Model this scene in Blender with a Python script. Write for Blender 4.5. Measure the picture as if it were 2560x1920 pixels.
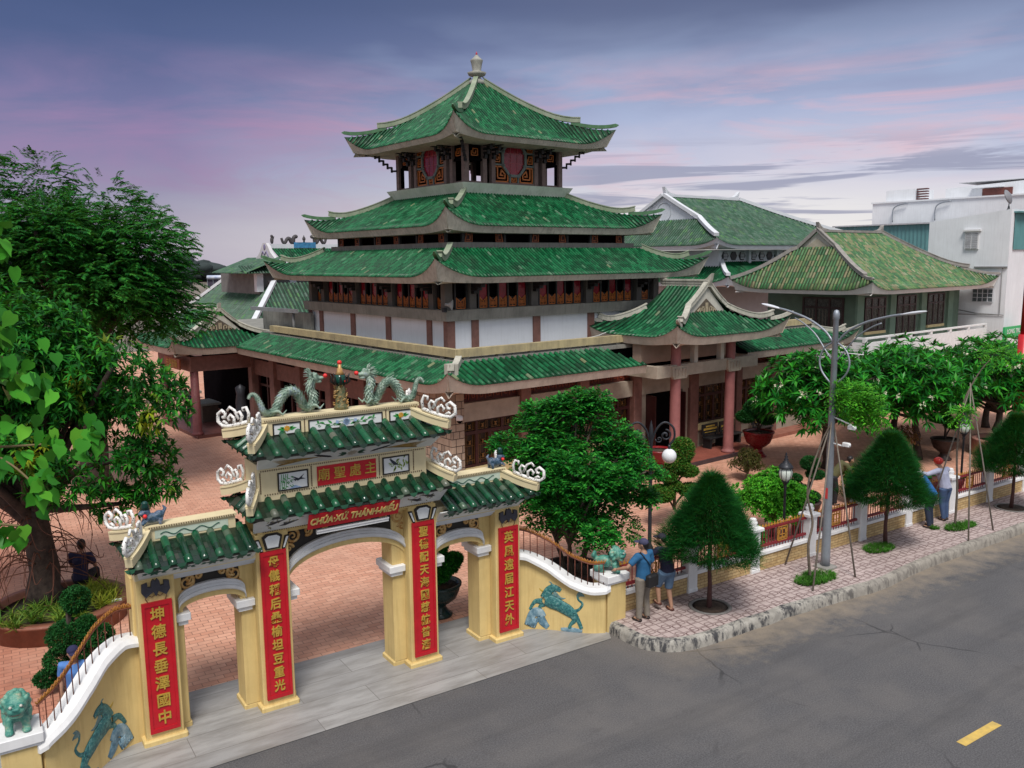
import bpy, bmesh, math, random
import numpy as np
from mathutils import Vector, Matrix, Quaternion
for o in list(bpy.data.objects): bpy.data.objects.remove(o)
SC = bpy.context.scene
COL = SC.collection
R = math.radians
PI = math.pi
# ---------------------------------------------------------------- camera
FW = Vector((0.542, 0.828, -0.144)); 
YAW, PITCH, ROLL = 33.186, 8.2808, -0.5854      # degrees: heading to the right of +Y, downward tilt, roll
HC = 7.6
cam = bpy.data.cameras.new('camera'); co = bpy.data.objects.new('camera', cam); COL.objects.link(co)
cam.sensor_width = 36; cam.lens = 36 * 2127.409 / 2560; cam.clip_start = .1; cam.clip_end = 3000
co.location = (0, 0, HC)
co.matrix_world = Matrix.Translation((0, 0, HC)) @ Matrix.Rotation(R(-YAW), 4, 'Z') @ Matrix.Rotation(R(90 - PITCH), 4, 'X') @ Matrix.Rotation(R(-ROLL * -1), 4, 'Z')
SC.camera = co
SC.view_settings.view_transform = 'Standard'; SC.view_settings.look = 'None'
SC.view_settings.exposure = 0.0; SC.view_settings.gamma = 1
# ---------------------------------------------------------------- node helper
class NT:
    def __init__(s, tree): s.t = tree; s.n = tree.nodes; s.l = tree.links
    def new(s, ty, **kw):
        n = s.n.new(ty)
        for k, v in kw.items():
            if k.startswith('i_'):
                key = k[2:]; key = int(key) if key.isdigit() else key.replace('_', ' ')
                s.set(n.inputs[key], v)
            else: setattr(n, k, v)
        return n
    def set(s, sock, v):
        if hasattr(v, 'is_linked') or isinstance(v, bpy.types.NodeSocket): s.l.new(v, sock)
        elif isinstance(v, bpy.types.Node): s.l.new(v.outputs[0], sock)
        else:
            if sock.type == 'RGBA' and len(v) == 3: v = (*v, 1)
            sock.default_value = v
    def math(s, op, a, b=None, c=None, clamp=False):
        n = s.n.new('ShaderNodeMath'); n.operation = op; n.use_clamp = clamp
        for i, x in enumerate((a, b, c)):
            if x is not None: s.set(n.inputs[i], x)
        return n.outputs[0]
    def mix(s, f, a, b, mode='MIX'):
        n = s.n.new('ShaderNodeMix'); n.data_type = 'RGBA'; n.blend_type = mode; n.clamp_factor = True
        s.set(n.inputs[0], f); s.set(n.inputs[6], a); s.set(n.inputs[7], b)
        return n.outputs[2]
    def ramp(s, f, pts, interp='LINEAR'):
        n = s.n.new('ShaderNodeValToRGB'); n.color_ramp.interpolation = interp
        el = n.color_ramp.elements
        while len(el) > 1: el.remove(el[-1])
        el[0].position = pts[0][0]; c = pts[0][1]; el[0].color = (*c, 1) if len(c) == 3 else c
        for p, c in pts[1:]:
            e = el.new(p); e.color = (*c, 1) if len(c) == 3 else c
        s.set(n.inputs[0], f); return n.outputs[0]
    def mr(s, f, a, b, c=0., d=1.):
        n = s.n.new('ShaderNodeMapRange'); n.clamp = True
        s.set(n.inputs[0], f)
        for i, x in zip((1, 2, 3, 4), (a, b, c, d)): s.set(n.inputs[i], x)
        return n.outputs[0]
    def noise(s, vec, scale, detail=4, rough=.55, dist=0):
        n = s.n.new('ShaderNodeTexNoise'); s.set(n.inputs['Vector'], vec)
        n.inputs['Scale'].default_value = scale; n.inputs['Detail'].default_value = detail
        n.inputs['Roughness'].default_value = rough; n.inputs['Distortion'].default_value = dist
        return n.outputs[0]
    def mapping(s, vec, scale=(1, 1, 1), rot=(0, 0, 0), loc=(0, 0, 0)):
        n = s.n.new('ShaderNodeMapping'); s.set(n.inputs[0], vec)
        n.inputs[1].default_value = loc; n.inputs[2].default_value = rot; n.inputs[3].default_value = scale
        return n.outputs[0]
def srgb(r, g, b):
    f = lambda c: (c / 255 / 12.92) if c / 255 <= .04045 else ((c / 255 + .055) / 1.055) ** 2.4
    return (f(r), f(g), f(b))
# ---------------------------------------------------------------- sky
SUN_EL, SUN_AZ = 58.0, 212.0      # degrees; azimuth clockwise from +Y
W = bpy.data.worlds.new('World'); SC.world = W; W.use_nodes = True
def make_sky():
    T = NT(W.node_tree); T.n.clear()
    out = T.new('ShaderNodeOutputWorld'); bg = T.new('ShaderNodeBackground')
    ns = T.new('ShaderNodeTexSky'); ns.sky_type = 'NISHITA'; ns.sun_disc = False
    ns.sun_elevation = R(SUN_EL); ns.sun_rotation = R(SUN_AZ)
    tc = T.new('ShaderNodeTexCoord')
    d = T.mapping(tc.outputs['Generated'], rot=(0, 0, R(YAW)))        # +Y of d is the street's view over the temple
    sx = T.new('ShaderNodeSeparateXYZ', i_0=d); x, y, z = sx.outputs
    # flattened cloud-sheet coordinates: direction projected on a high layer
    big = T.noise(T.mapping(d, scale=(1.2, 1.2, 5.0), rot=(0, R(12), 0)), 2.2, 6, .58, .35)
    el = T.math('ADD', z, T.math('MULTIPLY', T.math('SUBTRACT', big, .5), .07))
    left = T.ramp(el, [(0, srgb(176, 168, 186)), (.05, srgb(160, 152, 174)), (.11, srgb(124, 120, 158)), (.17, srgb(106, 104, 148)), (.23, srgb(72, 84, 128)), (.29, srgb(54, 70, 112)), (.36, srgb(50, 64, 104))])
    right = T.ramp(el, [(0, srgb(240, 236, 232)), (.05, srgb(228, 224, 226)), (.10, srgb(205, 200, 216)), (.15, srgb(168, 176, 206)), (.20, srgb(124, 132, 168)), (.26, srgb(90, 98, 132)), (.36, srgb(84, 90, 120))])
    fx = T.mr(T.math('ADD', x, T.math('MULTIPLY', T.math('SUBTRACT', big, .5), .35)), -.36, .12)
    c = T.mix(fx, left, right)
    # lighter blue veil in the middle
    v = T.noise(T.mapping(d, scale=(1.3, 1.3, 5.5), rot=(0, R(8), 0), loc=(3.1, 0, .4)), 2.2, 4, .5, .3)
    vm = T.math('MULTIPLY', T.math('MULTIPLY', T.mr(v, .45, .66), T.mr(x, -.36, -.1)), T.math('MULTIPLY', T.mr(z, .05, .10), T.mr(z, .27, .19)))
    c = T.mix(T.math('MULTIPLY', vm, .75), c, srgb(164, 178, 208))
    # rosy bands, rising to the right
    p = T.noise(T.mapping(d, scale=(1.25, 1.25, 7.5), rot=(0, R(13), 0), loc=(.9, 0, 1.75)), 2.3, 7, .6, .55)
    pm = T.math('MULTIPLY', T.mr(p, T.mr(x, -.5, 0, .40, .47), .64), T.math('MULTIPLY', T.mr(T.math('SUBTRACT', z, T.math('MULTIPLY', T.mr(x, 0, .3), .03)), .04, .085), T.mr(z, .23, .15)))
    pink = T.mix(T.mr(x, -.35, .25), srgb(150, 118, 160), srgb(232, 178, 186))
    c = T.mix(T.math('MULTIPLY', pm, .8), c, pink)
    # thin grey-lilac streaks near the horizon on the right
    st = T.noise(T.mapping(d, scale=(1.2, 1.2, 24), rot=(0, R(3), 0), loc=(5, 0, 2)), 2.6, 5, .6, .7)
    sm = T.math('MULTIPLY', T.mr(st, .49, .57), T.math('MULTIPLY', T.mr(z, -.01, .03), T.mr(z, .135, .10)))
    sm = T.math('MULTIPLY', sm, T.mr(x, -.05, .1))
    c = T.mix(T.math('MULTIPLY', sm, .85), c, srgb(146, 146, 172))
    # the open, bright overcast overhead and behind the viewer
    over = T.mix(T.noise(d, 3, 5, .6), (.44, .47, .55), (.74, .75, .81))
    c = T.mix(T.math('MAXIMUM', T.mr(z, .34, .62), T.mr(y, .1, -.35)), c, over)
    c = T.mix(T.mr(z, -.01, -.06), c, (.22, .2, .2))
    ad = T.new('ShaderNodeAddShader'); T.set(bg.inputs[0], c); bg.inputs[1].default_value = SKY_STRENGTH
    bg2 = T.new('ShaderNodeBackground'); T.set(bg2.inputs[0], ns.outputs[0]); bg2.inputs[1].default_value = .012
    T.l.new(bg.outputs[0], ad.inputs[0]); T.l.new(bg2.outputs[0], ad.inputs[1])
    T.l.new(ad.outputs[0], out.inputs[0])
SKY_STRENGTH = .97
make_sky()
sun = bpy.data.lights.new('sun', 'SUN'); sun.energy = 3.5; sun.angle = R(18); sun.color = (1, .96, .9)
so = bpy.data.objects.new('sun', sun); COL.objects.link(so); so.location = (0, 0, 40)
so.rotation_euler = (R(90 - SUN_EL), 0, R(180 - SUN_AZ))
# ---------------------------------------------------------------- object helpers
DT = R(5.3782)
ORG = {}
def rotz(p, a): c, s = math.cos(a), math.sin(a); return Vector((p[0] * c - p[1] * s, p[0] * s + p[1] * c, p[2]))
def tag(o, label=None, cat=None, group=None, kind=None):
    if label: o['label'] = label
    if cat: o['category'] = cat
    if group: o['group'] = group
    if kind: o['kind'] = kind
    return o
def thing(name, label, cat, loc=(0, 0, 0), rz=0, group=None, fr=0, local=False):
    """Empty at the thing's base; fr=1 puts it in the temple's axes; parts are given in those axes (or local ones)."""
    o = bpy.data.objects.new(name, None); COL.objects.link(o); o.empty_display_size = .2
    o.location = rotz(loc, DT * fr); o.rotation_euler = (0, 0, DT * fr + rz)
    ORG[o] = Vector((0, 0, 0)) if local else Vector(loc)
    return tag(o, label, cat, group)
def setkind(o, k): o['kind'] = k; return o
class MB:
    def __init__(s): s.v = []; s.f = []; s.s = []; s.uv = []; s.m = []
    def add(s, vs, fs, smooth=False, uv=None, mi=0):
        b = len(s.v); s.v.extend(tuple(p) for p in vs)
        for i, f in enumerate(fs):
            s.f.append([b + k for k in f]); s.s.append(smooth); s.m.append(mi)
            s.uv.append(uv[i] if uv else None)
        return s
    def box(s, a, b, mi=0):
        x0, y0, z0 = a; x1, y1, z1 = b
        return s.add([(x0, y0, z0), (x1, y0, z0), (x1, y1, z0), (x0, y1, z0), (x0, y0, z1), (x1, y0, z1), (x1, y1, z1), (x0, y1, z1)],
              [(0, 3, 2, 1), (4, 5, 6, 7), (0, 1, 5, 4), (1, 2, 6, 5), (2, 3, 7, 6), (3, 0, 4, 7)], mi=mi)
    def bbox(s, a, b, bev=.01):
        """box with chamfered vertical and top edges"""
        x0, y0, z0 = a; x1, y1, z1 = b; e = bev
        ring = lambda z, i: [(x0 + e + i, y0 + i, z), (x1 - e - i, y0 + i, z), (x1 - i, y0 + e + i, z), (x1 - i, y1 - e - i, z), (x1 - e - i, y1 - i, z), (x0 + e + i, y1 - i, z), (x0 + i, y1 - e - i, z), (x0 + i, y0 + e + i, z)]
        v = ring(z0, 0) + ring(z1 - e, 0) + ring(z1, e)
        f = [tuple(range(7, -1, -1)), tuple(range(16, 24))]
        for k in (0, 8):
            f += [(k + i, k + (i + 1) % 8, k + 8 + (i + 1) % 8, k + 8 + i) for i in range(8)]
        return s.add(v, f)
    def xf(s, Mx, start=0):
        for i in range(start, len(s.v)): s.v[i] = tuple(Mx @ Vector(s.v[i]))
        return s
    def tube(s, pts, r, n=8, cap=True, smooth=True, sq=(1, 1)):
        pts = [Vector(p) for p in pts]; m = len(pts)
        rr = r if isinstance(r, (list, tuple)) else [r] * m
        up = Vector((0, 0, 1)); vs = []; N = None
        for i, p in enumerate(pts):
            t = (pts[min(i + 1, m - 1)] - pts[max(i - 1, 0)]).normalized()
            if N is None: N = t.cross(up if abs(t.z) < .95 else Vector((1, 0, 0))).normalized()
            else:
                N = (N - t * N.dot(t)); N = N.normalized() if N.length > 1e-6 else t.orthogonal().normalized()
            B = t.cross(N)
            for k in range(n):
                a = 2 * PI * k / n; vs.append(p + (N * math.cos(a) * sq[0] + B * math.sin(a) * sq[1]) * rr[i])
        fs = [(i * n + k, i * n + (k + 1) % n, (i + 1) * n + (k + 1) % n, (i + 1) * n + k) for i in range(m - 1) for k in range(n)]
        if cap: fs += [tuple(range(n - 1, -1, -1)), tuple(range((m - 1) * n, m * n))]
        return s.add(vs, fs, smooth)
    def lathe(s, prof, c=(0, 0, 0), n=20, smooth=True, sq=1.):
        vs = [(c[0] + r * math.cos(2 * PI * k / n), c[1] + r * sq * math.sin(2 * PI * k / n), c[2] + z) for r, z in prof for k in range(n)]
        m = len(prof)
        fs = [(i * n + k, i * n + (k + 1) % n, (i + 1) * n + (k + 1) % n, (i + 1) * n + k) for i in range(m - 1) for k in range(n)]
        if prof[0][0] > 1e-4: fs.append(tuple(range(n - 1, -1, -1)))
        if prof[-1][0] > 1e-4: fs.append(tuple(range((m - 1) * n, m * n)))
        return s.add(vs, fs, smooth)
    def ball(s, c, r, n=12, m=8):
        r = (r, r, r) if isinstance(r, (int, float)) else r
        b = len(s.v); s.lathe([(math.sin(PI * i / m), -math.cos(PI * i / m)) for i in range(m + 1)], n=n)
        for i in range(b, len(s.v)):
            p = s.v[i]; s.v[i] = (c[0] + p[0] * r[0], c[1] + p[1] * r[1], c[2] + p[2] * r[2])
        return s
    def prism(s, poly, o, U, V, N, d):
        """polygon (u,v) in the plane at o spanned by U,V, from o to o+N*d"""
        o, U, V, N = Vector(o), Vector(U), Vector(V), Vector(N); n = len(poly)
        a = [o + U * p[0] + V * p[1] for p in poly]; b = [p + N * d for p in a]
        A = sum(poly[i][0] * poly[(i + 1) % n][1] - poly[(i + 1) % n][0] * poly[i][1] for i in range(n))
        fl = (A > 0) == (U.cross(V).dot(N) * d > 0)
        fs = [tuple(range(n - 1, -1, -1)), tuple(range(n, 2 * n))] + [(i, (i + 1) % n, n + (i + 1) % n, n + i) for i in range(n)]
        if not fl: fs = [tuple(reversed(f)) for f in fs]
        return s.add(a + b, fs)
    def sweep(s, pts, w, h, up=(0, 0, 1), w2=None, lift=0, closed=False):
        """rectangular bar: width w (horizontal), height h above the path"""
        pts = [Vector(p) for p in pts]; m = len(pts); up = Vector(up); vs = []
        for i, p in enumerate(pts):
            if closed: t = (pts[(i + 1) % m] - pts[i - 1]).normalized()
            else: t = (pts[min(i + 1, m - 1)] - pts[max(i - 1, 0)]).normalized()
            sd = t.cross(up).normalized(); hh = h[i] if isinstance(h, (list, tuple)) else h; ww = w[i] if isinstance(w, (list, tuple)) else w
            u2 = sd.cross(t).normalized()
            tw = (w2 if w2 is not None else ww)
            vs += [p - sd * ww / 2 + u2 * lift, p + sd * ww / 2 + u2 * lift, p + sd * tw / 2 + u2 * (hh + lift), p - sd * tw / 2 + u2 * (hh + lift)]
        mm = m if closed else m - 1
        fs = [(i * 4 + k, i * 4 + (k + 1) % 4, ((i + 1) % m) * 4 + (k + 1) % 4, ((i + 1) % m) * 4 + k) for i in range(mm) for k in range(4)]
        if not closed: fs += [(3, 2, 1, 0), tuple((m - 1) * 4 + k for k in range(4))]
        return s.add(vs, fs)
    def strokes(s, lines, o, U, V, w, N, d):
        """flat bars following 2D polylines in a plane"""
        U, V, N = Vector(U), Vector(V), Vector(N)
        for ln in lines:
            for (x0, y0), (x1, y1) in zip(ln[:-1], ln[1:]):
                dx, dy = x1 - x0, y1 - y0; L = math.hypot(dx, dy)
                if L < 1e-6: continue
                ux, uy = dx / L * w / 2, dy / L * w / 2
                s.prism([(x0 - ux + uy, y0 - uy - ux), (x1 + ux + uy, y1 + uy - ux), (x1 + ux - uy, y1 + uy + ux), (x0 - ux - uy, y0 - uy + ux)], o, U, V, N, d)
        return s
    def build(s, name, mat, parent=None, org=None, label=None):
        me = bpy.data.meshes.new(name); O = Vector(org) if org is not None else (ORG[parent] if parent is not None else Vector((0, 0, 0)))
        me.from_pydata([(p[0] - O[0], p[1] - O[1], p[2] - O[2]) for p in s.v], [], s.f)
        if s.f: me.polygons.foreach_set('use_smooth', s.s)
        if any(u is not None for u in s.uv):
            ul = me.uv_layers.new(name='UVMap'); k = 0; arr = []
            for f, u in zip(s.f, s.uv):
                arr.extend(u if u is not None else [(0, 0)] * len(f))
            ul.data.foreach_set('uv', [c for p in arr for c in p])
        for m in (mat if isinstance(mat, (list, tuple)) else [mat]): me.materials.append(m)
        if isinstance(mat, (list, tuple)): me.polygons.foreach_set('material_index', s.m)
        bm = bmesh.new(); bm.from_mesh(me)
        if len(bm.verts) < 60000: bmesh.ops.recalc_face_normals(bm, faces=bm.faces); bm.to_mesh(me)
        bm.free()
        o = bpy.data.objects.new(name, me); COL.objects.link(o)
        if parent is not None:
            o.parent = parent; ORG[o] = O
        elif org is not None: o.location = O
        if label: o['label'] = label
        return o
def children(o): return [c for c in bpy.data.objects if c.parent == o]
def copy_tree(o, parent=None):
    c = o.copy(); COL.objects.link(c)
    if parent is not None: c.parent = parent
    for ch in children(o): copy_tree(ch, c)
    return c
def bake(o):
    """replace an object's mesh by its modified one"""
    dg = bpy.context.evaluated_depsgraph_get(); dg.update()
    me = bpy.data.meshes.new_from_object(o.evaluated_get(dg), depsgraph=dg)
    o.modifiers.clear(); o.data = me
    return o
def text_mesh(name, body, size, mat, parent, M4, extrude=.006, offset=0., align='CENTER', spacing=1., xs=1.):
    cu = bpy.data.curves.new(name, 'FONT'); cu.body = body; cu.size = size; cu.extrude = extrude; cu.offset = offset
    cu.align_x = align; cu.align_y = 'CENTER'; cu.space_line = spacing; cu.resolution_u = 3
    t = bpy.data.objects.new(name, cu); COL.objects.link(t)
    dg = bpy.context.evaluated_depsgraph_get(); dg.update()
    me = bpy.data.meshes.new_from_object(t.evaluated_get(dg), depsgraph=dg)
    bpy.data.objects.remove(t); bpy.data.curves.remove(cu)
    me.transform(M4 @ Matrix.Diagonal((xs, 1, 1, 1))); me.materials.clear(); me.materials.append(mat)
    o = bpy.data.objects.new(name, me); COL.objects.link(o)
    if parent is not None:
        o.parent = parent; me.transform(Matrix.Translation(-ORG[parent])); ORG[o] = ORG[parent]
    return o
def plane_mat(o, U, V):
    U, V = Vector(U).normalized(), Vector(V).normalized(); N = U.cross(V)
    return Matrix(((U.x, V.x, N.x, o[0]), (U.y, V.y, N.y, o[1]), (U.z, V.z, N.z, o[2]), (0, 0, 0, 1)))
# ---------------------------------------------------------------- materials
MATS = {}
def M(name, col, rough=.75, var=.25, scale=4., col2=None, bump=.0, bscale=40., metal=0, spec=.4, streak=0., sccol=None, coat=0, emit=None, fine=0.):
    if name in MATS: return MATS[name]
    m = bpy.data.materials.new(name); m.use_nodes = True; T = NT(m.node_tree); p = T.n['Principled BSDF']
    tc = T.new('ShaderNodeTexCoord').outputs['Object']
    c2 = col2 or tuple(x * (1 - var) for x in col)
    c = T.mix(T.mr(T.noise(tc, scale, 5, .6), .35, .68), col, c2)
    if fine: c = T.mix(T.math('MULTIPLY', T.mr(T.noise(tc, bscale * 1.3, 3, .7), .42, .7), fine), c, tuple(x * .45 for x in col))
    if streak:
        sn = T.noise(T.mapping(tc, scale=(5, 5, .35)), 2.2, 5, .65)
        c = T.mix(T.math('MULTIPLY', T.mr(sn, .48, .74), streak), c, sccol or tuple(x * .3 for x in col))
    T.set(p.inputs['Base Color'], c); T.set(p.inputs['Roughness'], T.mr(T.noise(tc, scale * 3, 3), .3, .7, max(rough - .1, .02), min(rough + .1, 1.)))
    p.inputs['Metallic'].default_value = metal; p.inputs['Specular IOR Level'].default_value = spec
    if coat: p.inputs['Coat Weight'].default_value = coat; p.inputs['Coat Roughness'].default_value = .15
    if emit: p.inputs['Emission Color'].default_value = (*emit[0], 1); p.inputs['Emission Strength'].default_value = emit[1]
    if bump:
        b = T.new('ShaderNodeBump'); b.inputs['Strength'].default_value = bump; b.inputs['Distance'].default_value = .02
        T.set(b.inputs['Height'], T.noise(tc, bscale, 4, .6)); T.l.new(b.outputs[0], p.inputs['Normal'])
    MATS[name] = m; return m
def tile_mat(name, ramp, rough=.3, dirt_shade=(.05, .05, .035), dirtamt=.35, spec=.5):
    """glazed barrel tiles: UV x = row number, UV y = tile number up the slope"""
    if name in MATS: return MATS[name]
    m = bpy.data.materials.new(name); m.use_nodes = True; T = NT(m.node_tree); p = T.n['Principled BSDF']
    tcn = T.new('ShaderNodeTexCoord'); uv = tcn.outputs['UV']; ob = tcn.outputs['Object']
    fl = T.new('ShaderNodeVectorMath', operation='FLOOR'); T.set(fl.inputs[0], uv)
    wn = T.new('ShaderNodeTexWhiteNoise', noise_dimensions='2D'); T.set(wn.inputs[0], fl.outputs[0])
    c = T.ramp(wn.outputs[0], ramp)
    n1 = T.noise(ob, .9, 4, .6); n2 = T.noise(ob, 9, 4, .65)
    c = T.mix(T.math('MULTIPLY', T.mr(n1, .45, .75), dirtamt), c, dirt_shade)
    c = T.mix(T.math('MULTIPLY', T.mr(n2, .55, .75), dirtamt * .8), c, dirt_shade)
    sp = T.new('ShaderNodeSeparateXYZ'); T.set(sp.inputs[0], uv); fr = T.math('FRACT', sp.outputs[1])
    c = T.mix(T.math('MULTIPLY', T.mr(fr, .12, .0), .6), c, tuple(x * .4 for x in dirt_shade))
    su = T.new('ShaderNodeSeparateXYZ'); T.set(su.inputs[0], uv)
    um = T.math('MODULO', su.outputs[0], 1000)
    T.set(p.inputs['Base Color'], T.mix(T.math('MULTIPLY', T.math('GREATER_THAN', um, 500), .72), c, tuple(x * .22 for x in dirt_shade)))  # pans coloured dark: painted shade in the gaps between barrel rows
    T.set(p.inputs['Roughness'], T.math('ADD', T.mr(wn.outputs[0], 0, 1, rough - .08, rough + .14), T.mr(n1, .4, .8, 0, .25)))
    p.inputs['Specular IOR Level'].default_value = spec
    b = T.new('ShaderNodeBump'); b.inputs['Strength'].default_value = .6; b.inputs['Distance'].default_value = .02
    T.set(b.inputs['Height'], T.math('ADD', T.math('MULTIPLY', fr, -1.), T.math('MULTIPLY', n2, .5))); T.l.new(b.outputs[0], p.inputs['Normal'])
    MATS[name] = m; return m
def leaf_mat(name, cols, rough=.5, trans=.25, patch=None):
    if name in MATS: return MATS[name]
    m = bpy.data.materials.new(name); m.use_nodes = True; T = NT(m.node_tree); p = T.n['Principled BSDF']; out = T.n['Material Output']
    g = T.new('ShaderNodeNewGeometry'); tc = T.new('ShaderNodeTexCoord').outputs['Object']
    n = len(cols); c = T.ramp(g.outputs['Random Per Island'], [(i / (n - 1), x) for i, x in enumerate(cols)])
    cl = T.noise(tc, 1.1, 3, .5)
    if patch: c = T.mix(T.mr(cl, patch[1], patch[2]), c, patch[0])
    hs = T.new('ShaderNodeHueSaturation'); T.set(hs.inputs['Value'], T.mr(T.noise(tc, 2.3, 2, .5), .3, .7, .65, 1.3)); T.set(hs.inputs['Color'], c); c = hs.outputs[0]
    T.set(p.inputs['Base Color'], c); p.inputs['Roughness'].default_value = rough; p.inputs['Specular IOR Level'].default_value = .12
    tr = T.new('ShaderNodeBsdfTranslucent'); T.set(tr.inputs[0], T.mix(.5, c, (.12, .3, .02)))
    mx = T.new('ShaderNodeMixShader'); mx.inputs[0].default_value = trans
    T.l.new(p.outputs[0], mx.inputs[1]); T.l.new(tr.outputs[0], mx.inputs[2]); T.l.new(mx.outputs[0], out.inputs[0])
    MATS[name] = m; return m
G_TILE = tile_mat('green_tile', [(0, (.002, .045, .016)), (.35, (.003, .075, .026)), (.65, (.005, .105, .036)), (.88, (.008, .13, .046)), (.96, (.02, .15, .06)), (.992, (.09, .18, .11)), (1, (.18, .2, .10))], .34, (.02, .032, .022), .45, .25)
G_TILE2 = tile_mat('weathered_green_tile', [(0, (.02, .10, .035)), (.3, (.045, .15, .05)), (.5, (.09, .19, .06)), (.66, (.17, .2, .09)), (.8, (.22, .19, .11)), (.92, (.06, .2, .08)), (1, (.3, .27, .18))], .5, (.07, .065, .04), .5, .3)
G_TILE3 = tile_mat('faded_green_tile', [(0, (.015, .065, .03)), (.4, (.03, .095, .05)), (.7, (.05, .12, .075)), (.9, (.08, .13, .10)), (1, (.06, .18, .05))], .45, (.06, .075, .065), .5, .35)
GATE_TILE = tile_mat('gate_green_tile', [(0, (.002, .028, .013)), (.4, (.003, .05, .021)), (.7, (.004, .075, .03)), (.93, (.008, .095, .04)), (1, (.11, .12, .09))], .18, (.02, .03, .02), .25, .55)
CONC = M('roof_concrete', (.50, .48, .41), .85, .3, 1.6, bump=.15, streak=.55, sccol=(.13, .125, .10), fine=.25)
CONC2 = M('grey_concrete', (.27, .265, .235), .88, .3, 1.6, bump=.15, streak=.5, sccol=(.09, .09, .08), fine=.3)
CONC_G = M('greenish_concrete', (.30, .33, .25), .85, .25, 1.3, col2=(.17, .23, .14), bump=.12, streak=.35, fine=.25)
SOFF = M('soffit', (.13, .12, .11), .9, .3, 2)
WHITEW = M('white_wall', (.66, .69, .74), .85, .10, .7, bump=.05, streak=.14, sccol=(.25, .27, .26), bscale=20)
PINKST = M('pink_granite', (.22, .105, .085), .7, .3, 5, col2=(.15, .075, .06), bump=.08, fine=.35, bscale=70)
GRANITE = M('speckled_granite', (.40, .34, .27), .8, .25, 3, bump=.06, fine=.45, bscale=60)
DKWOOD = M('dark_red_wood', (.05, .012, .012), .45, .4, 8)
BLACK = M('interior_dark', (.006, .005, .006), .9, .3, 3, spec=.0)  # near-black without sheen: the darkness of unlit interiors put into the colour
GOLD = M('gold_lattice', (.20, .10, .025), .42, .4, 14, metal=.25)
ORANGE = M('orange_fretwork', (.52, .15, .025), .5, .3, 10)
REDGLASS = M('red_glass', (.28, .012, .03), .15, .4, 2.5)
REDPAINT = M('red_lacquer', (.50, .010, .020), .42, .2, 3, fine=.1)
YELLOW = M('yellow_plaster', (.67, .50, .21), .8, .16, 1.6, bump=.08, streak=.5, sccol=(.40, .26, .09), bscale=30)
CREAM = M('cream_plaster', (.68, .58, .36), .8, .15, 2, bump=.06, streak=.15, sccol=(.35, .28, .15))
WHITEP = M('white_paint', (.74, .74, .74), .65, .12, 4, bump=.05, streak=.18, sccol=(.4, .38, .35))
WHITEP2 = M('grey_white_moulding', (.60, .61, .62), .6, .15, 4, bump=.04)
YSTONE = M('yellow_beam_stone', (.46, .38, .21), .85, .35, 2.5, col2=(.30, .25, .15), bump=.2, streak=.4, sccol=(.12, .10, .06), fine=.3)
LETTER = M('gold_lettering', (.56, .36, .06), .45, .3, 12, metal=.2)
GREENM = M('green_wall', (.11, .16, .115), .8, .2, 2)
METAL = M('galvanised_steel', (.30, .33, .37), .5, .15, 6, metal=.5)
IRONR = M('red_iron', (.22, .018, .025), .5, .25, 8)
RUST = M('rusty_iron', (.16, .045, .025), .6, .35, 12)
GOLDP = M('gold_paint', (.62, .30, .05), .45, .3, 14, metal=.2)
BARK = M('bark', (.07, .05, .04), .95, .5, 6, col2=(.025, .018, .016), bump=.8, bscale=18)
BARK2 = M('pale_bark', (.14, .11, .085), .95, .4, 7, bump=.6, bscale=20)
DARKMET = M('dark_metal', (.035, .037, .045), .5, .3, 10, metal=.4)
# ================================================================ the ground
def paver_mat():
    m = bpy.data.materials.new('terracotta_pavers'); m.use_nodes = True; T = NT(m.node_tree); p = T.n['Principled BSDF']
    tc = T.new('ShaderNodeTexCoord').outputs['Object']
    b = T.new('ShaderNodeTexBrick', offset=.5, offset_frequency=2); T.set(b.inputs['Vector'], T.mapping(tc, rot=(0, 0, R(2))))
    b.inputs['Scale'].default_value = 1; b.inputs['Mortar Size'].default_value = .008; b.inputs['Brick Width'].default_value = .28; b.inputs['Row Height'].default_value = .15
    b.inputs['Mortar Smooth'].default_value = .3; b.inputs['Bias'].default_value = 0
    b.inputs['Color1'].default_value = (.52, .245, .16, 1); b.inputs['Color2'].default_value = (.64, .34, .235, 1); b.inputs['Mortar'].default_value = (.20, .10, .065, 1)
    sx = T.new('ShaderNodeSeparateXYZ', i_0=tc)
    n = T.noise(tc, .35, 5, .6); n2 = T.noise(tc, 2.5, 4, .6)
    c = T.mix(T.math('MULTIPLY', T.mr(n, .4, .7), .5), b.outputs[0], (.50, .30, .22))
    c = T.mix(T.math('MULTIPLY', T.mr(n2, .5, .75), .4), c, (.30, .15, .10)); c = T.mix(T.math('MULTIPLY', T.mr(T.noise(tc, .9, 6, .7), .56, .68), .4), c, (.27, .15, .11))
    # pavers turn darker and redder at the left end of the yard
    red = T.mr(T.math('ADD', sx.outputs[0], T.math('MULTIPLY', n, 2)), 3.0, 1.2)
    c = T.mix(T.math('MULTIPLY', red, .6), c, T.mix(1, c, (.62, .36, .30), 'MULTIPLY'))
    T.set(p.inputs['Base Color'], c); p.inputs['Roughness'].default_value = .8
    bp = T.new('ShaderNodeBump'); bp.inputs['Strength'].default_value = .4; bp.inputs['Distance'].default_value = .01; bp.invert = True
    T.set(bp.inputs['Height'], T.math('ADD', b.outputs[1], T.math('MULTIPLY', T.noise(tc, 60, 3), .3))); T.l.new(bp.outputs[0], p.inputs['Normal'])
    return m
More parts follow.
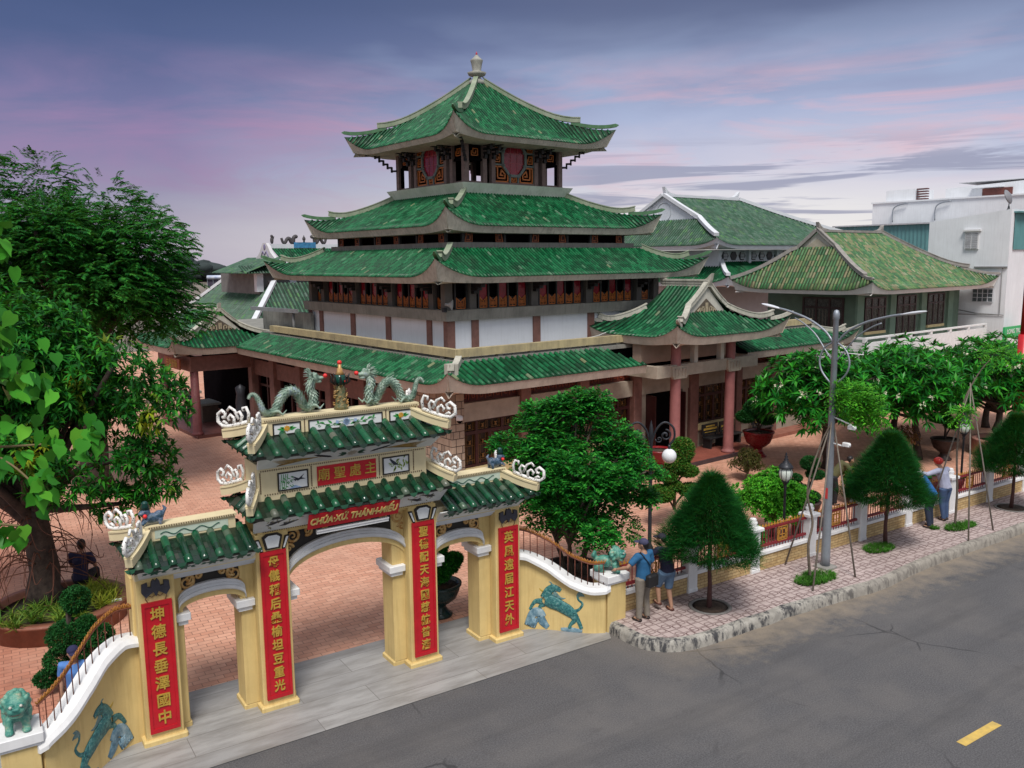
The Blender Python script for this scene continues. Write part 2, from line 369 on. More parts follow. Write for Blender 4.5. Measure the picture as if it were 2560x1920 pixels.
def asphalt_mat():
    m = bpy.data.materials.new('asphalt'); m.use_nodes = True; T = NT(m.node_tree); p = T.n['Principled BSDF']
    tc = T.new('ShaderNodeTexCoord').outputs['Object']; sx = T.new('ShaderNodeSeparateXYZ', i_0=tc)
    f = T.noise(tc, 38, 4, .85); g = T.noise(tc, .55, 5, .6); h = T.noise(tc, 2.4, 5, .65)
    c = T.mix(T.mr(f, .3, .72), (.035, .034, .036), (.155, .152, .157))
    c = T.mix(T.math('MULTIPLY', T.mr(g, .42, .68), .45), c, (.15, .138, .13))
    vo = T.new('ShaderNodeTexVoronoi', feature='DISTANCE_TO_EDGE'); T.set(vo.inputs['Vector'], T.mix(.12, tc, T.new('ShaderNodeTexNoise', i_Vector=tc, i_Scale=3.).outputs[1])); vo.inputs['Scale'].default_value = .38
    crack = T.math('MULTIPLY', T.mr(vo.outputs[0], .008, .003), T.mr(T.noise(tc, .3, 2), .52, .6))
    c = T.mix(T.math('MULTIPLY', crack, .7), c, (.03, .03, .032))
    trk = T.noise(T.mapping(tc, scale=(.12, 1.1, 1)), 1.1, 4, .6)
    c = T.mix(T.math('MULTIPLY', T.mr(trk, .5, .66), .35), c, (.05, .049, .051))
    c = T.mix(T.math('MULTIPLY', T.mr(h, .58, .72), .35), c, (.06, .057, .058))
    # sand and dust swept against the kerb
    dist = T.math('SUBTRACT', 11.35, sx.outputs[1])
    dm = T.math('MULTIPLY', T.mr(T.math('ADD', dist, T.math('MULTIPLY', T.math('SUBTRACT', h, .5), 2.2)), 1.1, .1), T.mr(sx.outputs[0], 10.2, 12.6))
    c = T.mix(T.math('MULTIPLY', dm, .6), c, T.mix(f, (.25, .20, .145), (.36, .29, .21)))
    T.set(p.inputs['Base Color'], c); p.inputs['Roughness'].default_value = .9; p.inputs['Specular IOR Level'].default_value = .25
    bp = T.new('ShaderNodeBump'); bp.inputs['Strength'].default_value = .5; bp.inputs['Distance'].default_value = .01
    T.set(bp.inputs['Height'], f); T.l.new(bp.outputs[0], p.inputs['Normal'])
    return m
def sidewalk_mat():
    m = bpy.data.materials.new('pink_sidewalk_tiles'); m.use_nodes = True; T = NT(m.node_tree); p = T.n['Principled BSDF']
    tc = T.new('ShaderNodeTexCoord').outputs['Object']; sx = T.new('ShaderNodeSeparateXYZ', i_0=T.mapping(tc, rot=(0, 0, R(1))))
    P = .40
    fx = T.math('FRACT', T.math('DIVIDE', sx.outputs[0], P)); fy = T.math('FRACT', T.math('DIVIDE', sx.outputs[1], P))
    ax = T.math('ABSOLUTE', T.math('SUBTRACT', fx, .5)); ay = T.math('ABSOLUTE', T.math('SUBTRACT', fy, .5))
    edge = T.math('MAXIMUM', T.mr(T.math('MAXIMUM', ax, ay), .465, .48), T.math('MAXIMUM', T.mr(ax, .03, .017), T.mr(ay, .03, .017)))
    # looping grooves cast into every tile
    k = 4.0
    r = T.math('POWER', T.math('ADD', T.math('POWER', T.math('ABSOLUTE', T.math('SUBTRACT', fx, .25)), k), T.math('POWER', T.math('MULTIPLY', T.math('ABSOLUTE', T.math('SUBTRACT', fy, .5)), .8), k)), 1 / k)
    ring = T.mr(T.math('ABSOLUTE', T.math('SUBTRACT', r, .17)), .032, .016)
    r2 = T.math('POWER', T.math('ADD', T.math('POWER', T.math('MULTIPLY', T.math('ABSOLUTE', T.math('SUBTRACT', fx, .75)), .8), k), T.math('POWER', T.math('ABSOLUTE', T.math('SUBTRACT', fy, .25)), k)), 1 / k)
    ring2 = T.mr(T.math('ABSOLUTE', T.math('SUBTRACT', r2, .16)), .032, .016)
    g = T.math('MAXIMUM', edge, T.math('MAXIMUM', ring, ring2))
    n = T.noise(tc, .8, 5, .6); n2 = T.noise(tc, 7, 4, .6)
    c = T.mix(T.mr(n, .35, .7), (.46, .37, .35), (.37, .295, .28)); c = T.mix(T.math('MULTIPLY', T.mr(n2, .5, .75), .4), c, (.30, .24, .215))
    c = T.mix(T.math('MULTIPLY', g, T.mr(n2, .75, .35, .45, .9)), c, (.075, .028, .026))
    T.set(p.inputs['Base Color'], c); p.inputs['Roughness'].default_value = .8
    bp = T.new('ShaderNodeBump'); bp.inputs['Strength'].default_value = .5; bp.inputs['Distance'].default_value = .008; bp.invert = True
    T.set(bp.inputs['Height'], g); T.l.new(bp.outputs[0], p.inputs['Normal'])
    return m
def slab_mat():
    m = bpy.data.materials.new('granite_slabs'); m.use_nodes = True; T = NT(m.node_tree); p = T.n['Principled BSDF']
    tc = T.new('ShaderNodeTexCoord').outputs['Object']
    b = T.new('ShaderNodeTexBrick', offset=0.37); T.set(b.inputs['Vector'], T.mapping(tc, loc=(.55, .05, 0)))
    b.inputs['Scale'].default_value = 1; b.inputs['Mortar Size'].default_value = .006; b.inputs['Brick Width'].default_value = 3.1; b.inputs['Row Height'].default_value = .62; b.inputs['Mortar Smooth'].default_value = .1
    b.inputs['Color1'].default_value = (.29, .285, .28, 1); b.inputs['Color2'].default_value = (.36, .355, .345, 1); b.inputs['Mortar'].default_value = (.13, .12, .115, 1)
    n = T.noise(T.mapping(tc, scale=(.5, 2.2, 1)), 1.6, 6, .65); f = T.noise(tc, 90, 2, .6)
    c = T.mix(T.math('MULTIPLY', T.mr(n, .4, .66), .75), b.outputs[0], (.16, .15, .138))
    c = T.mix(T.math('MULTIPLY', T.mr(f, .4, .7), .35), c, (.19, .185, .185))
    T.set(p.inputs['Base Color'], c); p.inputs['Roughness'].default_value = .5; p.inputs['Specular IOR Level'].default_value = .4
    return m
def kerb_mat():
    m = bpy.data.materials.new('stained_kerb'); m.use_nodes = True; T = NT(m.node_tree); p = T.n['Principled BSDF']
    tc = T.new('ShaderNodeTexCoord').outputs['Object']; n = T.noise(tc, 3.2, 6, .7); n2 = T.noise(T.mapping(tc, scale=(1, 1, .4)), 7, 5, .7); big = T.noise(tc, .7, 2)
    sx = T.new('ShaderNodeSeparateXYZ', i_0=tc)
    c = T.mix(T.mr(n, .38, .62), (.37, .35, .31), (.24, .225, .20))
    c = T.mix(T.mr(n2, .47, .60), c, (.045, .045, .048))
    c = T.mix(T.math('MULTIPLY', T.mr(sx.outputs[0], 14.5, 18), .6), c, T.mix(n, (.33, .29, .24), (.16, .145, .125)))
    T.set(p.inputs['Base Color'], c); p.inputs['Roughness'].default_value = .9
    b = T.new('ShaderNodeBump'); b.inputs['Strength'].default_value = .7; b.inputs['Distance'].default_value = .03; T.set(b.inputs['Height'], n2); T.l.new(b.outputs[0], p.inputs['Normal'])
    return m
PAVER = paver_mat(); SIDEW = sidewalk_mat(); KERB = kerb_mat()
SOIL = M('soil', (.075, .05, .035), .95, .5, 9, bump=.8, bscale=30)
def sheet(name, poly, z, mat):
    b = MB(); b.add([(x, y, z) for x, y in poly], [tuple(range(len(poly)))]); o = b.build(name, mat); return tag(o, kind='structure')
sheet('ground', [(-1500, -300), (1500, -300), (1500, 1800), (-1500, 1800)], -.03, M('ground_dust', (.20, .17, .14), .95, .3, .05))
sheet('road', [(-60, -60), (200, -60), (200, 13.4), (-60, 13.4)], 0, asphalt_mat())
sheet('forecourt', [(-40, 12.56), (10.55, 12.56), (10.8, 13.0), (9.35, 13.95), (9.35, 15.14), (-40, 15.14)], .012, slab_mat())
sheet('courtyard', [(-60, 15.13), (9.34, 15.13), (9.34, 13.97), (10.7, 13.05), (140, 13.05), (140, 80), (-60, 80)], .008, PAVER)
KO = [(10.70, 12.83), (10.70, 12.35), (10.72, 12.02), (10.82, 11.75), (11.02, 11.52), (11.3, 11.36), (11.65, 11.27), (12.1, 11.235)]
KO += [(13.2 + .55 * k, 11.23 + random.Random(k).uniform(-.025, .025) - (.2 * math.exp(-((13.2 + .55 * k - 17.2) / 1.6) ** 2))) for k in range(26)] + [(30, 11.2), (60, 11.2), (200, 11.2)]
kb = MB(); n = len(KO); vs = []
KI = [(x + .17, y) if i < 3 else ((x + .15, y + .1) if i < 5 else ((x + .05, y + .16) if i < 7 else (x, y + .17))) for i, (x, y) in enumerate(KO)]
for i, ((x, y), (xi, yi)) in enumerate(zip(KO, KI)):
    j = random.Random(i + 50); zz = .215 + j.uniform(-.012, .012); ex, ey = xi - x, yi - y; L = math.hypot(ex, ey); ex, ey = ex / L, ey / L
    vs += [(x - ex * .015, y - ey * .015, 0), (x, y, .12), (x + ex * .02, y + ey * .02, zz - .035), (x + ex * .06, y + ey * .06, zz), (xi, yi, .222)]
kb.add(vs, [(i * 5 + k, (i + 1) * 5 + k, (i + 1) * 5 + k + 1, i * 5 + k + 1) for i in range(n - 1) for k in range(4)], smooth=True)
tag(kb.build('kerb', KERB), kind='structure')
sheet('sidewalk', KI + [(200, 13.2), (10.87, 13.2)], .22, SIDEW)
tag(MB().box((12.65, 6.48, .003), (13.72, 6.63, .007)).build('road_marking', M('yellow_road_paint', (.62, .42, .10), .8, .3, 6, col2=(.42, .30, .10))), kind='structure')
# tree pits and grassy pits in the sidewalk
for x, y, r in ((13.0, 12.22, .44), (25.6, 12.3, .44)):
    t = thing('tree_pit', 'round concrete-rimmed tree pit in the sidewalk ' + ('nearest the kerb corner' if x < 20 else 'beyond the two men in helmets'), 'tree pit', (x, y, .222), local=True)
    MB().lathe([(r - .07, -.05), (r - .06, .012), (r, .016), (r + .02, .0)], n=36).build('rim', M('pit_rim', (.23, .215, .20), .9, .3, 4), t)
    MB().lathe([(0, .004), (r * .5, .008), (r - .07, .002)], n=24).build('soil', SOIL, t)
# ================================================================ curved tiled roofs
class Face:
    """one slope of a tiled roof.  P0: start of the eave (plan), U along it, IN up the slope (plan).  hipL/hipR: (run up the slope per metre along the eave, metres of eave that belong to the hip)"""
    def __init__(s, P0, U, IN, L, D, z0, z1, hipL=None, hipR=None, lift=.5, Lc=2., ext=.25, curve=1.15, liftL=None, liftR=None, p=2.6):
        s.P0, s.U, s.IN = Vector((*P0, 0)), Vector((*U, 0)), Vector((*IN, 0)); s.L, s.D, s.z0, s.z1 = L, D, z0, z1
        s.hL, s.hR = hipL, hipR; s.Lc, s.ext, s.c, s.p = Lc, ext, curve, p
        s.lL = lift if liftL is None else liftL; s.lR = lift if liftR is None else liftR
    def dmax(s, x):
        d = s.D
        if s.hL and x < s.hL[1]: d = min(d, x * s.hL[0])
        if s.hR and s.L - x < s.hR[1]: d = min(d, (s.L - x) * s.hR[0])
        return max(d, 0)
    def w(s, x, d):
        xl = d / s.hL[0] if s.hL else 0; xr = d / s.hR[0] if s.hR else 0
        a = max(0, 1 - max(x - xl, 0) / s.Lc) if s.lL else 0; b = max(0, 1 - max(s.L - x - xr, 0) / s.Lc) if s.lR else 0
        return a, b
    def pos(s, x, d, dz=0.):
        t = min(d / s.D, 1); a, b = s.w(x, d); q = (1 - t) ** 2.6
        z = s.z0 + (s.z1 - s.z0) * t ** s.c + (s.lL * a ** s.p + s.lR * b ** s.p) * q
        ea, eb = s.ext * a ** s.p * q, s.ext * b ** s.p * q
        v = s.P0 + s.U * (x - ea + eb) + s.IN * (d - max(ea, eb)); return Vector((v.x, v.y, z + dz))
    def tiles(s, mb, pitch, r, tl, k0=0, pan=True, steps=7):
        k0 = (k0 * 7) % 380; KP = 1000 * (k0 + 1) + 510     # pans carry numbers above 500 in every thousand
        n = max(1, round(s.L / pitch)); P = s.L / n
        for k in range(n):
            x = (k + .5) * P; dm = s.dmax(x)
            if dm < pitch * .7: continue
            m = max(2, int(math.ceil(dm / s.D * steps))); vs = []; us = []
            for i in range(m + 1):
                d = dm * i / m; c = s.pos(x, d); c2 = s.pos(x, min(d + .01, s.D)); T = (c2 - c).normalized() if i < m else T
                Nn = s.U.cross(T).normalized()
                if Nn.z < 0: Nn = -Nn
                for j in range(5):
                    a = PI * j / 4; vs.append(c + s.U * (math.cos(a) * r) + Nn * (math.sin(a) * r))
            fs, uv = [], []
            for i in range(m):
                y0, y1 = dm * i / m / tl, dm * (i + 1) / m / tl
                for j in range(4):
                    fs.append((i * 5 + j, i * 5 + j + 1, (i + 1) * 5 + j + 1, (i + 1) * 5 + j)); u = k0 + k + .5; uv.append([(u, y0), (u, y0), (u, y1), (u, y1)])
            fs.append((4, 3, 2, 1, 0)); uv.append([(k0 + k + .5, .3)] * 5)
            mb.add(vs, fs, True, uv)
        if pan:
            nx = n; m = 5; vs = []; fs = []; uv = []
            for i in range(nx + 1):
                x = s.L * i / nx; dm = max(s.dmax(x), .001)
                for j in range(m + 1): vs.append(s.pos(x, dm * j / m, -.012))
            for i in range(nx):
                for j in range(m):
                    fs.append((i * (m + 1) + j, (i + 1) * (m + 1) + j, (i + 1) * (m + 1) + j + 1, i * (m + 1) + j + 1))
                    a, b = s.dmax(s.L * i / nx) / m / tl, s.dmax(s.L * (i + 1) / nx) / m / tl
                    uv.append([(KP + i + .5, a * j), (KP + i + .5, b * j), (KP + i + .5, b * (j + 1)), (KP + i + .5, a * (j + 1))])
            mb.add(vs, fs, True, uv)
        return mb
    def fascia(s, mb, zb, lb=.12, inset=.0, n=48, depth=1.2, z_in=None):
        vs = []; fs = []
        for i in range(n + 1):
            x = s.L * i / n; x = s.L * (.5 - .5 * math.cos(PI * i / n)) * .6 + x * .4
            a, b = s.w(x, 0); t = s.pos(x, .02, -.015); bt = s.P0 + s.U * x + s.IN * inset; w = a ** 1.6 * s.lL / max(s.lL, .01) + b ** 1.6 * s.lR / max(s.lR, .01)
            fu = s.IN * (-s.ext * .35 * max(a, b) ** 2)
            zz = zb + lb * min(w, 1.)
            d2 = min(depth, max(s.dmax(x) if (s.hL or s.hR) else depth, .02))
            iv = s.P0 + s.U * x + s.IN * d2
            vs += [t, Vector((bt.x + fu.x, bt.y + fu.y, zz)), Vector((bt.x + s.IN.x * .1, bt.y + s.IN.y * .1, zz - .0)), Vector((iv.x, iv.y, zb if z_in is None else z_in))]
        for i in range(n):
            for k in range(3): fs.append((i * 4 + k, i * 4 + k + 1, (i + 1) * 4 + k + 1, (i + 1) * 4 + k))
        return mb.add(vs, fs, False)
    def hip(s, side='L', t0=0., t1=1., n=14, dz=.02):
        h = s.hL if side == 'L' else s.hR; dm = s.D if h[1] > 50 else min(s.D, h[0] * h[1])
        out = []
        for i in range(n + 1):
            d = dm * (t0 + (t1 - t0) * i / n); x = d / h[0]
            out.append(s.pos(x if side == 'L' else s.L - x, d, dz))
        return out
def hip_ridge(mb, F, side, w=.15, h=.17, tend=.25):
    """stout ridge that stops in an upswept horn, then a slimmer one running on to the tip"""
    up = F.hip(side, tend, 1., 12); up = [p + Vector((0, 0, -.03 + .16 * max(0, 1 - i / 4) ** 2)) for i, p in enumerate(up)]
    hh = [h * (1.25 - .25 * min(i / 5, 1)) for i in range(len(up))]
    mb.sweep(list(reversed(up)), w, list(reversed(hh)))
    up2 = [p + (up[0] - up[1]).normalized() * .02 for p in up]
    mb.sweep([p + Vector((0, 0, h * 1.02)) for p in reversed(up)], w * 1.25, .035)
def hip_tip(mb, F, side, tend=.32, w=.12, h=.13):
    lo = F.hip(side, 0., tend, 8); lo = [p + Vector((0, 0, -.03 + .10 * (1 - i / 8) ** 2)) for i, p in enumerate(lo)]
    d = (lo[0] - lo[1]).normalized(); lo = [lo[0] + d * .10 + Vector((0, 0, .05))] + lo
    mb.sweep(list(reversed(lo)), list(reversed([.035] + [w] * 9)), list(reversed([.02] + [h] * 9)))
def ridge_finial(mb, p, out, s=1., w=.14):
    """upswept end block of a main ridge; out = unit direction pointing off the end"""
    o = Vector(p); U = Vector((*out, 0)); N = Vector((-out[1], out[0], 0))
    mb.prism([(-.55 * s, 0), (.12 * s, 0), (.2 * s, .2 * s), (.26 * s, .46 * s), (.16 * s, .40 * s), (.02 * s, .27 * s), (-.2 * s, .17 * s), (-.55 * s, .13 * s)], o - N * w / 2, U, (0, 0, 1), N, w)
    mb.strokes([[(-.35 * s, .05 * s), (.06 * s, .05 * s), (.1 * s, .26 * s), (-.02 * s, .18 * s), (-.04 * s, .1 * s)]], o - N * (w / 2 + .012), U, (0, 0, 1), .025 * s, N, w + .024)
INF = 99.
def square_roof(root, c, e, etop, z0, z1, zfb, lift, pitch, r, ext, Lc, wall, curve=1.12, k0=0, lb=.1):
    ca, cb = c; fs = []
    for q, (U, IN) in enumerate((((1, 0), (0, 1)), ((0, 1), (-1, 0)), ((-1, 0), (0, -1)), ((0, -1), (1, 0)))):
        P0 = (ca - U[0] * e - IN[0] * e, cb - U[1] * e - IN[1] * e)
        fs.append(Face(P0, U, IN, 2 * e, e - etop, z0, z1, (1, INF), (1, INF), lift, Lc, ext, curve))
    tb = MB(); fb = MB()
    for q, F in enumerate(fs):
        F.tiles(tb, pitch, r, .2, k0 + q * 120); F.fascia(fb, zfb, lb, .12, depth=e - wall)
    roof = tb.build('roof', G_TILE, root); fb.build('eave_fascia', CONC, roof)
    for F in fs:
        h = MB(); hip_ridge(h, F, 'L'); h.build('hip_ridge', CONC_G, roof)
        h = MB(); hip_tip(h, F, 'L'); h.build('ridge_tip', M('green_ridge_glaze', (.07, .17, .08), .5, .35, 5), roof)
    return roof, fs
# fretwork patterns, unit square
def fret_y(w, h): return [[(0, h), (0, 0), (w, 0), (w, h)], [(.0, h), (.5 * w, .62 * h), (w, h)], [(.5 * w, .62 * h), (.5 * w, .1 * h)], [(.18 * w, .74 * h), (.18 * w, .2 * h), (.36 * w, .2 * h), (.36 * w, .5 * h)], [(.82 * w, .74 * h), (.82 * w, .2 * h), (.64 * w, .2 * h), (.64 * w, .5 * h)]]
def fret_tri(w, h, m=1):
    f = [[(0, 0), (w, 0), (w, .55 * h), (.55 * w, h), (0, h), (0, 0)], [(.2 * w, h), (.2 * w, .22 * h), (.78 * w, .22 * h), (.78 * w, .5 * h), (.5 * w, .78 * h), (.42 * w, .42 * h), (.6 * w, .42 * h)]]
    return f if m > 0 else [[(w - x, y) for x, y in l] for l in f]
def fret_sq(w, h): return [[(.1 * w, .1 * h), (.9 * w, .1 * h), (.9 * w, .9 * h), (.3 * w, .9 * h), (.3 * w, .35 * h), (.65 * w, .35 * h), (.65 * w, .65 * h)], [(.1 * w, .1 * h), (.1 * w, .6 * h)]]
def sh(lines, dx, dy): return [[(x + dx, y + dy) for x, y in l] for l in lines]
# ================================================================ the main temple (its own axes: a along the street front, b to the back)
TA0, TB0, ca, cb = 14.68, 21.4, 20.99, 28.37
temple = thing('temple', 'three-tiered temple hall with green glazed curved roofs and urn finial', 'temple', (TA0, TB0, 0), fr=1)
# plinth, core and flat roof
MB().box((13.9, 20.7, 0), (35.2, 46, .15)).build('plinth', M('plinth_tiles', (.30, .12, .085), .6, .3, 3), temple)
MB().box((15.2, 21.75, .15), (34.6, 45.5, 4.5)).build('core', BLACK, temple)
MB().box((15.1, 21.62, 4.5), (34.6, 45.5, 4.56)).build('flat_roof', CONC2, temple)
FR = (1, 0, 0), (0, 0, 1), (0, -1, 0)          # U, V, N of the street front
FL = (0, -1, 0), (0, 0, 1), (-1, 0, 0)         # of the left flank
def ashlar():
    m = bpy.data.materials.new('ashlar_stone'); m.use_nodes = True; T = NT(m.node_tree); p = T.n['Principled BSDF']
    tc = T.new('ShaderNodeTexCoord').outputs['Object']; sx = T.new('ShaderNodeSeparateXYZ', i_0=tc)
    v = T.new('ShaderNodeCombineXYZ'); T.set(v.inputs[0], T.math('ADD', sx.outputs[0], sx.outputs[1])); T.set(v.inputs[1], sx.outputs[2])
    b = T.new('ShaderNodeTexBrick', offset=.43, offset_frequency=3, squash=1.5, squash_frequency=2); T.set(b.inputs['Vector'], v)
    for k, x in (('Scale', 1), ('Brick Width', .24), ('Row Height', .235), ('Mortar Size', .012), ('Bias', -.1)): b.inputs[k].default_value = x
    b.inputs['Color1'].default_value = (.46, .36, .27, 1); b.inputs['Color2'].default_value = (.24, .185, .14, 1); b.inputs['Mortar'].default_value = (.03, .016, .012, 1)
    T.set(p.inputs['Base Color'], T.mix(T.math('MULTIPLY', T.mr(T.noise(tc, 7, 4, .6), .4, .7), .4), b.outputs[0], (.2, .15, .11))); p.inputs['Roughness'].default_value = .85
    bp = T.new('ShaderNodeBump'); bp.invert = True; bp.inputs['Strength'].default_value = .7; bp.inputs['Distance'].default_value = .02; T.set(bp.inputs['Height'], b.outputs[1]); T.l.new(bp.outputs[0], p.inputs['Normal'])
    return m
MB().box((14.6, 21.32, .15), (15.08, 21.8, 3.62)).build('corner_pier', ashlar(), temple)
MB().box((14.62, 21.8, .15), (15.19, 24.3, 3.62)).build('stone_wall', bpy.data.materials['ashlar_stone'], temple)
def pier(x0, x1, y0=21.3, y1=21.75, z0=.15, z1=3.62): return MB().bbox((x0, y0, z0), (x1, y1, z1), .02).build('pilaster', PINKST, temple)
for x0, x1 in ((17.38, 17.8), (20.03, 20.46), (22.72, 23.14), (25.9, 26.4), (28.82, 29.2), (31.25, 31.7), (34.2, 34.62)): pier(x0, x1)
bays = [(15.08, 17.38), (17.8, 20.03), (20.46, 22.72), (26.4, 28.82), (29.2, 31.25), (31.7, 34.2)]
def lattice_window(x0, x1, z0, z1, seed):
    fr = MB(); W_, t = x1 - x0, .07; zt = z1 - .42
    y1, y0 = 21.62, 21.53
    for a, b in ((x0, x0 + .1), (x1 - .1, x1)): fr.box((a, y0, z0), (b, y1, z1))
    for a, b in ((z0, z0 + .08), (zt - .05, zt + .06), (z1 - .06, z1)): fr.box((x0 + .1, y0, a), (x1 - .1, y1, b))
    n = 4; c0, c1 = x0 + .1, x1 - .1; cw = (c1 - c0) / n
    for i in range(1, n): fr.box((c0 + i * cw - .06, y0 + .005, z0 + .08), (c0 + i * cw + .06, y1, zt - .05)); 
    for i in (1, 3): fr.box((c0 + i * cw - .05, y0 + .005, zt + .06), (c0 + i * cw + .05, y1, z1 - .06))
    w = fr.build('window', DKWOOD, temple)
    MB().box((x0 + .05, y1, z0 + .04), (x1 - .05, y1 + .03, z1 - .03)).build('pane', M('dark_glass', (.02, .015, .012), .2, .3, 2), w)
    g = MB(); rnd = random.Random(seed)
    for i in range(n):
        a, b = c0 + i * cw + .075, c0 + (i + 1) * cw - .075; m = (a + b) / 2
        for zz0, zz1 in ((z0 + .1, zt - .07), (zt + .08, z1 - .08)):
            for u in (a + .01, a + (b - a) * .2, b - (b - a) * .2, b - .01): g.box((u - .006, y0 + .03, zz0), (u + .006, y0 + .045, zz1))
            k = max(1, int((zz1 - zz0) / .33))
            for j in range(k):
                zc = zz0 + (j + .5) * (zz1 - zz0) / k; s = .055
                g.prism([(-s, -s * 1.3), (s, -s * 1.3), (s * .5, 0), (s * 1.1, s * 1.2), (0, s * .8), (-s * 1.1, s * 1.2), (-s * .5, 0)], (m, y0 + .05, zc), (1, 0, 0), (0, 0, 1), (0, -1, 0), .02)
                g.box((a, y0 + .03, zc - s * 2.2), (b, y0 + .045, zc - s * 2.2 + .012))
    g.build('lattice', GOLD, w)
for i, (x0, x1) in enumerate(bays):
    lattice_window(x0 + .01, x1 - .01, 1.07, 2.6, i)
    MB().box((x0, 21.40, 2.6), (x1, 21.62, 3.18)).build('lintel_panel', GRANITE, temple)
    d = MB(); d.box((x0, 21.55, 3.18), (x1, 21.62, 3.6)); f = d.build('frieze', M('frieze_red', (.10, .018, .012), .6, .3, 6), temple)
    g = MB(); n = 7; w = (x1 - x0) / n
    for k in range(n): g.strokes(sh([[(0, 0), (0, .2), (w * .4, .2), (w * .4, .06), (w * .7, .06), (w * .7, .2), (w, .2)]], x0 + k * w, 3.26), (0, 21.545, 0), *FR[:2], .025, (0, -1, 0), .02)
    g.build('fretwork', M('dull_orange_fret', (.26, .05, .02), .6, .3, 6), f)
    MB().box((x0, 21.36, .82), (x1, 21.62, 1.07)).build('sill', M('yellow_sill', (.60, .47, .24), .8, .2, 3, streak=.2), temple)
    MB().box((x0, 21.45, .15), (x1, 21.62, .82)).build('dado', GRANITE, temple)
# doorway under the portico
b = MB(); b.box((23.14, 21.45, .15), (23.5, 21.7, 2.6)); b.box((25.62, 21.45, .15), (25.9, 21.7, 2.6)); b.box((23.14, 21.40, 2.6), (25.9, 21.7, 3.3)); b.build('door_surround', GRANITE, temple)
d = MB().box((23.5, 21.7, .15), (25.62, 21.74, 2.6)).build('door', BLACK, temple)  # black sheet across the open doorway, painting the unlit hall behind
for x in (25.2, 23.52): MB().box((x, 21.0, .15), (x + .06, 21.66, 2.55)).build('door_leaf', DKWOOD, temple)
# left flank; its shade is painted in as darker lintels and dado
LB = [24.3 + 2.65 * k for k in range(5)]
for y in LB[1:]: MB().bbox((14.55, y - .22, .15), (15.0, y + .22, 3.62), .02).build('pilaster', PINKST, temple)
MB().bbox((14.55, 37.1, .15), (15.0, 37.5, 3.62), .02).build('pilaster', PINKST, temple)
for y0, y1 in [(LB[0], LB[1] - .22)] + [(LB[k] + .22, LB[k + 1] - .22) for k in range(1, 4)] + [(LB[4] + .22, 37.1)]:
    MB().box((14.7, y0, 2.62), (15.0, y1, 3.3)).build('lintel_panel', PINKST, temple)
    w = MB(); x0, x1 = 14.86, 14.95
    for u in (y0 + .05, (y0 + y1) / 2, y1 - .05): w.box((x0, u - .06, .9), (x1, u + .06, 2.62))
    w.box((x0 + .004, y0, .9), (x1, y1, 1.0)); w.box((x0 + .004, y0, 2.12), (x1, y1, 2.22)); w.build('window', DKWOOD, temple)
    MB().box((14.8, y0, .15), (15.1, y1, .9)).build('dado', M('shaded_dado', (.13, .09, .08), .8, .3, 3), temple)
# lower roof
lo = []
F1 = Face((13.75, 20.2), (1, 0), (0, 1), 8.45, 1.32, 3.92, 4.48, (1, INF), (1.44, INF), .5, 1.5, .12, 1.05, liftR=0); lo.append((F1, 'L'))
F2 = Face((13.75, 36.75), (0, -1), (1, 0), 16.55, 1.25, 3.92, 4.48, None, (.95, INF), .5, 1.5, .12, 1.05, liftL=0)
F3 = Face((28.0, 20.2), (1, 0), (0, 1), 7.7, 1.32, 3.92, 4.48, None, (1, INF), .5, 1.5, .2, 1.05, liftL=0)
F4 = Face((35.7, 20.2), (0, 1), (-1, 0), 10, 1.32, 3.92, 4.48, (1, INF), None, .5, 1.5, .2, 1.05, liftR=0)
for i, F in enumerate((F1, F2, F3, F4)):
    tb = MB(); F.tiles(tb, .235 if i != 1 else .2, .062, .26, 1000 * i); rf = tb.build('roof', G_TILE, temple)
    fb = MB(); F.fascia(fb, 3.63, .2, .1, depth=1.15 if i != 1 else .9); fb.build('eave_fascia', M('pinkish_fascia', (.50, .42, .35), .85, .25, 2, bump=.1, streak=.35, sccol=(.2, .15, .12), fine=.2), rf)
hb = MB(); pts = F1.hip('L', .25, 1., 8); hb.sweep(list(reversed([p + Vector((0, 0, .1 * max(0, 1 - i / 3))) for i, p in enumerate(pts)])), .2, .2)
hb.box((14.02, 20.5, 4.2), (14.32, 20.8, 4.58)); hb.build('hip_ridge', CONC, temple)
hb = MB(); hip_ridge(hb, F3, 'R'); hip_tip(hb, F3, 'R'); hb.build('hip_ridge', CONC, temple)
# yellow stone beam above the lower roof, on stub posts
for p_, q_ in (((14.95, 21.55, 4.62), (22.5, 21.8, 4.87)), ((28.3, 21.55, 4.62), (34.5, 21.8, 4.87)), ((14.95, 21.8, 4.62), (15.2, 35.75, 4.87))): MB().box(p_, q_).build('parapet_beam', YSTONE, temple)
b = MB(); b.box((14.9, 21.5, 4.4), (34.5, 21.6, 4.53)); b.box((14.92, 21.6, 4.4), (15.02, 35.7, 4.53))
for k in range(6): b.box((15.3 + k * 1.35, 21.6, 4.5), (15.5 + k * 1.35, 21.75, 4.615)); b.box((15.02, 22.3 + k * 2.3, 4.5), (15.17, 22.5 + k * 2.3, 4.615))
b.build('beam_kerb', CONC2, temple)
tag(MB().tube([(17.3 + k * .3, 22.3 + .1 * math.sin(k * 1.2), 4.6 + .12 * (k > 8) * (k - 8) * .3) for k in range(19)], .022, 6).build('pipe', M('pale_pipe', (.5, .5, .48), .6), temple))
def sq(mb, e0, e1, z0, z1):      # square ring of walls
    for s0 in (-1, 1):
        mb.box((ca - e1, cb + s0 * e1 if s0 < 0 else cb + e0, z0), (ca + e1, cb - e0 if s0 < 0 else cb + e1, z1))
        mb.box((ca + s0 * e1 if s0 < 0 else ca + e0, cb - e0, z0), (ca - e0 if s0 < 0 else ca + e1, cb + e0, z1))
    return mb
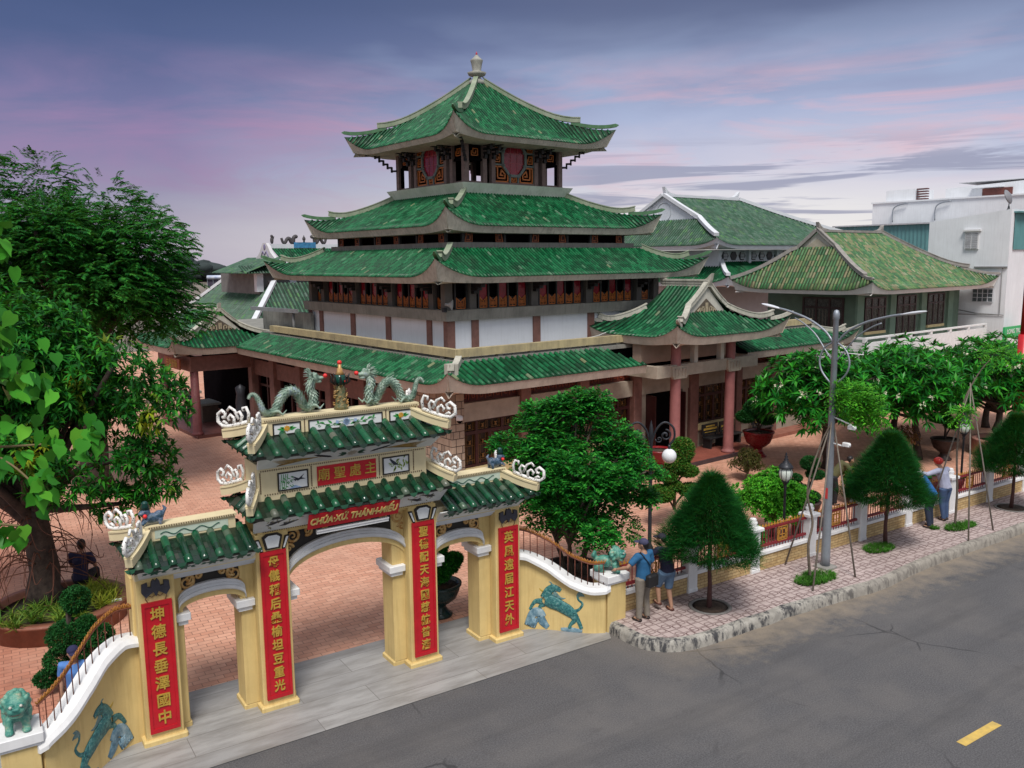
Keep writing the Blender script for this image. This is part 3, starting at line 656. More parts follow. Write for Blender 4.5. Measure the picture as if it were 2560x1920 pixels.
sq(MB(), 4.9, 5.14, 4.5, 5.64).build('white_wall', WHITEW, temple)
def flare(e0, z0, e1, z1, name, mat):
    v = [(ca + sx * e, cb + sy * e, z) for e, z in ((e0, z0), (e1, z1)) for sx, sy in ((-1, -1), (1, -1), (1, 1), (-1, 1))]
    return MB().add(v, [(3, 2, 1, 0), (4, 5, 6, 7), (0, 1, 5, 4), (1, 2, 6, 5), (2, 3, 7, 6), (3, 0, 4, 7)]).build(name, mat, temple)
flare(5.32, 5.63, 5.36, 5.99, 'band', CONC2)
PX = [(-5.2, -4.9), (-4.2, -3.92), (-1.5, -1.18), (1.18, 1.5), (3.92, 4.2), (4.9, 5.2)]
for q in range(4):                       # pilasters of the white wall and of the storey above it, on all four sides
    for x0, x1 in (PX if q % 2 == 0 else PX[1:-1]):
        for z0, z1, e, mt in ((4.5, 5.63, 5.2, PINKST), (5.99, 7.0, 5.08, SOFF)):
            p = MB(); p.box((x0, -e, z0), (x1, -e + .25, z1)); p.xf(Matrix.Translation((ca, cb, 0)) @ Matrix.Rotation(q * PI / 2, 4, 'Z')); p.build('pilaster', mt, temple)
# storey 1: red-and-black panels over orange fretwork
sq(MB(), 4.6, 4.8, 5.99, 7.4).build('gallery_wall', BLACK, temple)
for q in range(4):
    Mx = Matrix.Translation((ca, cb, 0)) @ Matrix.Rotation(q * PI / 2, 4, 'Z')
    for gx0, gx1, n in ((-4.72, -4.24, 1), (-3.75, -1.62, 5), (-1.05, 1.05, 5), (1.62, 3.75, 5), (4.24, 4.72, 1)):
        w = (gx1 - gx0) / n; dk = MB(); rg = []; fw = MB()
        for k in range(n):
            x = gx0 + k * w
            dk.box((x - .03, -4.98, 5.99), (x + .03, -4.9, 7.0))
            if (k % 2 == 0) == (n == 5): rg.append(MB().box((x + .04, -4.93, 6.3), (x + w - .04, -4.91, 7.0)))
            dk.box((x + .04, -4.90, 6.0), (x + w - .04, -4.88, 6.34))
            fw.strokes(sh(fret_y(w - .13, .34), x + .065, 6.02), (0, -4.94, 0), *FR[:2], .032, (0, -1, 0), .02)
        dk.box((gx1 - .03, -4.98, 5.99), (gx1 + .03, -4.9, 7.0))
        d = dk.xf(Mx).build('screen', M('dark_mullion', (.03, .03, .032), .6, .3, 5), temple); fw.xf(Mx).build('fretwork', ORANGE, d)
        for r_ in rg: r_.xf(Mx).build('red_panel', REDGLASS, d)
    for x in (-4.05, -1.34, 1.34, 4.05):
        br = MB()
        for k in range(4): br.box((x - .09, -5.25 - k * .2, 6.5 + k * .11), (x + .09, -5.02 - k * .0, 6.6 + k * .11))
        br.xf(Mx).build('bracket', M('black_bracket', (.02, .018, .02), .6, .3, 5), temple)
# roofs 1 and 2, short storey between
square_roof(temple, (ca, cb), 6.26, 4.62, 7.08, 8.02, 6.87, .62, .14, .042, .28, 2.0, 4.8, k0=4000)
sq(MB(), 4.3, 4.42, 8.0, 8.22).build('window_sill', CONC2, temple)
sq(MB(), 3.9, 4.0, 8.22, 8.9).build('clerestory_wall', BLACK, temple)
for q in range(4):
    Mx = Matrix.Translation((ca, cb, 0)) @ Matrix.Rotation(q * PI / 2, 4, 'Z')
    for xc in (-3.0, 0, 3.0):
        dk = MB(); fw = MB(); rd = MB()
        for s in (-1, 1):
            tri = [[(0, 0), (s * -.3, 0), (s * -.3, .33), (s * -.08, .33), (0, 0)], [(s * -.09, .07), (s * -.22, .07), (s * -.22, .24), (s * -.13, .24)]]
            fw.strokes(sh(tri, xc + s * .82 - s * .0, 8.24), (0, -4.32, 0), *FR[:2], .035, (0, -1, 0), .02)
            rd.box((min(xc + s * .5, xc + s * .82), -4.31, 8.22), (max(xc + s * .5, xc + s * .82), -4.29, 8.6))
        for s in (-1, 1): dk.box((xc + s * .9 - .05, -4.36, 8.2), (xc + s * .9 + .05, -4.26, 8.9))
        dk.box((xc - .85, -4.34, 8.2), (xc + .85, -4.28, 8.235)); d = dk.xf(Mx).build('screen', bpy.data.materials['dark_mullion'], temple); rd.xf(Mx).build('red_panel', M('dark_red_panel', (.05, .008, .006), .6), d); fw.xf(Mx).build('fretwork', M('dull_orange', (.38, .10, .03), .5, .3, 8), d)
square_roof(temple, (ca, cb), 4.97, 2.45, 8.77, 10.08, 8.53, .6, .14, .042, .25, 1.7, 4.0, k0=5000)
# lantern storey
flare(2.5, 10.05, 2.7, 10.42, 'lantern_base', M('pale_green_concrete', (.62, .67, .58), .85, .2, 1.3, col2=(.45, .53, .42), bump=.1, streak=.3))
flare(2.42, 10.42, 2.42, 10.46, 'lantern_floor', CONC2)
COLM = M('grey_pink_column', (.20, .14, .125), .75, .3, 5, fine=.3)
for q in range(4):
    Mx = Matrix.Translation((ca, cb, 0)) @ Matrix.Rotation(q * PI / 2, 4, 'Z')
    c = MB(); c.box((-2.4, -2.4, 10.46), (-2.2, -2.2, 12.1)); c.xf(Mx).build('corner_post', COLM, temple)
    c = MB()
    for x in (-1.52, -1.12, .98, 1.38): c.box((x, -2.36, 10.46), (x + .18, -2.2, 12.0))
    c.box((-1.02, -2.34, 10.46), (1.02, -2.22, 10.53)); c.box((-2.2, -2.32, 10.46), (-1.52, -2.22, 10.52)); c.box((1.52, -2.32, 10.46), (2.2, -2.22, 10.52))
    c.xf(Mx).build('post', COLM, temple)
    sc_ = MB(); gm = M('grey_green_frame', (.15, .18, .165), .7, .2, 5)
    O8 = [(.60 * math.cos(PI / 8 + k * PI / 4), .68 * math.sin(PI / 8 + k * PI / 4)) for k in range(8)]; zc = 11.42
    for i in range(8):
        a, b = O8[i], O8[(i + 1) % 8]; sc_.strokes([[a, b]], (0, -2.28, zc), *FR[:2], .1, (0, -1, 0), .06)
    for x in (-1.0, 1.0): sc_.box((x - .03, -2.33, 10.53), (x + .03, -2.25, 12.0))
    for s in (-1, 1):
        sc_.box((s * .2 - .03, -2.32, 10.53), (s * .2 + .03, -2.26, 10.86)); sc_.strokes([[(s * .48, .24), (s * 1.0, .24)], [(s * .48, -.24), (s * 1.0, -.24)]], (0, -2.28, zc), *FR[:2], .06, (0, -1, 0), .05)
    d = sc_.xf(Mx).build('screen', gm, temple)
    gl = MB(); gl.prism(O8, (0, -2.27, zc), (1, 0, 0), (0, 0, 1), (0, 1, 0), .02); gl.xf(Mx).build('octagon_pane', REDGLASS, d)
    gl = MB(); gl.strokes([[(-.15, -.55), (-.15, .55)], [(.18, -.55), (.18, .55)], [(-.48, .2), (.48, .2)], [(-.48, -.16), (.48, -.16)]], (0, -2.275, zc), *FR[:2], .014, (0, -1, 0), .012); gl.xf(Mx).build('glazing_bars', M('pink_bars', (.5, .12, .14), .5), d)
    fw = MB(); bk = MB()
    fw.strokes(sh(fret_tri(.62, .55, 1), -.92, 10.56), (0, -2.27, 0), *FR[:2], .05, (0, -1, 0), .03); fw.strokes(sh(fret_tri(.62, .55, -1), .30, 10.56), (0, -2.27, 0), *FR[:2], .05, (0, -1, 0), .03)
    fw.strokes(sh(fret_sq(.28, .28), -.14, 10.54), (0, -2.27, 0), *FR[:2], .035, (0, -1, 0), .03)
    for s in (-1, 1):
        fw.strokes(sh(fret_sq(.3, .34), (-.95 if s < 0 else .65), 11.25), (0, -2.27, 0), *FR[:2], .035, (0, -1, 0), .03); fw.strokes(sh(fret_sq(.3, .3), (-.95 if s < 0 else .65), 11.68), (0, -2.27, 0), *FR[:2], .035, (0, -1, 0), .03)
        fw.strokes(sh(fret_sq(.36, .3), s * 1.86 - .18, 11.42), (0, -2.27, 0), *FR[:2], .032, (0, -1, 0), .03)
        bk.box((s * 1.86 - .33, -2.24, 11.34), (s * 1.86 + .33, -2.23, 12.0)); bk.box((s * 1.86 - .33, -2.3, 11.26), (s * 1.86 + .33, -2.22, 11.34))
        bk.box((-2.2 if s < 0 else 2.12, -2.3, 10.52), (-2.12 if s < 0 else 2.2, -2.22, 11.3))
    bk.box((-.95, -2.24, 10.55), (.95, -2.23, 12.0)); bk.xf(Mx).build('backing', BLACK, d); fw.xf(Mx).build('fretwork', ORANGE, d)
    for x in (-1.45, -1.05, 1.05, 1.45):         # stepped fret brackets under the eaves
        br = MB()
        for k in range(4): br.box((x - .06, -2.42 - k * .16, 11.35 + k * .15), (x + .06, -2.36, 11.43 + k * .15)); br.box((x - .06, -2.47 - k * .16, 11.35 + k * .15), (x + .06, -2.40 - k * .16, 11.58 + k * .13))
        br.xf(Mx).build('bracket', bpy.data.materials['black_bracket'], temple)
    br = MB()
    for k in range(5):
        u = 2.42 + k * .17; z = 11.2 + k * .14
        br.prism([(u - 2.42 - .02, z), (u - 2.42 + .2, z), (u - 2.42 + .2, z + .07), (u - 2.42 - .02, z + .07)], (-2.40 * 1, -2.40, 0), (-.707, -.707, 0), (0, 0, 1), (.707, -.707, 0), .1)
        br.prism([(u - 2.42 + .13, z - .02), (u - 2.42 + .2, z - .02), (u - 2.42 + .2, z + .2), (u - 2.42 + .13, z + .2)], (-2.40, -2.40, 0), (-.707, -.707, 0), (0, 0, 1), (.707, -.707, 0), .1)
    br.prism([(0, 11.85), (1.25, 11.85), (1.25, 11.95), (0, 11.95)], (-2.4, -2.4, 0), (-.707, -.707, 0), (0, 0, 1), (.707, -.707, 0), .12)
    br.xf(Mx).build('bracket', bpy.data.materials['black_bracket'], temple)
square_roof(temple, (ca, cb), 3.66, .16, 12.02, 14.62, 11.83, .64, .14, .042, .25, 1.55, 2.3, curve=1.22, k0=6000, lb=.16)
fin = MB(); fin.lathe([(.34, 14.52), (.30, 14.66), (.2, 14.74), (.14, 14.78), (.16, 14.82), (.33, 14.88), (.38, 14.98), (.31, 15.0), (.18, 15.01), (.17, 15.06), (.21, 15.3), (.245, 15.42), (.25, 15.46), (.2, 15.5), (.09, 15.6), (.05, 15.66), (.0, 15.67)], (ca, cb, 0), 28)
f = fin.build('finial', M('urn_finial_stone', (.33, .33, .29), .8, .3, 6, bump=.2, fine=.3), temple)
MB().lathe([(.03, 15.64), (.045, 15.7), (.02, 15.76), (0, 15.8)], (ca, cb, 0), 10).build('tip', M('finial_red', (.4, .03, .05), .4), f)
# ---------------------------------------------------------------- street portico
pa0, pa1, pb0, pb1 = 22.3, 28.48, 19.0, 23.4; pm = (pa0 + pa1) / 2
g2 = 2.05; dk = pm - pa0
PF = [Face((pa0, pb1), (0, -1), (1, 0), pb1 - pb0, dk, 4.88, 6.6, (1.7, 1.2), (g2 / 1.2, 1.2), .5, 1.5, .2, 1.75),
      Face((pa0, pb0), (1, 0), (0, 1), pa1 - pa0, 1.2, 4.88, 5.62, (1.2 / g2, INF), (1.2 / g2, INF), .5, 1.8, .2, 1.25),
      Face((pa1, pb0), (0, 1), (-1, 0), pb1 - pb0, dk, 4.88, 6.6, (g2 / 1.2, 1.2), (1.7, 1.2), .5, 1.5, .2, 1.75),
      Face((pa1, pb1), (-1, 0), (0, -1), pa1 - pa0, 1.2, 4.88, 5.62, (1.2 / g2, INF), (1.2 / g2, INF), .5, 1.8, .2, 1.25)]
for i, F in enumerate(PF):
    tb = MB(); F.tiles(tb, .18, .052, .24, 8000 + 300 * i, steps=10); rf = tb.build('portico_roof', G_TILE, temple)
    fb = MB(); F.fascia(fb, 4.58, .16, .1, depth=.9); fb.build('eave_fascia', bpy.data.materials['pinkish_fascia'], rf)
rb = MB(); rb.sweep([(pm, 20.1, 6.56), (pm, 22.35, 6.56)], .16, .2); rb.sweep([(pm, 20.1, 6.76), (pm, 22.35, 6.76)], .24, .06); rb.sweep([(pm, 20.1, 6.66), (pm, 22.35, 6.66)], .2, .03)
ridge_finial(rb, (pm, 20.2, 6.62), (0, -1), .95); ridge_finial(rb, (pm, 22.3, 6.62), (0, 1), .95); rb.build('main_ridge', CONC, temple)
for F, side, s in ((PF[0], 'R', 1), (PF[2], 'L', -1)):       # verge running down into the front hips
    vp = [F.pos(F.L - 1.2 if side == 'R' else 1.2, dk * t, .03) for t in [1 - .034 * k for k in range(11)]]
    hp = list(reversed(F.hip(side, .25, 1., 10, .03)))
    pts = vp + hp[1:]
    pts = [p + Vector((0, 0, .16 * max(0, (i - len(pts) + 5) / 4) ** 2)) for i, p in enumerate(pts)]
    rb = MB(); rb.sweep(pts, .17, .16); rb.sweep([p + Vector((0, 0, .16)) for p in pts], .21, .035); rb.build('verge_ridge', CONC, temple)
    rb = MB(); hip_tip(rb, F, side, .3); rb.build('ridge_tip', CONC, temple)
for F, side in ((PF[0], 'L'), (PF[2], 'R')):
    rb = MB(); hip_ridge(rb, F, side, .15); hip_tip(rb, F, side); rb.build('verge_ridge', CONC, temple)
gb = MB(); gb.prism([(-1.2, 5.5), (1.2, 5.5), (0, 6.58)], (pm, 20.28, 0), (1, 0, 0), (0, 0, 1), (0, -1, 0), .06); gbl = gb.build('gable', M('gable_white', (.50, .48, .42), .8, .2, 3, streak=.3), temple)
gb = MB(); gb.prism([(-.72, 5.6), (.72, 5.6), (0, 6.12)], (pm - .06, 20.215, 0), (1, 0, 0), (0, 0, 1), (0, -1, 0), .03); gb.build('gable_recess', M('gable_dark', (.10, .08, .06), .8), gbl)
gb = MB(); 
for s in (-1, 1): gb.strokes([[(s * .04, 5.66), (s * .04, 5.95)], [(s * .16, 5.64), (s * .16, 5.82), (s * .28, 5.82), (s * .28, 5.7)], [(s * .38, 5.64), (s * .38, 5.76), (s * .5, 5.68)]], (pm - .06, 20.18, 0), *FR[:2], .05, (0, -1, 0), .03)
gb.build('gable_carving', M('carving_tan', (.42, .35, .24), .8, .3, 8), gbl)
cb_ = MB(); cb_.lathe([(.26, .15), (.26, .22), (.22, .26), (.20, .3)] + [(.2 - .02 * k / 6, .4 + 3.9 * k / 6) for k in range(7)] + [(.18, 4.7)], n=24)
COLP = M('pink_column', (.34, .13, .125), .6, .25, 3, fine=.3, bscale=90)
for x in (23.52, 26.67):
    c = MB(); c.v = [(p[0] + x, p[1] + 20.05, p[2]) for p in cb_.v]; c.f = cb_.f; c.s = cb_.s; c.uv = cb_.uv; c.m = cb_.m; c.build('column', COLP, temple)
pb = MB(); pb.box((22.35, 19.9, 3.42), (28.2, 20.2, 3.84)); pb.box((22.35, 20.2, 3.42), (22.6, 21.5, 3.84)); pb.box((27.95, 20.2, 3.42), (28.2, 21.5, 3.84)); pb.build('portico_beam', GRANITE, temple)
for x in (23.52, 26.67):
    p = MB(); p.prism([(-.34, 3.34), (.34, 3.34), (.42, 3.46), (.42, 3.8), (-.42, 3.8), (-.42, 3.46)], (x, 19.82, 0), (1, 0, 0), (0, 0, 1), (0, 1, 0), .12)
    p.strokes([[(-.28, 3.42), (-.28, 3.7), (-.1, 3.7), (-.1, 3.5)], [(.28, 3.42), (.28, 3.7), (.1, 3.7), (.1, 3.5)]], (x, 19.82, 0), *FR[:2], .04, (0, -1, 0), .025); p.build('capital', GRANITE, temple)
pb = MB(); pb.box((24.42, 19.95, 3.84), (24.62, 20.15, 4.7)); pb.box((25.95, 19.95, 3.84), (26.15, 20.15, 4.7)); pb.build('stub_post', M('pale_post', (.5, .46, .4), .8, .2, 3), temple)
MB().box((22.6, 20.9, 3.84), (28.0, 21.3, 4.7)).build('portico_wall', M('tan_wall', (.36, .26, .20), .8, .2, 2), temple)
MB().box((22.5, 19.2, 4.7), (28.3, 23.2, 4.76)).build('portico_ceiling', M('cream_ceiling', (.45, .36, .26), .8), temple)
MB().box((22.0, 19.72, 0), (28.3, 21.3, .15)).build('step', M('dark_step', (.06, .04, .045), .5, .3, 3), temple)
MB().box((22.08, 19.8, .15), (28.22, 21.3, .156)).build('portico_floor', M('red_floor_tiles', (.28, .085, .06), .5, .25, 3), temple)
# ---------------------------------------------------------------- flank porch
QF = [Face((11.1, 36.6), (1, 0), (0, 1), 4.7, 1.1, 4.0, 4.65, (1.1 / 1.55, INF), (1.1 / 1.55, INF), .42, 1.6, .15, 1.2),
      Face((11.1, 42.4), (0, -1), (1, 0), 5.8, 2.35, 4.0, 5.5, (1.45, 1.1), (1.55 / 1.1, 1.1), .42, 1.6, .15, 1.5),
      Face((15.8, 36.6), (0, 1), (-1, 0), 5.8, 2.35, 4.0, 5.5, (1.55 / 1.1, 1.1), (1.45, 1.1), .42, 1.6, .15, 1.5)]
for i, F in enumerate(QF):
    tb = MB(); F.tiles(tb, .19, .052, .24, 9200 + 200 * i); rf = tb.build('porch_roof', G_TILE, temple)
    fb = MB(); F.fascia(fb, 3.7, .14, .1, depth=.9); fb.build('eave_fascia', bpy.data.materials['pinkish_fascia'], rf)
for F, side in ((QF[1], 'R'), (QF[2], 'L')):
    vp = [F.pos(F.L - 1.1 if side == 'R' else 1.1, 2.35 * (1 - .034 * k), .03) for k in range(11)] + list(reversed(F.hip(side, .25, 1., 8, .03)))[1:]
    rb = MB(); rb.sweep(vp, .17, .16); rb.sweep([p + Vector((0, 0, .16)) for p in vp], .21, .03); hip_tip(rb, F, side, .3); rb.build('verge_ridge', CONC, temple)
rb = MB(); rb.sweep([(13.45, 37.6, 5.48), (13.45, 41.4, 5.48)], .16, .2); ridge_finial(rb, (13.45, 37.75, 5.5), (0, -1), .8); rb.build('main_ridge', CONC, temple)
gb = MB(); gb.prism([(-.95, 4.6), (.95, 4.6), (0, 5.45)], (13.45, 37.75, 0), (1, 0, 0), (0, 0, 1), (0, -1, 0), .06); gbl = gb.build('gable', bpy.data.materials['gable_white'], temple)
gb = MB(); gb.prism([(-.72, 4.62), (.72, 4.62), (0, 5.12)], (13.45, 37.685, 0), (1, 0, 0), (0, 0, 1), (0, -1, 0), .03); gb.build('gable_recess', bpy.data.materials['gable_dark'], gbl)
gb = MB()
for s in (-1, 1): gb.strokes([[(s * .04, 4.72), (s * .04, 4.95)], [(s * .16, 4.7), (s * .16, 4.86), (s * .28, 4.86), (s * .28, 4.74)], [(s * .38, 4.68), (s * .38, 4.8), (s * .5, 4.72)]], (13.45, 37.65, 0), *FR[:2], .05, (0, -1, 0), .03)
gb.build('gable_carving', bpy.data.materials['carving_tan'], gbl)
PCOL = M('dark_pink_column', (.20, .06, .06), .6, .25, 4)
for y in (37.32, 41.62):
    c = MB(); c.lathe([(.25, .15), (.25, .22), (.21, .26), (.19, .32), (.17, 3.2)], (12.08, y, 0), 20); c.build('column', PCOL, temple)
pb = MB(); pb.box((11.9, 37.15, 2.95), (14.6, 37.45, 3.6)); pb.box((11.9, 37.45, 2.95), (12.2, 41.8, 3.6)); pb.build('porch_beam', PINKST, temple)
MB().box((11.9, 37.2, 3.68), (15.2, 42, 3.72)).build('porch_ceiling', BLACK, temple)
MB().box((11.97, 37.05, 0), (14.6, 42.3, .15)).build('porch_floor', M('porch_floor_tiles', (.15, .055, .045), .5, .3, 3), temple)
s_ = MB(); s_.box((11.5, 37.4, 3.05), (11.56, 39.5, 3.52)); sb = s_.build('sign_board', M('brown_orange_board', (.30, .07, .02), .5, .3, 4), temple)
text_mesh('lettering', '主處聖廟', .38, LETTER, sb, plane_mat((11.49, 38.45, 3.27), (0, -1, 0), (0, 0, 1)), .005)
MB().box((15.6, 33, 4.56), (15.75, 38, 5.5)).build('service_wall', M('stained_wall', (.25, .25, .23), .9, .4, 1.5, streak=.7), temple)
MB().box((16.0, 33.8, 4.56), (21, 34.0, 5.6)).build('service_wall', bpy.data.materials['stained_wall'], temple)
b = MB(); b.sweep([(15.2, 33.4, 5.5), (15.2, 38.3, 5.45)], .12, .16); b.sweep([(15.7, 33.4, 5.62), (21, 33.6, 5.5)], .1, .06); b.tube([(15.3, 34.0, 4.6), (15.3, 34.0, 5.5)], .06); b.build('gutter', M('grey_gutter', (.25, .26, .27), .5, .3, 4), temple)
# loudspeaker and cameras
t = thing('loudspeaker', 'grey horn loudspeaker at the corner of the temple gallery', 'loudspeaker', (15.55, 22.95, 6.2), fr=1, local=True)
h = MB(); h.lathe([(.04, 0), (.05, .1), (.09, .18), (.17, .24), (.175, .25), (.15, .24), (.03, .12)], n=20); h.xf(Matrix.Rotation(R(-135 + 180), 4, 'Z') @ Matrix.Rotation(R(95), 4, 'X')); h.build('horn', M('speaker_grey', (.33, .34, .34), .5, .2, 5), t); MB().box((-.06, -.03, -.25), (.06, .09, -.1)).build('mount', DARKMET, t)
t = thing('dome_camera', 'white dome security camera on the stone corner pier', 'camera', (14.75, 21.1, 2.85), fr=1, local=True)
MB().box((-.03, 0, .0), (.03, .25, .05)).build('arm', WHITEP, t); h = MB(); h.lathe([(.03, .06), (.1, .02), (.11, -.08), (.1, -.1)], n=16); hh = h.build('housing', WHITEP, t); MB().ball((0, 0, -.1), (.09, .09, .1)).build('lens_dome', BLACK, t)
# ================================================================ shared sculpting helpers
def blob(name, mat, parent, parts, voxel=.02, smooth=6, org=None):
    """one continuous sculpted mass from overlapping balls ('b', centre, radii) and tubes ('t', points, radii)"""
    m = MB()
    for p in parts:
        if p[0] == 'b': m.ball(p[1], p[2], 14, 9)
        else: m.tube(p[1], p[2], 10)
    o = m.build(name, mat, parent, org)
    r = o.modifiers.new('r', 'REMESH'); r.mode = 'VOXEL'; r.voxel_size = voxel; r.use_smooth_shade = True
    s = o.modifiers.new('s', 'SMOOTH'); s.iterations = smooth; s.factor = .5
    bake(o)
    if not o.data.materials: o.data.materials.append(mat)
    return o
def spiral(c, r0, turns, a0, sgn=1, n=20, k=.12):
    return [(c[0] + r0 * (1 - (1 - k) * i / n) * math.cos(a0 + sgn * 2 * PI * turns * i / n), c[1] + r0 * (1 - (1 - k) * i / n) * math.sin(a0 + sgn * 2 * PI * turns * i / n)) for i in range(n + 1)]
def to3(pts, o, U, V, N=(0, 0, 0), d=0):
    o, U, V, N = Vector(o), Vector(U), Vector(V), Vector(N); return [o + U * p[0] + V * p[1] + N * d for p in pts]
def spotted():
    m = bpy.data.materials.new('white_mosaic'); m.use_nodes = True; T = NT(m.node_tree); p = T.n['Principled BSDF']
    tc = T.new('ShaderNodeTexCoord').outputs['Object']; v = T.new('ShaderNodeTexVoronoi'); T.set(v.inputs['Vector'], tc); v.inputs['Scale'].default_value = 26
    T.set(p.inputs['Base Color'], T.mix(T.mr(v.outputs[0], .30, .22), (.72, .71, .68), (.09, .06, .05))); p.inputs['Roughness'].default_value = .45
    return m
MOSAIC = spotted()
# ================================================================ the gateway
GX = 5.575
gate = thing('ceremonial_gate', 'yellow three-arched gateway with green tiled roofs and red scroll boards', 'gateway', (GX, 14.1, 0))
WPANEL = M('porcelain_panel', (.66, .68, .68), .3, .08, 3)
GPANEL = M('grey_painted_panel', (.70, .72, .71), .5, .2, 3)
GDARK = M('dark_green_leaf_paint', (.015, .10, .07), .5, .3, 10)
BPAINT = M('blue_black_paint', (.02, .025, .04), .5)
BFRAME = M('black_frame', (.018, .014, .012), .5)
SCROLLG = M('gilded_scroll', (.42, .20, .05), .4, .4, 12, col2=(.55, .40, .18), metal=.15)
CHAR = {0: '坤德長垂澤國中', 1: '母儀稱后桑榆坦豆重光', 2: '聖德配天海國慈航普濟', 3: '英風遠届江天外'}
PIL = [(1.98, 2.55, 1.94, 2.70, 2.74), (3.85, 4.41, 3.62, 4.47, 3.12), (6.66, 7.24, 6.42, 7.30, 3.12), (8.55, 9.12, 8.30, 9.17, 2.74)]
for i, (f0, f1, b0, b1, zt) in enumerate(PIL):
    m = MB(); m.bbox((f0, 13.72, .1), (f1, 13.95, zt), .012); m.bbox((b0, 13.95, .1), (b1, 14.42, zt), .015)
    m.bbox((f0 - .05, 13.66, 0), (f1 + .05, 13.95, .1), .02); m.bbox((b0 - .03, 13.951, 0), (b1 + .03, 14.48, .1), .02)
    pl = m.build('pillar', YELLOW, gate)
    s0, s1 = (2.82, .2) if i in (1, 2) else (2.37, .2)
    x0, x1 = f0 + .06, f1 - .06; n = len(CHAR[i])
    m = MB(); m.box((x0, 13.695, s1), (x1, 13.72, s0))
    for a, b in (((x0, s1), (x0 + .045, s0)), ((x1 - .045, s1), (x1, s0)), ((x0 + .045, s1), (x1 - .045, s1 + .07)), ((x0 + .045, s0 - .07), (x1 - .045, s0))): m.box((a[0], 13.68, a[1]), (b[0], 13.695, b[1]))
    sb = m.build('scroll_board', REDPAINT, pl)
    cs = (s0 - s1 - .16) / n; sz = min(.27, cs * .84)
    for k, ch in enumerate(CHAR[i]):
        pass
    text_mesh('lettering', '\n'.join(CHAR[i]), sz, LETTER, pl, plane_mat(((x0 + x1) / 2, 13.685, (s0 + s1) / 2), (1, 0, 0), (0, 0, 1)), .008, .004, 'CENTER', cs / sz / 1.0, .92)
    if i in (0, 3):          # bat crest with hanging cord
        m = MB(); B = [(0, -.14), (.04, -.06), (.1, -.1), (.15, -.14), (.21, -.05), (.2, .08), (.12, .1), (.12, .03), (.07, .02), (.06, .1), (.03, .14), (0, .11)]
        m.prism([(x, y) for x, y in B] + [(-x, y) for x, y in reversed(B[1:-1])], ((f0 + f1) / 2, 13.72, 2.6), (1, 0, 0), (0, 0, 1), (0, -1, 0), .05); m.build('bat_crest', M('slate_paint', (.045, .045, .06), .5, .3, 10), pl)
        m = MB()
        for s in (-1, 1): m.tube([((f0 + f1) / 2 + s * x, 13.70, z) for x, z in ((.0, 2.49), (.06, 2.45), (.12, 2.49), (.16, 2.44), (.13, 2.38))], .006, 5)
        m.build('cord', RUST, pl)
    else:                    # open-scroll crest
        m = MB(); c = (f0 + f1) / 2
        m.prism([(-.12, -.1), (.12, -.1), (.17, .12), (.1, .17), (-.1, .17), (-.17, .12)], (c, 13.72, 2.95), (1, 0, 0), (0, 0, 1), (0, -1, 0), .04)
        for s in (-1, 1): m.prism([(s * .16, -.12), (s * .21, -.12), (s * .3, .1), (s * .22, .1)], (c, 13.72, 2.95), (1, 0, 0), (0, 0, 1), (0, -1, 0), .035)
        cr = m.build('scroll_crest', BFRAME, pl); m = MB()
        m.prism([(-.09, -.07), (.09, -.07), (.13, .1), (.07, .14), (-.07, .14), (-.13, .1)], (c, 13.68, 2.95), (1, 0, 0), (0, 0, 1), (0, -1, 0), .006)
        for s in (-1, 1): m.prism([(s * .175, -.1), (s * .2, -.1), (s * .275, .08), (s * .235, .08)], (c, 13.685, 2.95), (1, 0, 0), (0, 0, 1), (0, -1, 0), .006)
        m.build('crest_panel', WPANEL, pl)
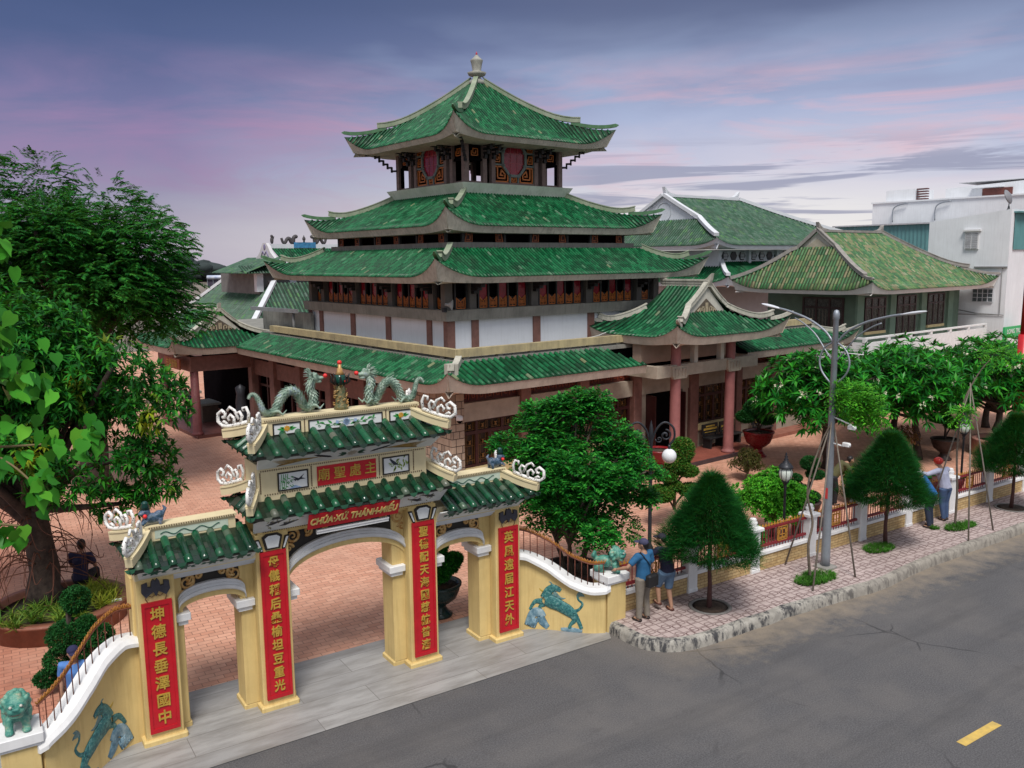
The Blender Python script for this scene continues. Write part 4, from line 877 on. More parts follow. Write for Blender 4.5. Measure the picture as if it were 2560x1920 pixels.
# arches
def arch(x0, x1, zs, zt, ztop):
    c = (x0 + x1) / 2; h = (x1 - x0) / 2; n = 24
    P = [(c - h * math.cos(PI * k / n), zs + (zt - zs) * math.sin(PI * k / n) ** .8) for k in range(n + 1)]
    q = .28
    O = [(x, z + q) for x, z in P]; I = P; m = MB(); vs = []
    # yellow ring under the moulding
    for (x, z) in I:
        z2 = z + .17; vs += [(x, 13.93, z), (x, 13.93, z2), (x, 14.40, z2), (x, 14.40, z)]
    m.add(vs, [(i * 4 + k, i * 4 + (k + 1) % 4, (i + 1) * 4 + (k + 1) % 4, (i + 1) * 4 + k) for i in range(n) for k in range(4)] + [(0, 1, 2, 3), (n * 4 + 3, n * 4 + 2, n * 4 + 1, n * 4)])
    a = m.build('arch', YELLOW, gate); m = MB(); vs = []
    for k, (x, z) in enumerate(I):
        for yy, za, zb in ((13.86, .125, .25),): vs += [(x, 13.88, z + .105), (x, 13.86, z + .13), (x, 13.86, z + .18), (x, 13.885, z + .185), (x, 13.885, z + .225), (x, 13.90, z + .235), (x, 13.90, z + .275), (x, 13.99, z + .275), (x, 13.93, z + .105)]
    w = 9
    m.add(vs, [(i * w + k, i * w + (k + 1) % w, (i + 1) * w + (k + 1) % w, (i + 1) * w + k) for i in range(n) for k in range(w)], False); m.build('moulding', WHITEP2, a)
    m = MB(); poly = [(x, z + .2) for x, z in I]; m.prism(poly + [(x1, ztop), (x0, ztop)], (0, 13.97, 0), (1, 0, 0), (0, 0, 1), (0, 1, 0), .06); sp = m.build('spandrel', BFRAME, a)
    m = MB()
    for s in (-1, 1):
        hh = ztop - zs - .35; L = h * .9
        for cx, cz, r, tn, a0, sg in ((h - .16, ztop - .16, .13, 1.6, PI * .5, s), (h * .62, ztop - .11, .085, 1.5, -PI * .3, -s), (h * .36, ztop - .08, .06, 1.4, PI * .4, s), (h - .09, ztop - .36, .08, 1.3, PI, -s)):
            zz = min(cz, ztop - r * .9)
            ring = spiral((c + s * cx, zz), r, tn, a0 if s > 0 else PI - a0, sg)
            k = abs(c + s * cx - c) / h; za = zs + (zt - zs) * max(0, 1 - min(1, k) ** 2) ** .4 + .24
            ring = [(x, max(z, za)) for x, z in ring]
            m.tube(to3(ring, (0, 13.96, 0), (1, 0, 0), (0, 0, 1)), [.030 * (1 - .5 * i / 20) for i in range(21)], 6)
    m.build('gilded_scrollwork', SCROLLG, a)
arch(2.62, 3.70, 1.93, 2.17, 2.64); arch(4.40, 6.72, 1.98, 2.58, 3.08); arch(7.28, 8.38, 1.93, 2.17, 2.64)
for x0, x1 in ((2.56, 2.80), (3.53, 3.845), (4.415, 4.62), (6.33, 6.655), (7.245, 7.48), (8.21, 8.545)):
    m = MB(); m.bbox((x0, 13.86, 1.88), (x1, 14.5, 2.0), .012); m.bbox((x0 + .04, 13.9, 1.80), (x1 - .04, 14.46, 1.88), .01); m.build('capital', WHITEP, gate)
# beams above the side arches and main arch
for x0, x1 in ((2.55, 3.86), (7.24, 8.56)):
    m = MB(); m.box((x0, 13.85, 2.62), (x1, 14.4, 2.66)); m.box((x0, 13.80, 2.66), (x1, 14.42, 2.71)); m.box((x0, 13.74, 2.71), (x1, 14.44, 2.76)); m.build('cornice', WHITEP2, gate)
MB().box((1.98, 13.73, 2.74), (3.86, 14.42, 3.02)).build('attic', CREAM, gate); MB().box((7.24, 13.73, 2.74), (9.13, 14.42, 3.02)).build('attic', CREAM, gate)
m = MB(); m.box((4.41, 13.82, 3.06), (6.66, 14.42, 3.12)); m.box((3.9, 13.74, 3.12), (7.2, 14.44, 3.5)); m.build('attic', YELLOW, gate)
m = MB(); m.box((4.86, 13.56, 3.0), (6.2, 13.6, 3.05)); m.box((4.86, 13.54, 3.05), (6.2, 13.6, 3.075)); m.build('lamp_batten', WHITEP, gate)
MB().box((3.95, 13.76, 3.5), (7.08, 14.44, 4.3)).build('upper_storey', CREAM, gate)
m = MB(); m.box((4.15, 13.95, 4.6), (7.03, 14.25, 5.0)); m.box((4.13, 13.93, 4.96), (7.05, 14.27, 5.02)); rw = m.build('ridge_wall', CREAM, gate)
for x0, x1 in ((2.24, 3.62), (7.56, 8.95)):
    m = MB(); m.box((x0, 13.98, 3.2), (x1, 14.22, 3.46)); m.box((x0 - .02, 13.95, 3.46), (x1 + .02, 14.25, 3.5)); w = m.build('ridge_wall', CREAM, gate)
    m = MB(); m.box((x0 + .12, 13.972, 3.29), (x1 - .12, 13.98, 3.42)); w2 = m.build('vine_panel', M('pale_green_panel', (.50, .58, .48), .5, .15, 4), w)
    m = MB(); m.tube([(x0 + .2 + k * .04, 13.966, 3.355 + .03 * math.sin(k * .9)) for k in range(int((x1 - x0 - .4) / .04))], .008, 5); m.build('vine', GDARK, w)
# painted panels
def panel(name, x0, x1, z0, z1, y, parent, bg=WPANEL, fr=.022):
    m = MB(); m.box((x0, y, z0), (x1, y + .01, z1)); m.box((x0, y - .015, z0), (x0 + fr, y, z1)); m.box((x1 - fr, y - .015, z0), (x1, y, z1)); m.box((x0 + fr, y - .015, z0), (x1 - fr, y, z0 + fr)); m.box((x0 + fr, y - .015, z1 - fr), (x1 - fr, y, z1))
    f = m.build(name, BFRAME, parent)
    MB().box((x0 + fr, y - .004, z0 + fr), (x1 - fr, y - .001, z1 - fr)).build('porcelain', bg, f); return f
def paint(name, polys, x, z, y, mat, parent, s=1., mx=1, tilt=None):
    m = MB()
    for p in polys: m.prism([(q[0] * s * mx, q[1] * s) for q in p], (x, y, z), (1, 0, 0), (0, 0, 1), (0, -1, 0), .003)
    return m.build(name, mat, parent)
def petals(n, r0, r1, w, a0=0): 
    out = []
    for k in range(n):
        a = a0 + 2 * PI * k / n; c, s = math.cos(a), math.sin(a)
        out.append([(c * r0, s * r0), (c * (r0 + r1) / 2 - s * w, s * (r0 + r1) / 2 + c * w), (c * r1, s * r1), (c * (r0 + r1) / 2 + s * w, s * (r0 + r1) / 2 - c * w)])
    return out
def leafp(x, y, a, L, w): c, s = math.cos(a), math.sin(a); return [(x, y), (x + c * L * .4 - s * w, y + s * L * .4 + c * w), (x + c * L, y + s * L), (x + c * L * .4 + s * w, y + s * L * .4 - c * w)]
PGREEN = M('leaf_green_paint', (.04, .30, .06), .5, .4, 20); PYEL = M('flower_yellow_paint', (.65, .33, .03), .5, .3, 20); PBLUE = M('flower_blue_paint', (.30, .42, .62), .5, .25, 20); PGOLD = M('phoenix_gold_paint', (.40, .24, .06), .5, .5, 16)
for x0, x1 in ((4.31, 4.80), (6.45, 6.92)):
    f = panel('flower_panel', x0, x1, 4.71, 4.92, 13.95, gate); c = (x0 + x1) / 2
    paint('leaves', [leafp(-.02, -.01, PI - .15, .15, .03), leafp(.02, -.01, .15, .15, .03), leafp(-.03, 0, PI - .5, .1, .02), leafp(.03, 0, .5, .1, .02)], c, 4.81, 13.944, PGREEN, f)
    paint('flower', petals(8, .005, .06, .016), c, 4.82, 13.941, PYEL, f)
f = panel('flower_panel', 4.93, 6.32, 4.71, 4.92, 13.95, gate); c = 5.625
paint('leaves', [leafp(s * x, dy, (a if s > 0 else PI - a), L, .02) for s in (-1, 1) for x, dy, a, L in ((.07, -.04, .25, .15), (.1, -.01, -.3, .1), (.26, .0, .7, .12), (.3, 0, -.5, .09), (.4, .02, .3, .1), (.5, .03, .9, .07))], c, 4.81, 13.944, PGREEN, f)
m = MB()
for s in (-1, 1):
    m.strokes([[(c + s * x, 4.81 + .03 * math.sin(x * 16)) for x in np.linspace(.05, .56, 14)]] + [[(p[0], p[1]) for p in spiral((c + s * xx, 4.80), .03, 1.2, 0, s, 10)] for xx in (.22, .36, .5)], (0, 13.944, 0), (1, 0, 0), (0, 0, 1), .007, (0, -1, 0), .003)
m.build('tendrils', PGREEN, f)
paint('flower', petals(10, .0, .075, .02) , c, 4.82, 13.941, PBLUE, f); paint('flower', petals(6, .0, .04, .012), c - .17, 4.83, 13.941, PBLUE, f); paint('flower', petals(6, .0, .04, .012), c + .17, 4.83, 13.941, PBLUE, f)
# name board in the upper storey and its two pictures
m = MB(); m.box((4.98, 13.74, 3.79), (6.07, 13.76, 4.13)); nb = m.build('name_board', REDPAINT, gate)
text_mesh('lettering', '廟 聖 處 主', .225, LETTER, nb, plane_mat((5.525, 13.735, 3.965), (1, 0, 0), (0, 0, 1)), .008, .002)
f = panel('bamboo_picture', 4.29, 4.82, 3.80, 4.12, 13.75, gate)
m = MB(); m.strokes([[(4.33 + .03 * k, 3.83), (4.36 + .035 * k, 4.08)] for k in range(4)], (0, 13.744, 0), (1, 0, 0), (0, 0, 1), .01, (0, -1, 0), .003); m.build('bamboo', PGREEN, f)
rr = random.Random(4); paint('leaves', [leafp(rr.uniform(0, .2), rr.uniform(-.02, .2), rr.uniform(-1.2, -.2), .06, .008) for _ in range(22)], 4.33, 3.87, 13.743, PGREEN, f)
SW = [[(-.12, .05), (-.04, .01), (0, -.01), (.1, .06), (.05, 0), (.12, -.03), (.03, -.03), (-.02, -.05), (-.05, -.02)], [(-.03, -.03), (-.1, .0), (-.06, -.05)]]
paint('swallow', SW, 4.65, 3.99, 13.742, BPAINT, f, 1.0); paint('distant_hills', [[(-.1, 0), (0, .05), (.12, 0)]], 4.58, 3.825, 13.743, PBLUE, f)
f = panel('bird_picture', 6.20, 6.73, 3.80, 4.12, 13.75, gate)
paint('leaves', [leafp(rr.uniform(.22, .46), rr.uniform(.03, .24), rr.uniform(1, 5), .08, .016) for _ in range(16)] + [leafp(rr.uniform(.08, .3), rr.uniform(.1, .17), rr.uniform(-.6, .6), .05, .01) for _ in range(8)], 6.22, 3.83, 13.743, M('olive_paint', (.22, .32, .05), .5, .4, 20), f)
paint('bird', [[(-.09, .08), (-.05, .07), (.02, .02), (.1, -.05), (.0, -.04), (-.04, .0)], leafp(-.05, .07, 2.0, .04, .008)], 6.42, 4.0, 13.742, BPAINT, f)
# slanting painted eave boards
def eave_board(x0, x1, z0, z1, y0, y1, mat, name='eave_board'):
    m = MB(); m.add([(x0 + .06, y0, z0), (x1 - .06, y0, z0), (x1, y1, z1), (x0, y1, z1), (x0 + .06, y0 + .05, z0), (x1 - .06, y0 + .05, z0), (x1, y1 + .05, z1), (x0, y1 + .05, z1)], [(0, 1, 2, 3), (7, 6, 5, 4), (0, 4, 5, 1), (3, 2, 6, 7), (0, 3, 7, 4), (1, 5, 6, 2)]); b = m.build(name, mat, gate)
    return b, plane_mat(((x0 + x1) / 2, (y0 + y1) / 2 - .004, (z0 + z1) / 2), (1, 0, 0), (0, y1 - y0, z1 - z0))
def on_board(Mx, name, polys, mat, parent):
    m = MB()
    for p in polys: m.prism(p, (0, 0, 0), (1, 0, 0), (0, 1, 0), (0, 0, 1), .003)
    m.xf(Mx); return m.build(name, mat, parent)
for x0, x1 in ((1.98, 3.84), (7.2, 9.14)):
    b, Mx = eave_board(x0, x1, 2.76, 2.99, 13.72, 13.45, GPANEL)
    LV = []
    for k in range(4): 
        cx = -.66 + k * .44 ; LV += [leafp(cx, 0, a, .11, .03) for a in (.1, 1.1, 2.1, 3.1, 4.2, 5.2)] + [leafp(cx + .1, -.02, a, .09, .025) for a in (-.5, .4)] + [leafp(cx - .1, .0, a, .09, .025) for a in (2.8, 3.5)]
    on_board(Mx, 'leaf_sprigs', LV, GDARK, b)
b, Mx = eave_board(3.78, 7.38, 3.16, 3.46, 13.72, 13.44, GPANEL)
for s in (-1, 1):
    PB = [[(-.16, .06), (-.02, .05), (.06, .02), (.16, -.04), (.05, -.05), (-.04, 0)], [(.04, .03), (.1, .06), (.09, .01)]]
    on_board(Mx, 'painted_birds', [[(q[0] * s + s * x, q[1] + z) for q in p] for x, z in ((1.42, .03), (1.18, -.05)) for p in PB], BPAINT, b)
    on_board(Mx, 'painted_twigs', [leafp(s * (1.0 + rr.random() * .55), rr.uniform(-.12, .1), rr.uniform(0, 6), .06, .012) for _ in range(20)], M('ochre_paint', (.30, .27, .16), .6, .4, 20), b)
b, Mx = eave_board(3.90, 7.24, 4.22, 4.44, 13.74, 13.46, GPANEL)
PH = []
for s in (-1, 1):
    for k in range(7): PH.append([(s * (.55 + .02 * k), .0), (s * (1.0 + .05 * k), .06 - .03 * k), (s * (1.42 - .03 * k), .07 - .025 * k), (s * (1.0 + .05 * k), .035 - .03 * k)])
on_board(Mx, 'phoenix_tails', PH, PGOLD, b); on_board(Mx, 'phoenix_wings', [leafp(s * (.35 + .05 * k), -.06 + .02 * k, (.5 if s > 0 else PI - .5), .2, .03) for s in (-1, 1) for k in range(5)], BPAINT, b)
on_board(Mx, 'peony', petals(9, .0, .1, .03), M('peony_paint', (.5, .46, .38), .5), b); on_board(Mx, 'leaves', [leafp(s * .1, -.02, a if s > 0 else PI - a, .16, .035) for s in (-1, 1) for a in (-.3, .3, .7)], GDARK, b)
# hanging red board
t0 = Vector((5.52, 13.46, 3.27)); m = MB(); m.box((-.84, -.15, -.012), (.84, .15, .012)); Mx = plane_mat(t0, (1, 0, 0), (0, -.42, 1)); m.xf(Mx); nb = m.build('hanging_board', REDPAINT, gate)
text_mesh('lettering', 'CHÚA·XỨ. THÁNH-MIẾU', .18, M('pale_gold_lettering', (.62, .46, .16), .45, .25, 12), nb, Mx @ Matrix.Translation((0, -.005, .016)) @ Matrix(((1, .15, 0, 0), (0, 1, 0, 0), (0, 0, 1, 0), (0, 0, 0, 1))), .006, .007, xs=.80)
# roofs of the gateway
def curls(mb, o, U, s=1., kind=0):
    """openwork curls standing on a hip: U runs outwards and down, V is up"""
    U = Vector(U); V = Vector((0, 0, 1))
    L = [([(-.5, .03), (-.3, .02), (-.1, .02), (.06, .05), (.15, .14), (.14, .26), (.05, .30), (-.02, .24), (.0, .18), (.05, .19)], .034),
         ([(-.34, .04), (-.38, .14), (-.33, .22), (-.25, .2), (-.26, .14)], .028), ([(-.2, .03), (-.2, .14), (-.13, .2), (-.07, .16), (-.1, .11)], .028), ([(-.5, .03), (-.52, .16), (-.47, .27), (-.40, .27), (-.41, .21)], .028)]
    if kind: L += [([(-.3, .1), (-.22, .26), (-.12, .33), (-.06, .28)], .026), ([(-.05, .06), (.02, .12), (.05, .1)], .024)]
    for pts, r in L:
        P = [Vector(o) + U * (x * s) + V * (y * s) for x, y in pts]; mb.tube(P, [r * s * (1 - .25 * i / len(P)) for i in range(len(P))], 7)
    return mb
def gate_roof(x0, x1, zr, zt, inset, pitch, name, k0, y0=13.36, skip=None, cl=True, cr=True):
    D = .66; yb = 28.2 - y0; hk = D / inset
    Fs = [Face((x0, y0), (1, 0), (0, 1), x1 - x0, D, zr, zt, (hk, INF) if cl else None, (hk, INF) if cr else None, .06, .5, .04, 1.0, liftL=.06 if cl else 0, liftR=.06 if cr else 0), Face((x1, yb), (-1, 0), (0, -1), x1 - x0, D, zr, zt, (hk, INF) if cr else None, (hk, INF) if cl else None, .06, .5, .04, 1.0, liftL=.06 if cr else 0, liftR=.06 if cl else 0)]
    if cl: Fs.append(Face((x0, yb), (0, -1), (1, 0), yb - y0, inset, zr, zt, (1 / hk, INF), (1 / hk, INF), .06, .5, .04))
    if cr: Fs.append(Face((x1, y0), (0, 1), (-1, 0), yb - y0, inset, zr, zt, (1 / hk, INF), (1 / hk, INF), .06, .5, .04))
    tb = MB()
    for i, F in enumerate(Fs):
        F.tiles(tb, pitch, .062, .13, k0 + 60 * i, steps=6)
        # scalloped drip tiles and pan courses
        n = round(F.L / pitch); P = F.L / n
        for k in range(n + 1):
            x = k * P; dm = F.dmax(min(max(x, .02), F.L - .02))
            c = F.pos(min(max(x, .01), F.L - .01), .0, -.01); U = F.U
            tb.add([c + U * -.08 + Vector((0, 0, .015)), c + U * .08 + Vector((0, 0, .015)), c + U * .05 - F.IN * .012 + Vector((0, 0, -.035)), c - F.IN * .015 + Vector((0, 0, -.06)), c + U * -.05 - F.IN * .012 + Vector((0, 0, -.035))], [(0, 1, 2, 3, 4)], False, [[(k0 + k + .5, .5)] * 5])
            if k < n:
                x = (k + .5) * P; dm = F.dmax(x)
                for q in range(4):
                    if dm * (q + 1) / 5 < .08: continue
                    a = F.pos(k * P + .06, dm * (q + .2) / 4.5, .035); b = F.pos((k + 1) * P - .06, dm * (q + .2) / 4.5, .035); c2 = F.pos((k + 1) * P - .06, dm * (q + 1.1) / 4.5, .0); d2 = F.pos(k * P + .06, dm * (q + 1.1) / 4.5, .0)
    rf = tb.build(name, GATE_TILE, gate)
    fb = MB()
    for F in Fs: F.fascia(fb, zr - .05, .02, .02, n=8, depth=.3)
    fb.build('eave_edge', M('dark_eave', (.05, .05, .04), .8), rf)
    for F, side, dx, dy in ([(Fs[0], 'L', -1, -1), (Fs[1], 'R', -1, 1)] if cl else []) + ([(Fs[0], 'R', 1, -1), (Fs[1], 'L', 1, 1)] if cr else []):
        hb = MB(); pts = list(reversed(F.hip(side, 0, 1.05, 8, .04))); hb.sweep(pts, .11, .13); hb.sweep([p + Vector((0, 0, .13)) for p in pts], .14, .03); hp = hb.build('hip_ridge', CREAM, rf)
        e = pts[-1] + Vector((0, 0, .16)); U = (pts[-1] - pts[0]); Ln = U.length; U = U.normalized()
        cm = MB(); curls(cm, e - U * .02, U, max(1.0, Ln * 1.2), 1); cm.build('curl_ornament', MOSAIC, rf)
    return rf
gate_roof(3.72, 7.4, 3.49, 3.80, .30, .262, 'roof', 0); gate_roof(3.80, 7.30, 4.50, 4.76, .40, .27, 'roof', 600)
gate_roof(1.90, 3.80, 3.02, 3.28, .36, .225, 'roof', 1200, cr=False); gate_roof(7.34, 9.26, 3.02, 3.28, .36, .225, 'roof', 1800, cl=False)
# little studs in dotted lines along the cream edges
m = MB()
def dots(x0, z0, x1, z1, y, n):
    for k in range(n):
        t = (k + .5) / n; m.box((x0 + (x1 - x0) * t - .008, y - .008, z0 + (z1 - z0) * t - .012), (x0 + (x1 - x0) * t + .008, y, z0 + (z1 - z0) * t + .012))
for a in ((4.16, 4.98, 7.02, 4.98, 13.928, 80), (4.18, 4.68, 7.0, 4.68, 13.948, 80), (4.2, 4.72, 4.2, 4.95, 13.948, 8), (4.865, 4.72, 4.865, 4.95, 13.948, 8), (6.385, 4.72, 6.385, 4.95, 13.948, 8), (6.98, 4.72, 6.98, 4.95, 13.948, 8), (4.0, 4.18, 7.04, 4.18, 13.758, 80), (4.0, 3.80, 4.0, 4.16, 13.758, 12), (4.88, 3.80, 4.88, 4.16, 13.758, 12), (6.14, 3.80, 6.14, 4.16, 13.758, 12), (6.82, 3.8, 6.82, 4.16, 13.758, 12), (4.05, 3.77, 7.0, 3.77, 13.758, 70), (2.26, 3.48, 3.6, 3.48, 13.948, 36), (7.58, 3.48, 8.93, 3.48, 13.948, 36), (3.98, 3.15, 7.15, 3.15, 13.738, 80)): dots(*a)
st = m.build('studs', M('brown_stud', (.12, .07, .04), .6), gate); st['kind'] = 'stuff'
# ---------------------------------------------------------------- sculptures on the gateway
def glaze(name, cols, sc=9):
    m = bpy.data.materials.new(name); m.use_nodes = True; T = NT(m.node_tree); p = T.n['Principled BSDF']; tc = T.new('ShaderNodeTexCoord').outputs['Object']
    n = T.noise(tc, sc, 5, .65); c = T.ramp(n, [(.3 + .4 * i / (len(cols) - 1), x) for i, x in enumerate(cols)])
    T.set(p.inputs['Base Color'], c); p.inputs['Roughness'].default_value = .35
    b = T.new('ShaderNodeBump'); b.inputs['Strength'].default_value = .5; b.inputs['Distance'].default_value = .02; T.set(b.inputs['Height'], T.noise(tc, 45, 4, .7)); T.l.new(b.outputs[0], p.inputs['Normal']); MATS[name] = m; return m
DRAG = glaze('dragon_mosaic', [(.05, .10, .07), (.16, .25, .19), (.30, .38, .30), (.28, .36, .44)], 7)
REDBALL = M('red_pompom', (.75, .03, .03), .4)
def dragon(s, x0, label):
    t = thing('dragon_statue', label, 'statue', (x0, 14.1, 5.02), local=True, group='dragons on the gateway ridge')
    P = [(-.98, .34), (-.93, .40), (-.86, .38), (-.80, .26), (-.74, .10), (-.64, .06), (-.54, .10), (-.46, .24), (-.38, .36), (-.27, .42), (-.16, .36), (-.08, .22), (.0, .10), (.1, .12), (.13, .26), (.08, .42), (.12, .54)]
    # smooth the path
    Q = []
    for i in range(len(P) - 1):
        for k in range(4):
            f = k / 4; p0, p1, p2, p3 = P[max(i - 1, 0)], P[i], P[i + 1], P[min(i + 2, len(P) - 1)]
            Q.append(tuple(.5 * ((2 * p1[j]) + (-p0[j] + p2[j]) * f + (2 * p0[j] - 5 * p1[j] + 4 * p2[j] - p3[j]) * f * f + (-p0[j] + 3 * p1[j] - 3 * p2[j] + p3[j]) * f ** 3) for j in (0, 1)))
    Q.append(P[-1]); n = len(Q); rad = [.025 + .05 * min(1, i / n * 2.2) for i in range(n)]
    m = MB(); pts = [Vector((s * x, .02 * math.sin(i * .3), z)) for i, (x, z) in enumerate(Q)]; m.tube(pts, rad, 10); rnd = random.Random(3)
    body = m.build('body', DRAG, t); m = MB()
    for i in range(1, n - 1):                    # scales and fin spikes
        T_ = (pts[i + 1] - pts[i - 1]).normalized(); Y = Vector((0, 1, 0)); N_ = T_.cross(Y)
        for a in range(9):
            an = 2 * PI * (a + .5 * (i % 2)) / 9; d = N_ * math.cos(an) + Y * math.sin(an); b0 = pts[i] + d * rad[i] * .9; L = rad[i] * (.75 + .5 * rnd.random())
            sd = T_.cross(d) * rad[i] * .34; m.add([b0 - sd, b0 + sd, b0 + d * L * .55 - T_ * L * .8], [(0, 1, 2)])
    m.build('scales', DRAG, t)
    hx, hz = s * .16, .60
    blob('head', DRAG, t, [('b', (hx, 0, hz), (.10, .085, .085)), ('b', (hx + s * .10, 0, hz - .01), (.09, .06, .035)), ('b', (hx + s * .08, 0, hz - .075), (.07, .05, .025)), ('b', (hx + s * .02, .05, hz + .06), .035), ('b', (hx + s * .02, -.05, hz + .06), .035), ('t', [(hx - s * .05, .04, hz + .06), (hx - s * .15, .06, hz + .12)], [.02, .008]), ('t', [(hx - s * .05, -.04, hz + .06), (hx - s * .15, -.06, hz + .12)], [.02, .008])], .014, 2)
    m = MB()
    for k in range(26):
        a = rnd.uniform(0, 2 * PI); b0 = Vector((hx - s * .05, .07 * math.cos(a), hz + .07 * math.sin(a))); d = Vector((-s * rnd.uniform(.1, .7), math.cos(a), math.sin(a))).normalized(); m.tube([b0, b0 + d * .08, b0 + d * .13 + Vector((-s * .03, 0, -.02))], [.014, .01, .003], 5)
    m.build('mane', DRAG, t)
    for k, (lx, lz) in enumerate(((-.62, .08), (-.62, .08), (.04, .12), (.04, .12))):
        yy = .07 if k % 2 else -.07; m = MB(); m.tube([(s * lx, yy * .6, lz), (s * (lx + .1), yy * 1.4, lz + .02), (s * (lx + .17), yy * 1.6, lz - .07 + .02), (s * (lx + .24), yy * 1.7, lz + .03)], [.03, .028, .022, .006], 7); m.build('leg', DRAG, t)
    MB().ball((hx + s * .2, -.02, hz + .02), .04, 12, 8).build('pompom', REDBALL, t)
dragon(1, 4.96, 'mosaic dragon on the gateway ridge, on the broadleaf tree side of the pearl tower'); dragon(-1, 6.26, 'mosaic dragon on the gateway ridge, between the pearl tower and the stone pier')
t = thing('pearl_tower', 'small gilded tower carrying a green flaming pearl on the gateway ridge', 'ornament', (5.6, 14.1, 5.02), local=True)
m = MB(); m.lathe([(.13, 0), (.12, .06), (.095, .12), (.10, .2), (.085, .26), (.09, .36), (.075, .42)], n=10); m.build('tower', M('gilded_mosaic', (.24, .17, .07), .4, .6, 22, col2=(.06, .10, .05), bump=.8, bscale=40), t)
m = MB(); rnd = random.Random(8)
for k in range(60):
    a, z = rnd.uniform(0, 2 * PI), rnd.uniform(.02, .42); r = .11 - z * .07; m.tube([(r * math.cos(a), r * math.sin(a), z), ((r + .03) * math.cos(a + .2), (r + .03) * math.sin(a + .2), z + .04), (r * math.cos(a + .4), r * math.sin(a + .4), z + .03)], .008, 5)
m.build('tracery', SCROLLG, t)
MB().ball((0, 0, .53), (.11, .11, .12), 18, 12).build('pearl', M('dark_green_pearl', (.01, .07, .05), .2, .3, 8), t)
m = MB()
for k in range(10):
    a = 2 * PI * k / 10; m.tube([(.1 * math.cos(a), .1 * math.sin(a), .45), (.17 * math.cos(a), .17 * math.sin(a), .5), (.15 * math.cos(a), .15 * math.sin(a), .58), (.18 * math.cos(a), .18 * math.sin(a), .63)], [.02, .022, .015, .004], 6)
m.build('flames', BFRAME, t); m = MB(); m.lathe([(.08, .62), (.05, .68), (.05, .72), (.03, .74), (.03, .8)], n=12); m.build('spire', SCROLLG, t)
MB().ball((0, 0, .83), .042, 12, 8).build('pompom', REDBALL, t); MB().ball((.06, -.12, .5), .03, 10, 6).build('pompom', REDBALL, t)
BLUEG = glaze('blue_black_glaze', [(.01, .015, .03), (.02, .06, .10), (.10, .14, .22), (.30, .27, .22)], 10)
def figurine(x, s, label):
    t = thing('guardian_figurine', label, 'figurine', (x, 14.08, 3.5), local=True, group='guardian figurines on the side ridges')
    blob('body', BLUEG, t, [('b', (0, 0, .11), (.14, .08, .08)), ('b', (-s * .1, 0, .22), (.075, .07, .075)), ('b', (-s * .17, 0, .20), (.04, .05, .035)), ('b', (s * .1, 0, .14), (.08, .08, .08)), ('t', [(-s * .1, .06, .1), (-s * .15, .06, 0)], [.035, .03]), ('t', [(-s * .1, -.06, .1), (-s * .17, -.06, .03)], [.035, .03]), ('t', [(s * .12, .06, .1), (s * .12, .06, 0)], [.035, .03]), ('t', [(s * .12, -.06, .1), (s * .1, -.06, 0)], [.035, .03]), ('t', [(s * .16, 0, .16), (s * .2, 0, .24), (s * .16, 0, .29)], [.03, .03, .015])], .014, 2)
    m = MB(); m.lathe([(.07, .27), (.06, .3), (.075, .31), (.05, .35), (.06, .36), (.03, .39), (0, .4)], (-s * .1, 0, 0), 12); m.build('hat', M('dark_green_glaze', (.01, .06, .05), .3), t)
    MB().ball((-s * .12, -.08, .17), .034, 10, 6).build('pompom', REDBALL, t)
figurine(2.36, 1, 'blue-black lion figurine with red pompom over the arch nearest the broadleaf tree'); figurine(8.80, -1, 'dark lion figurine with red pompom on the side ridge beside the bushy tree')
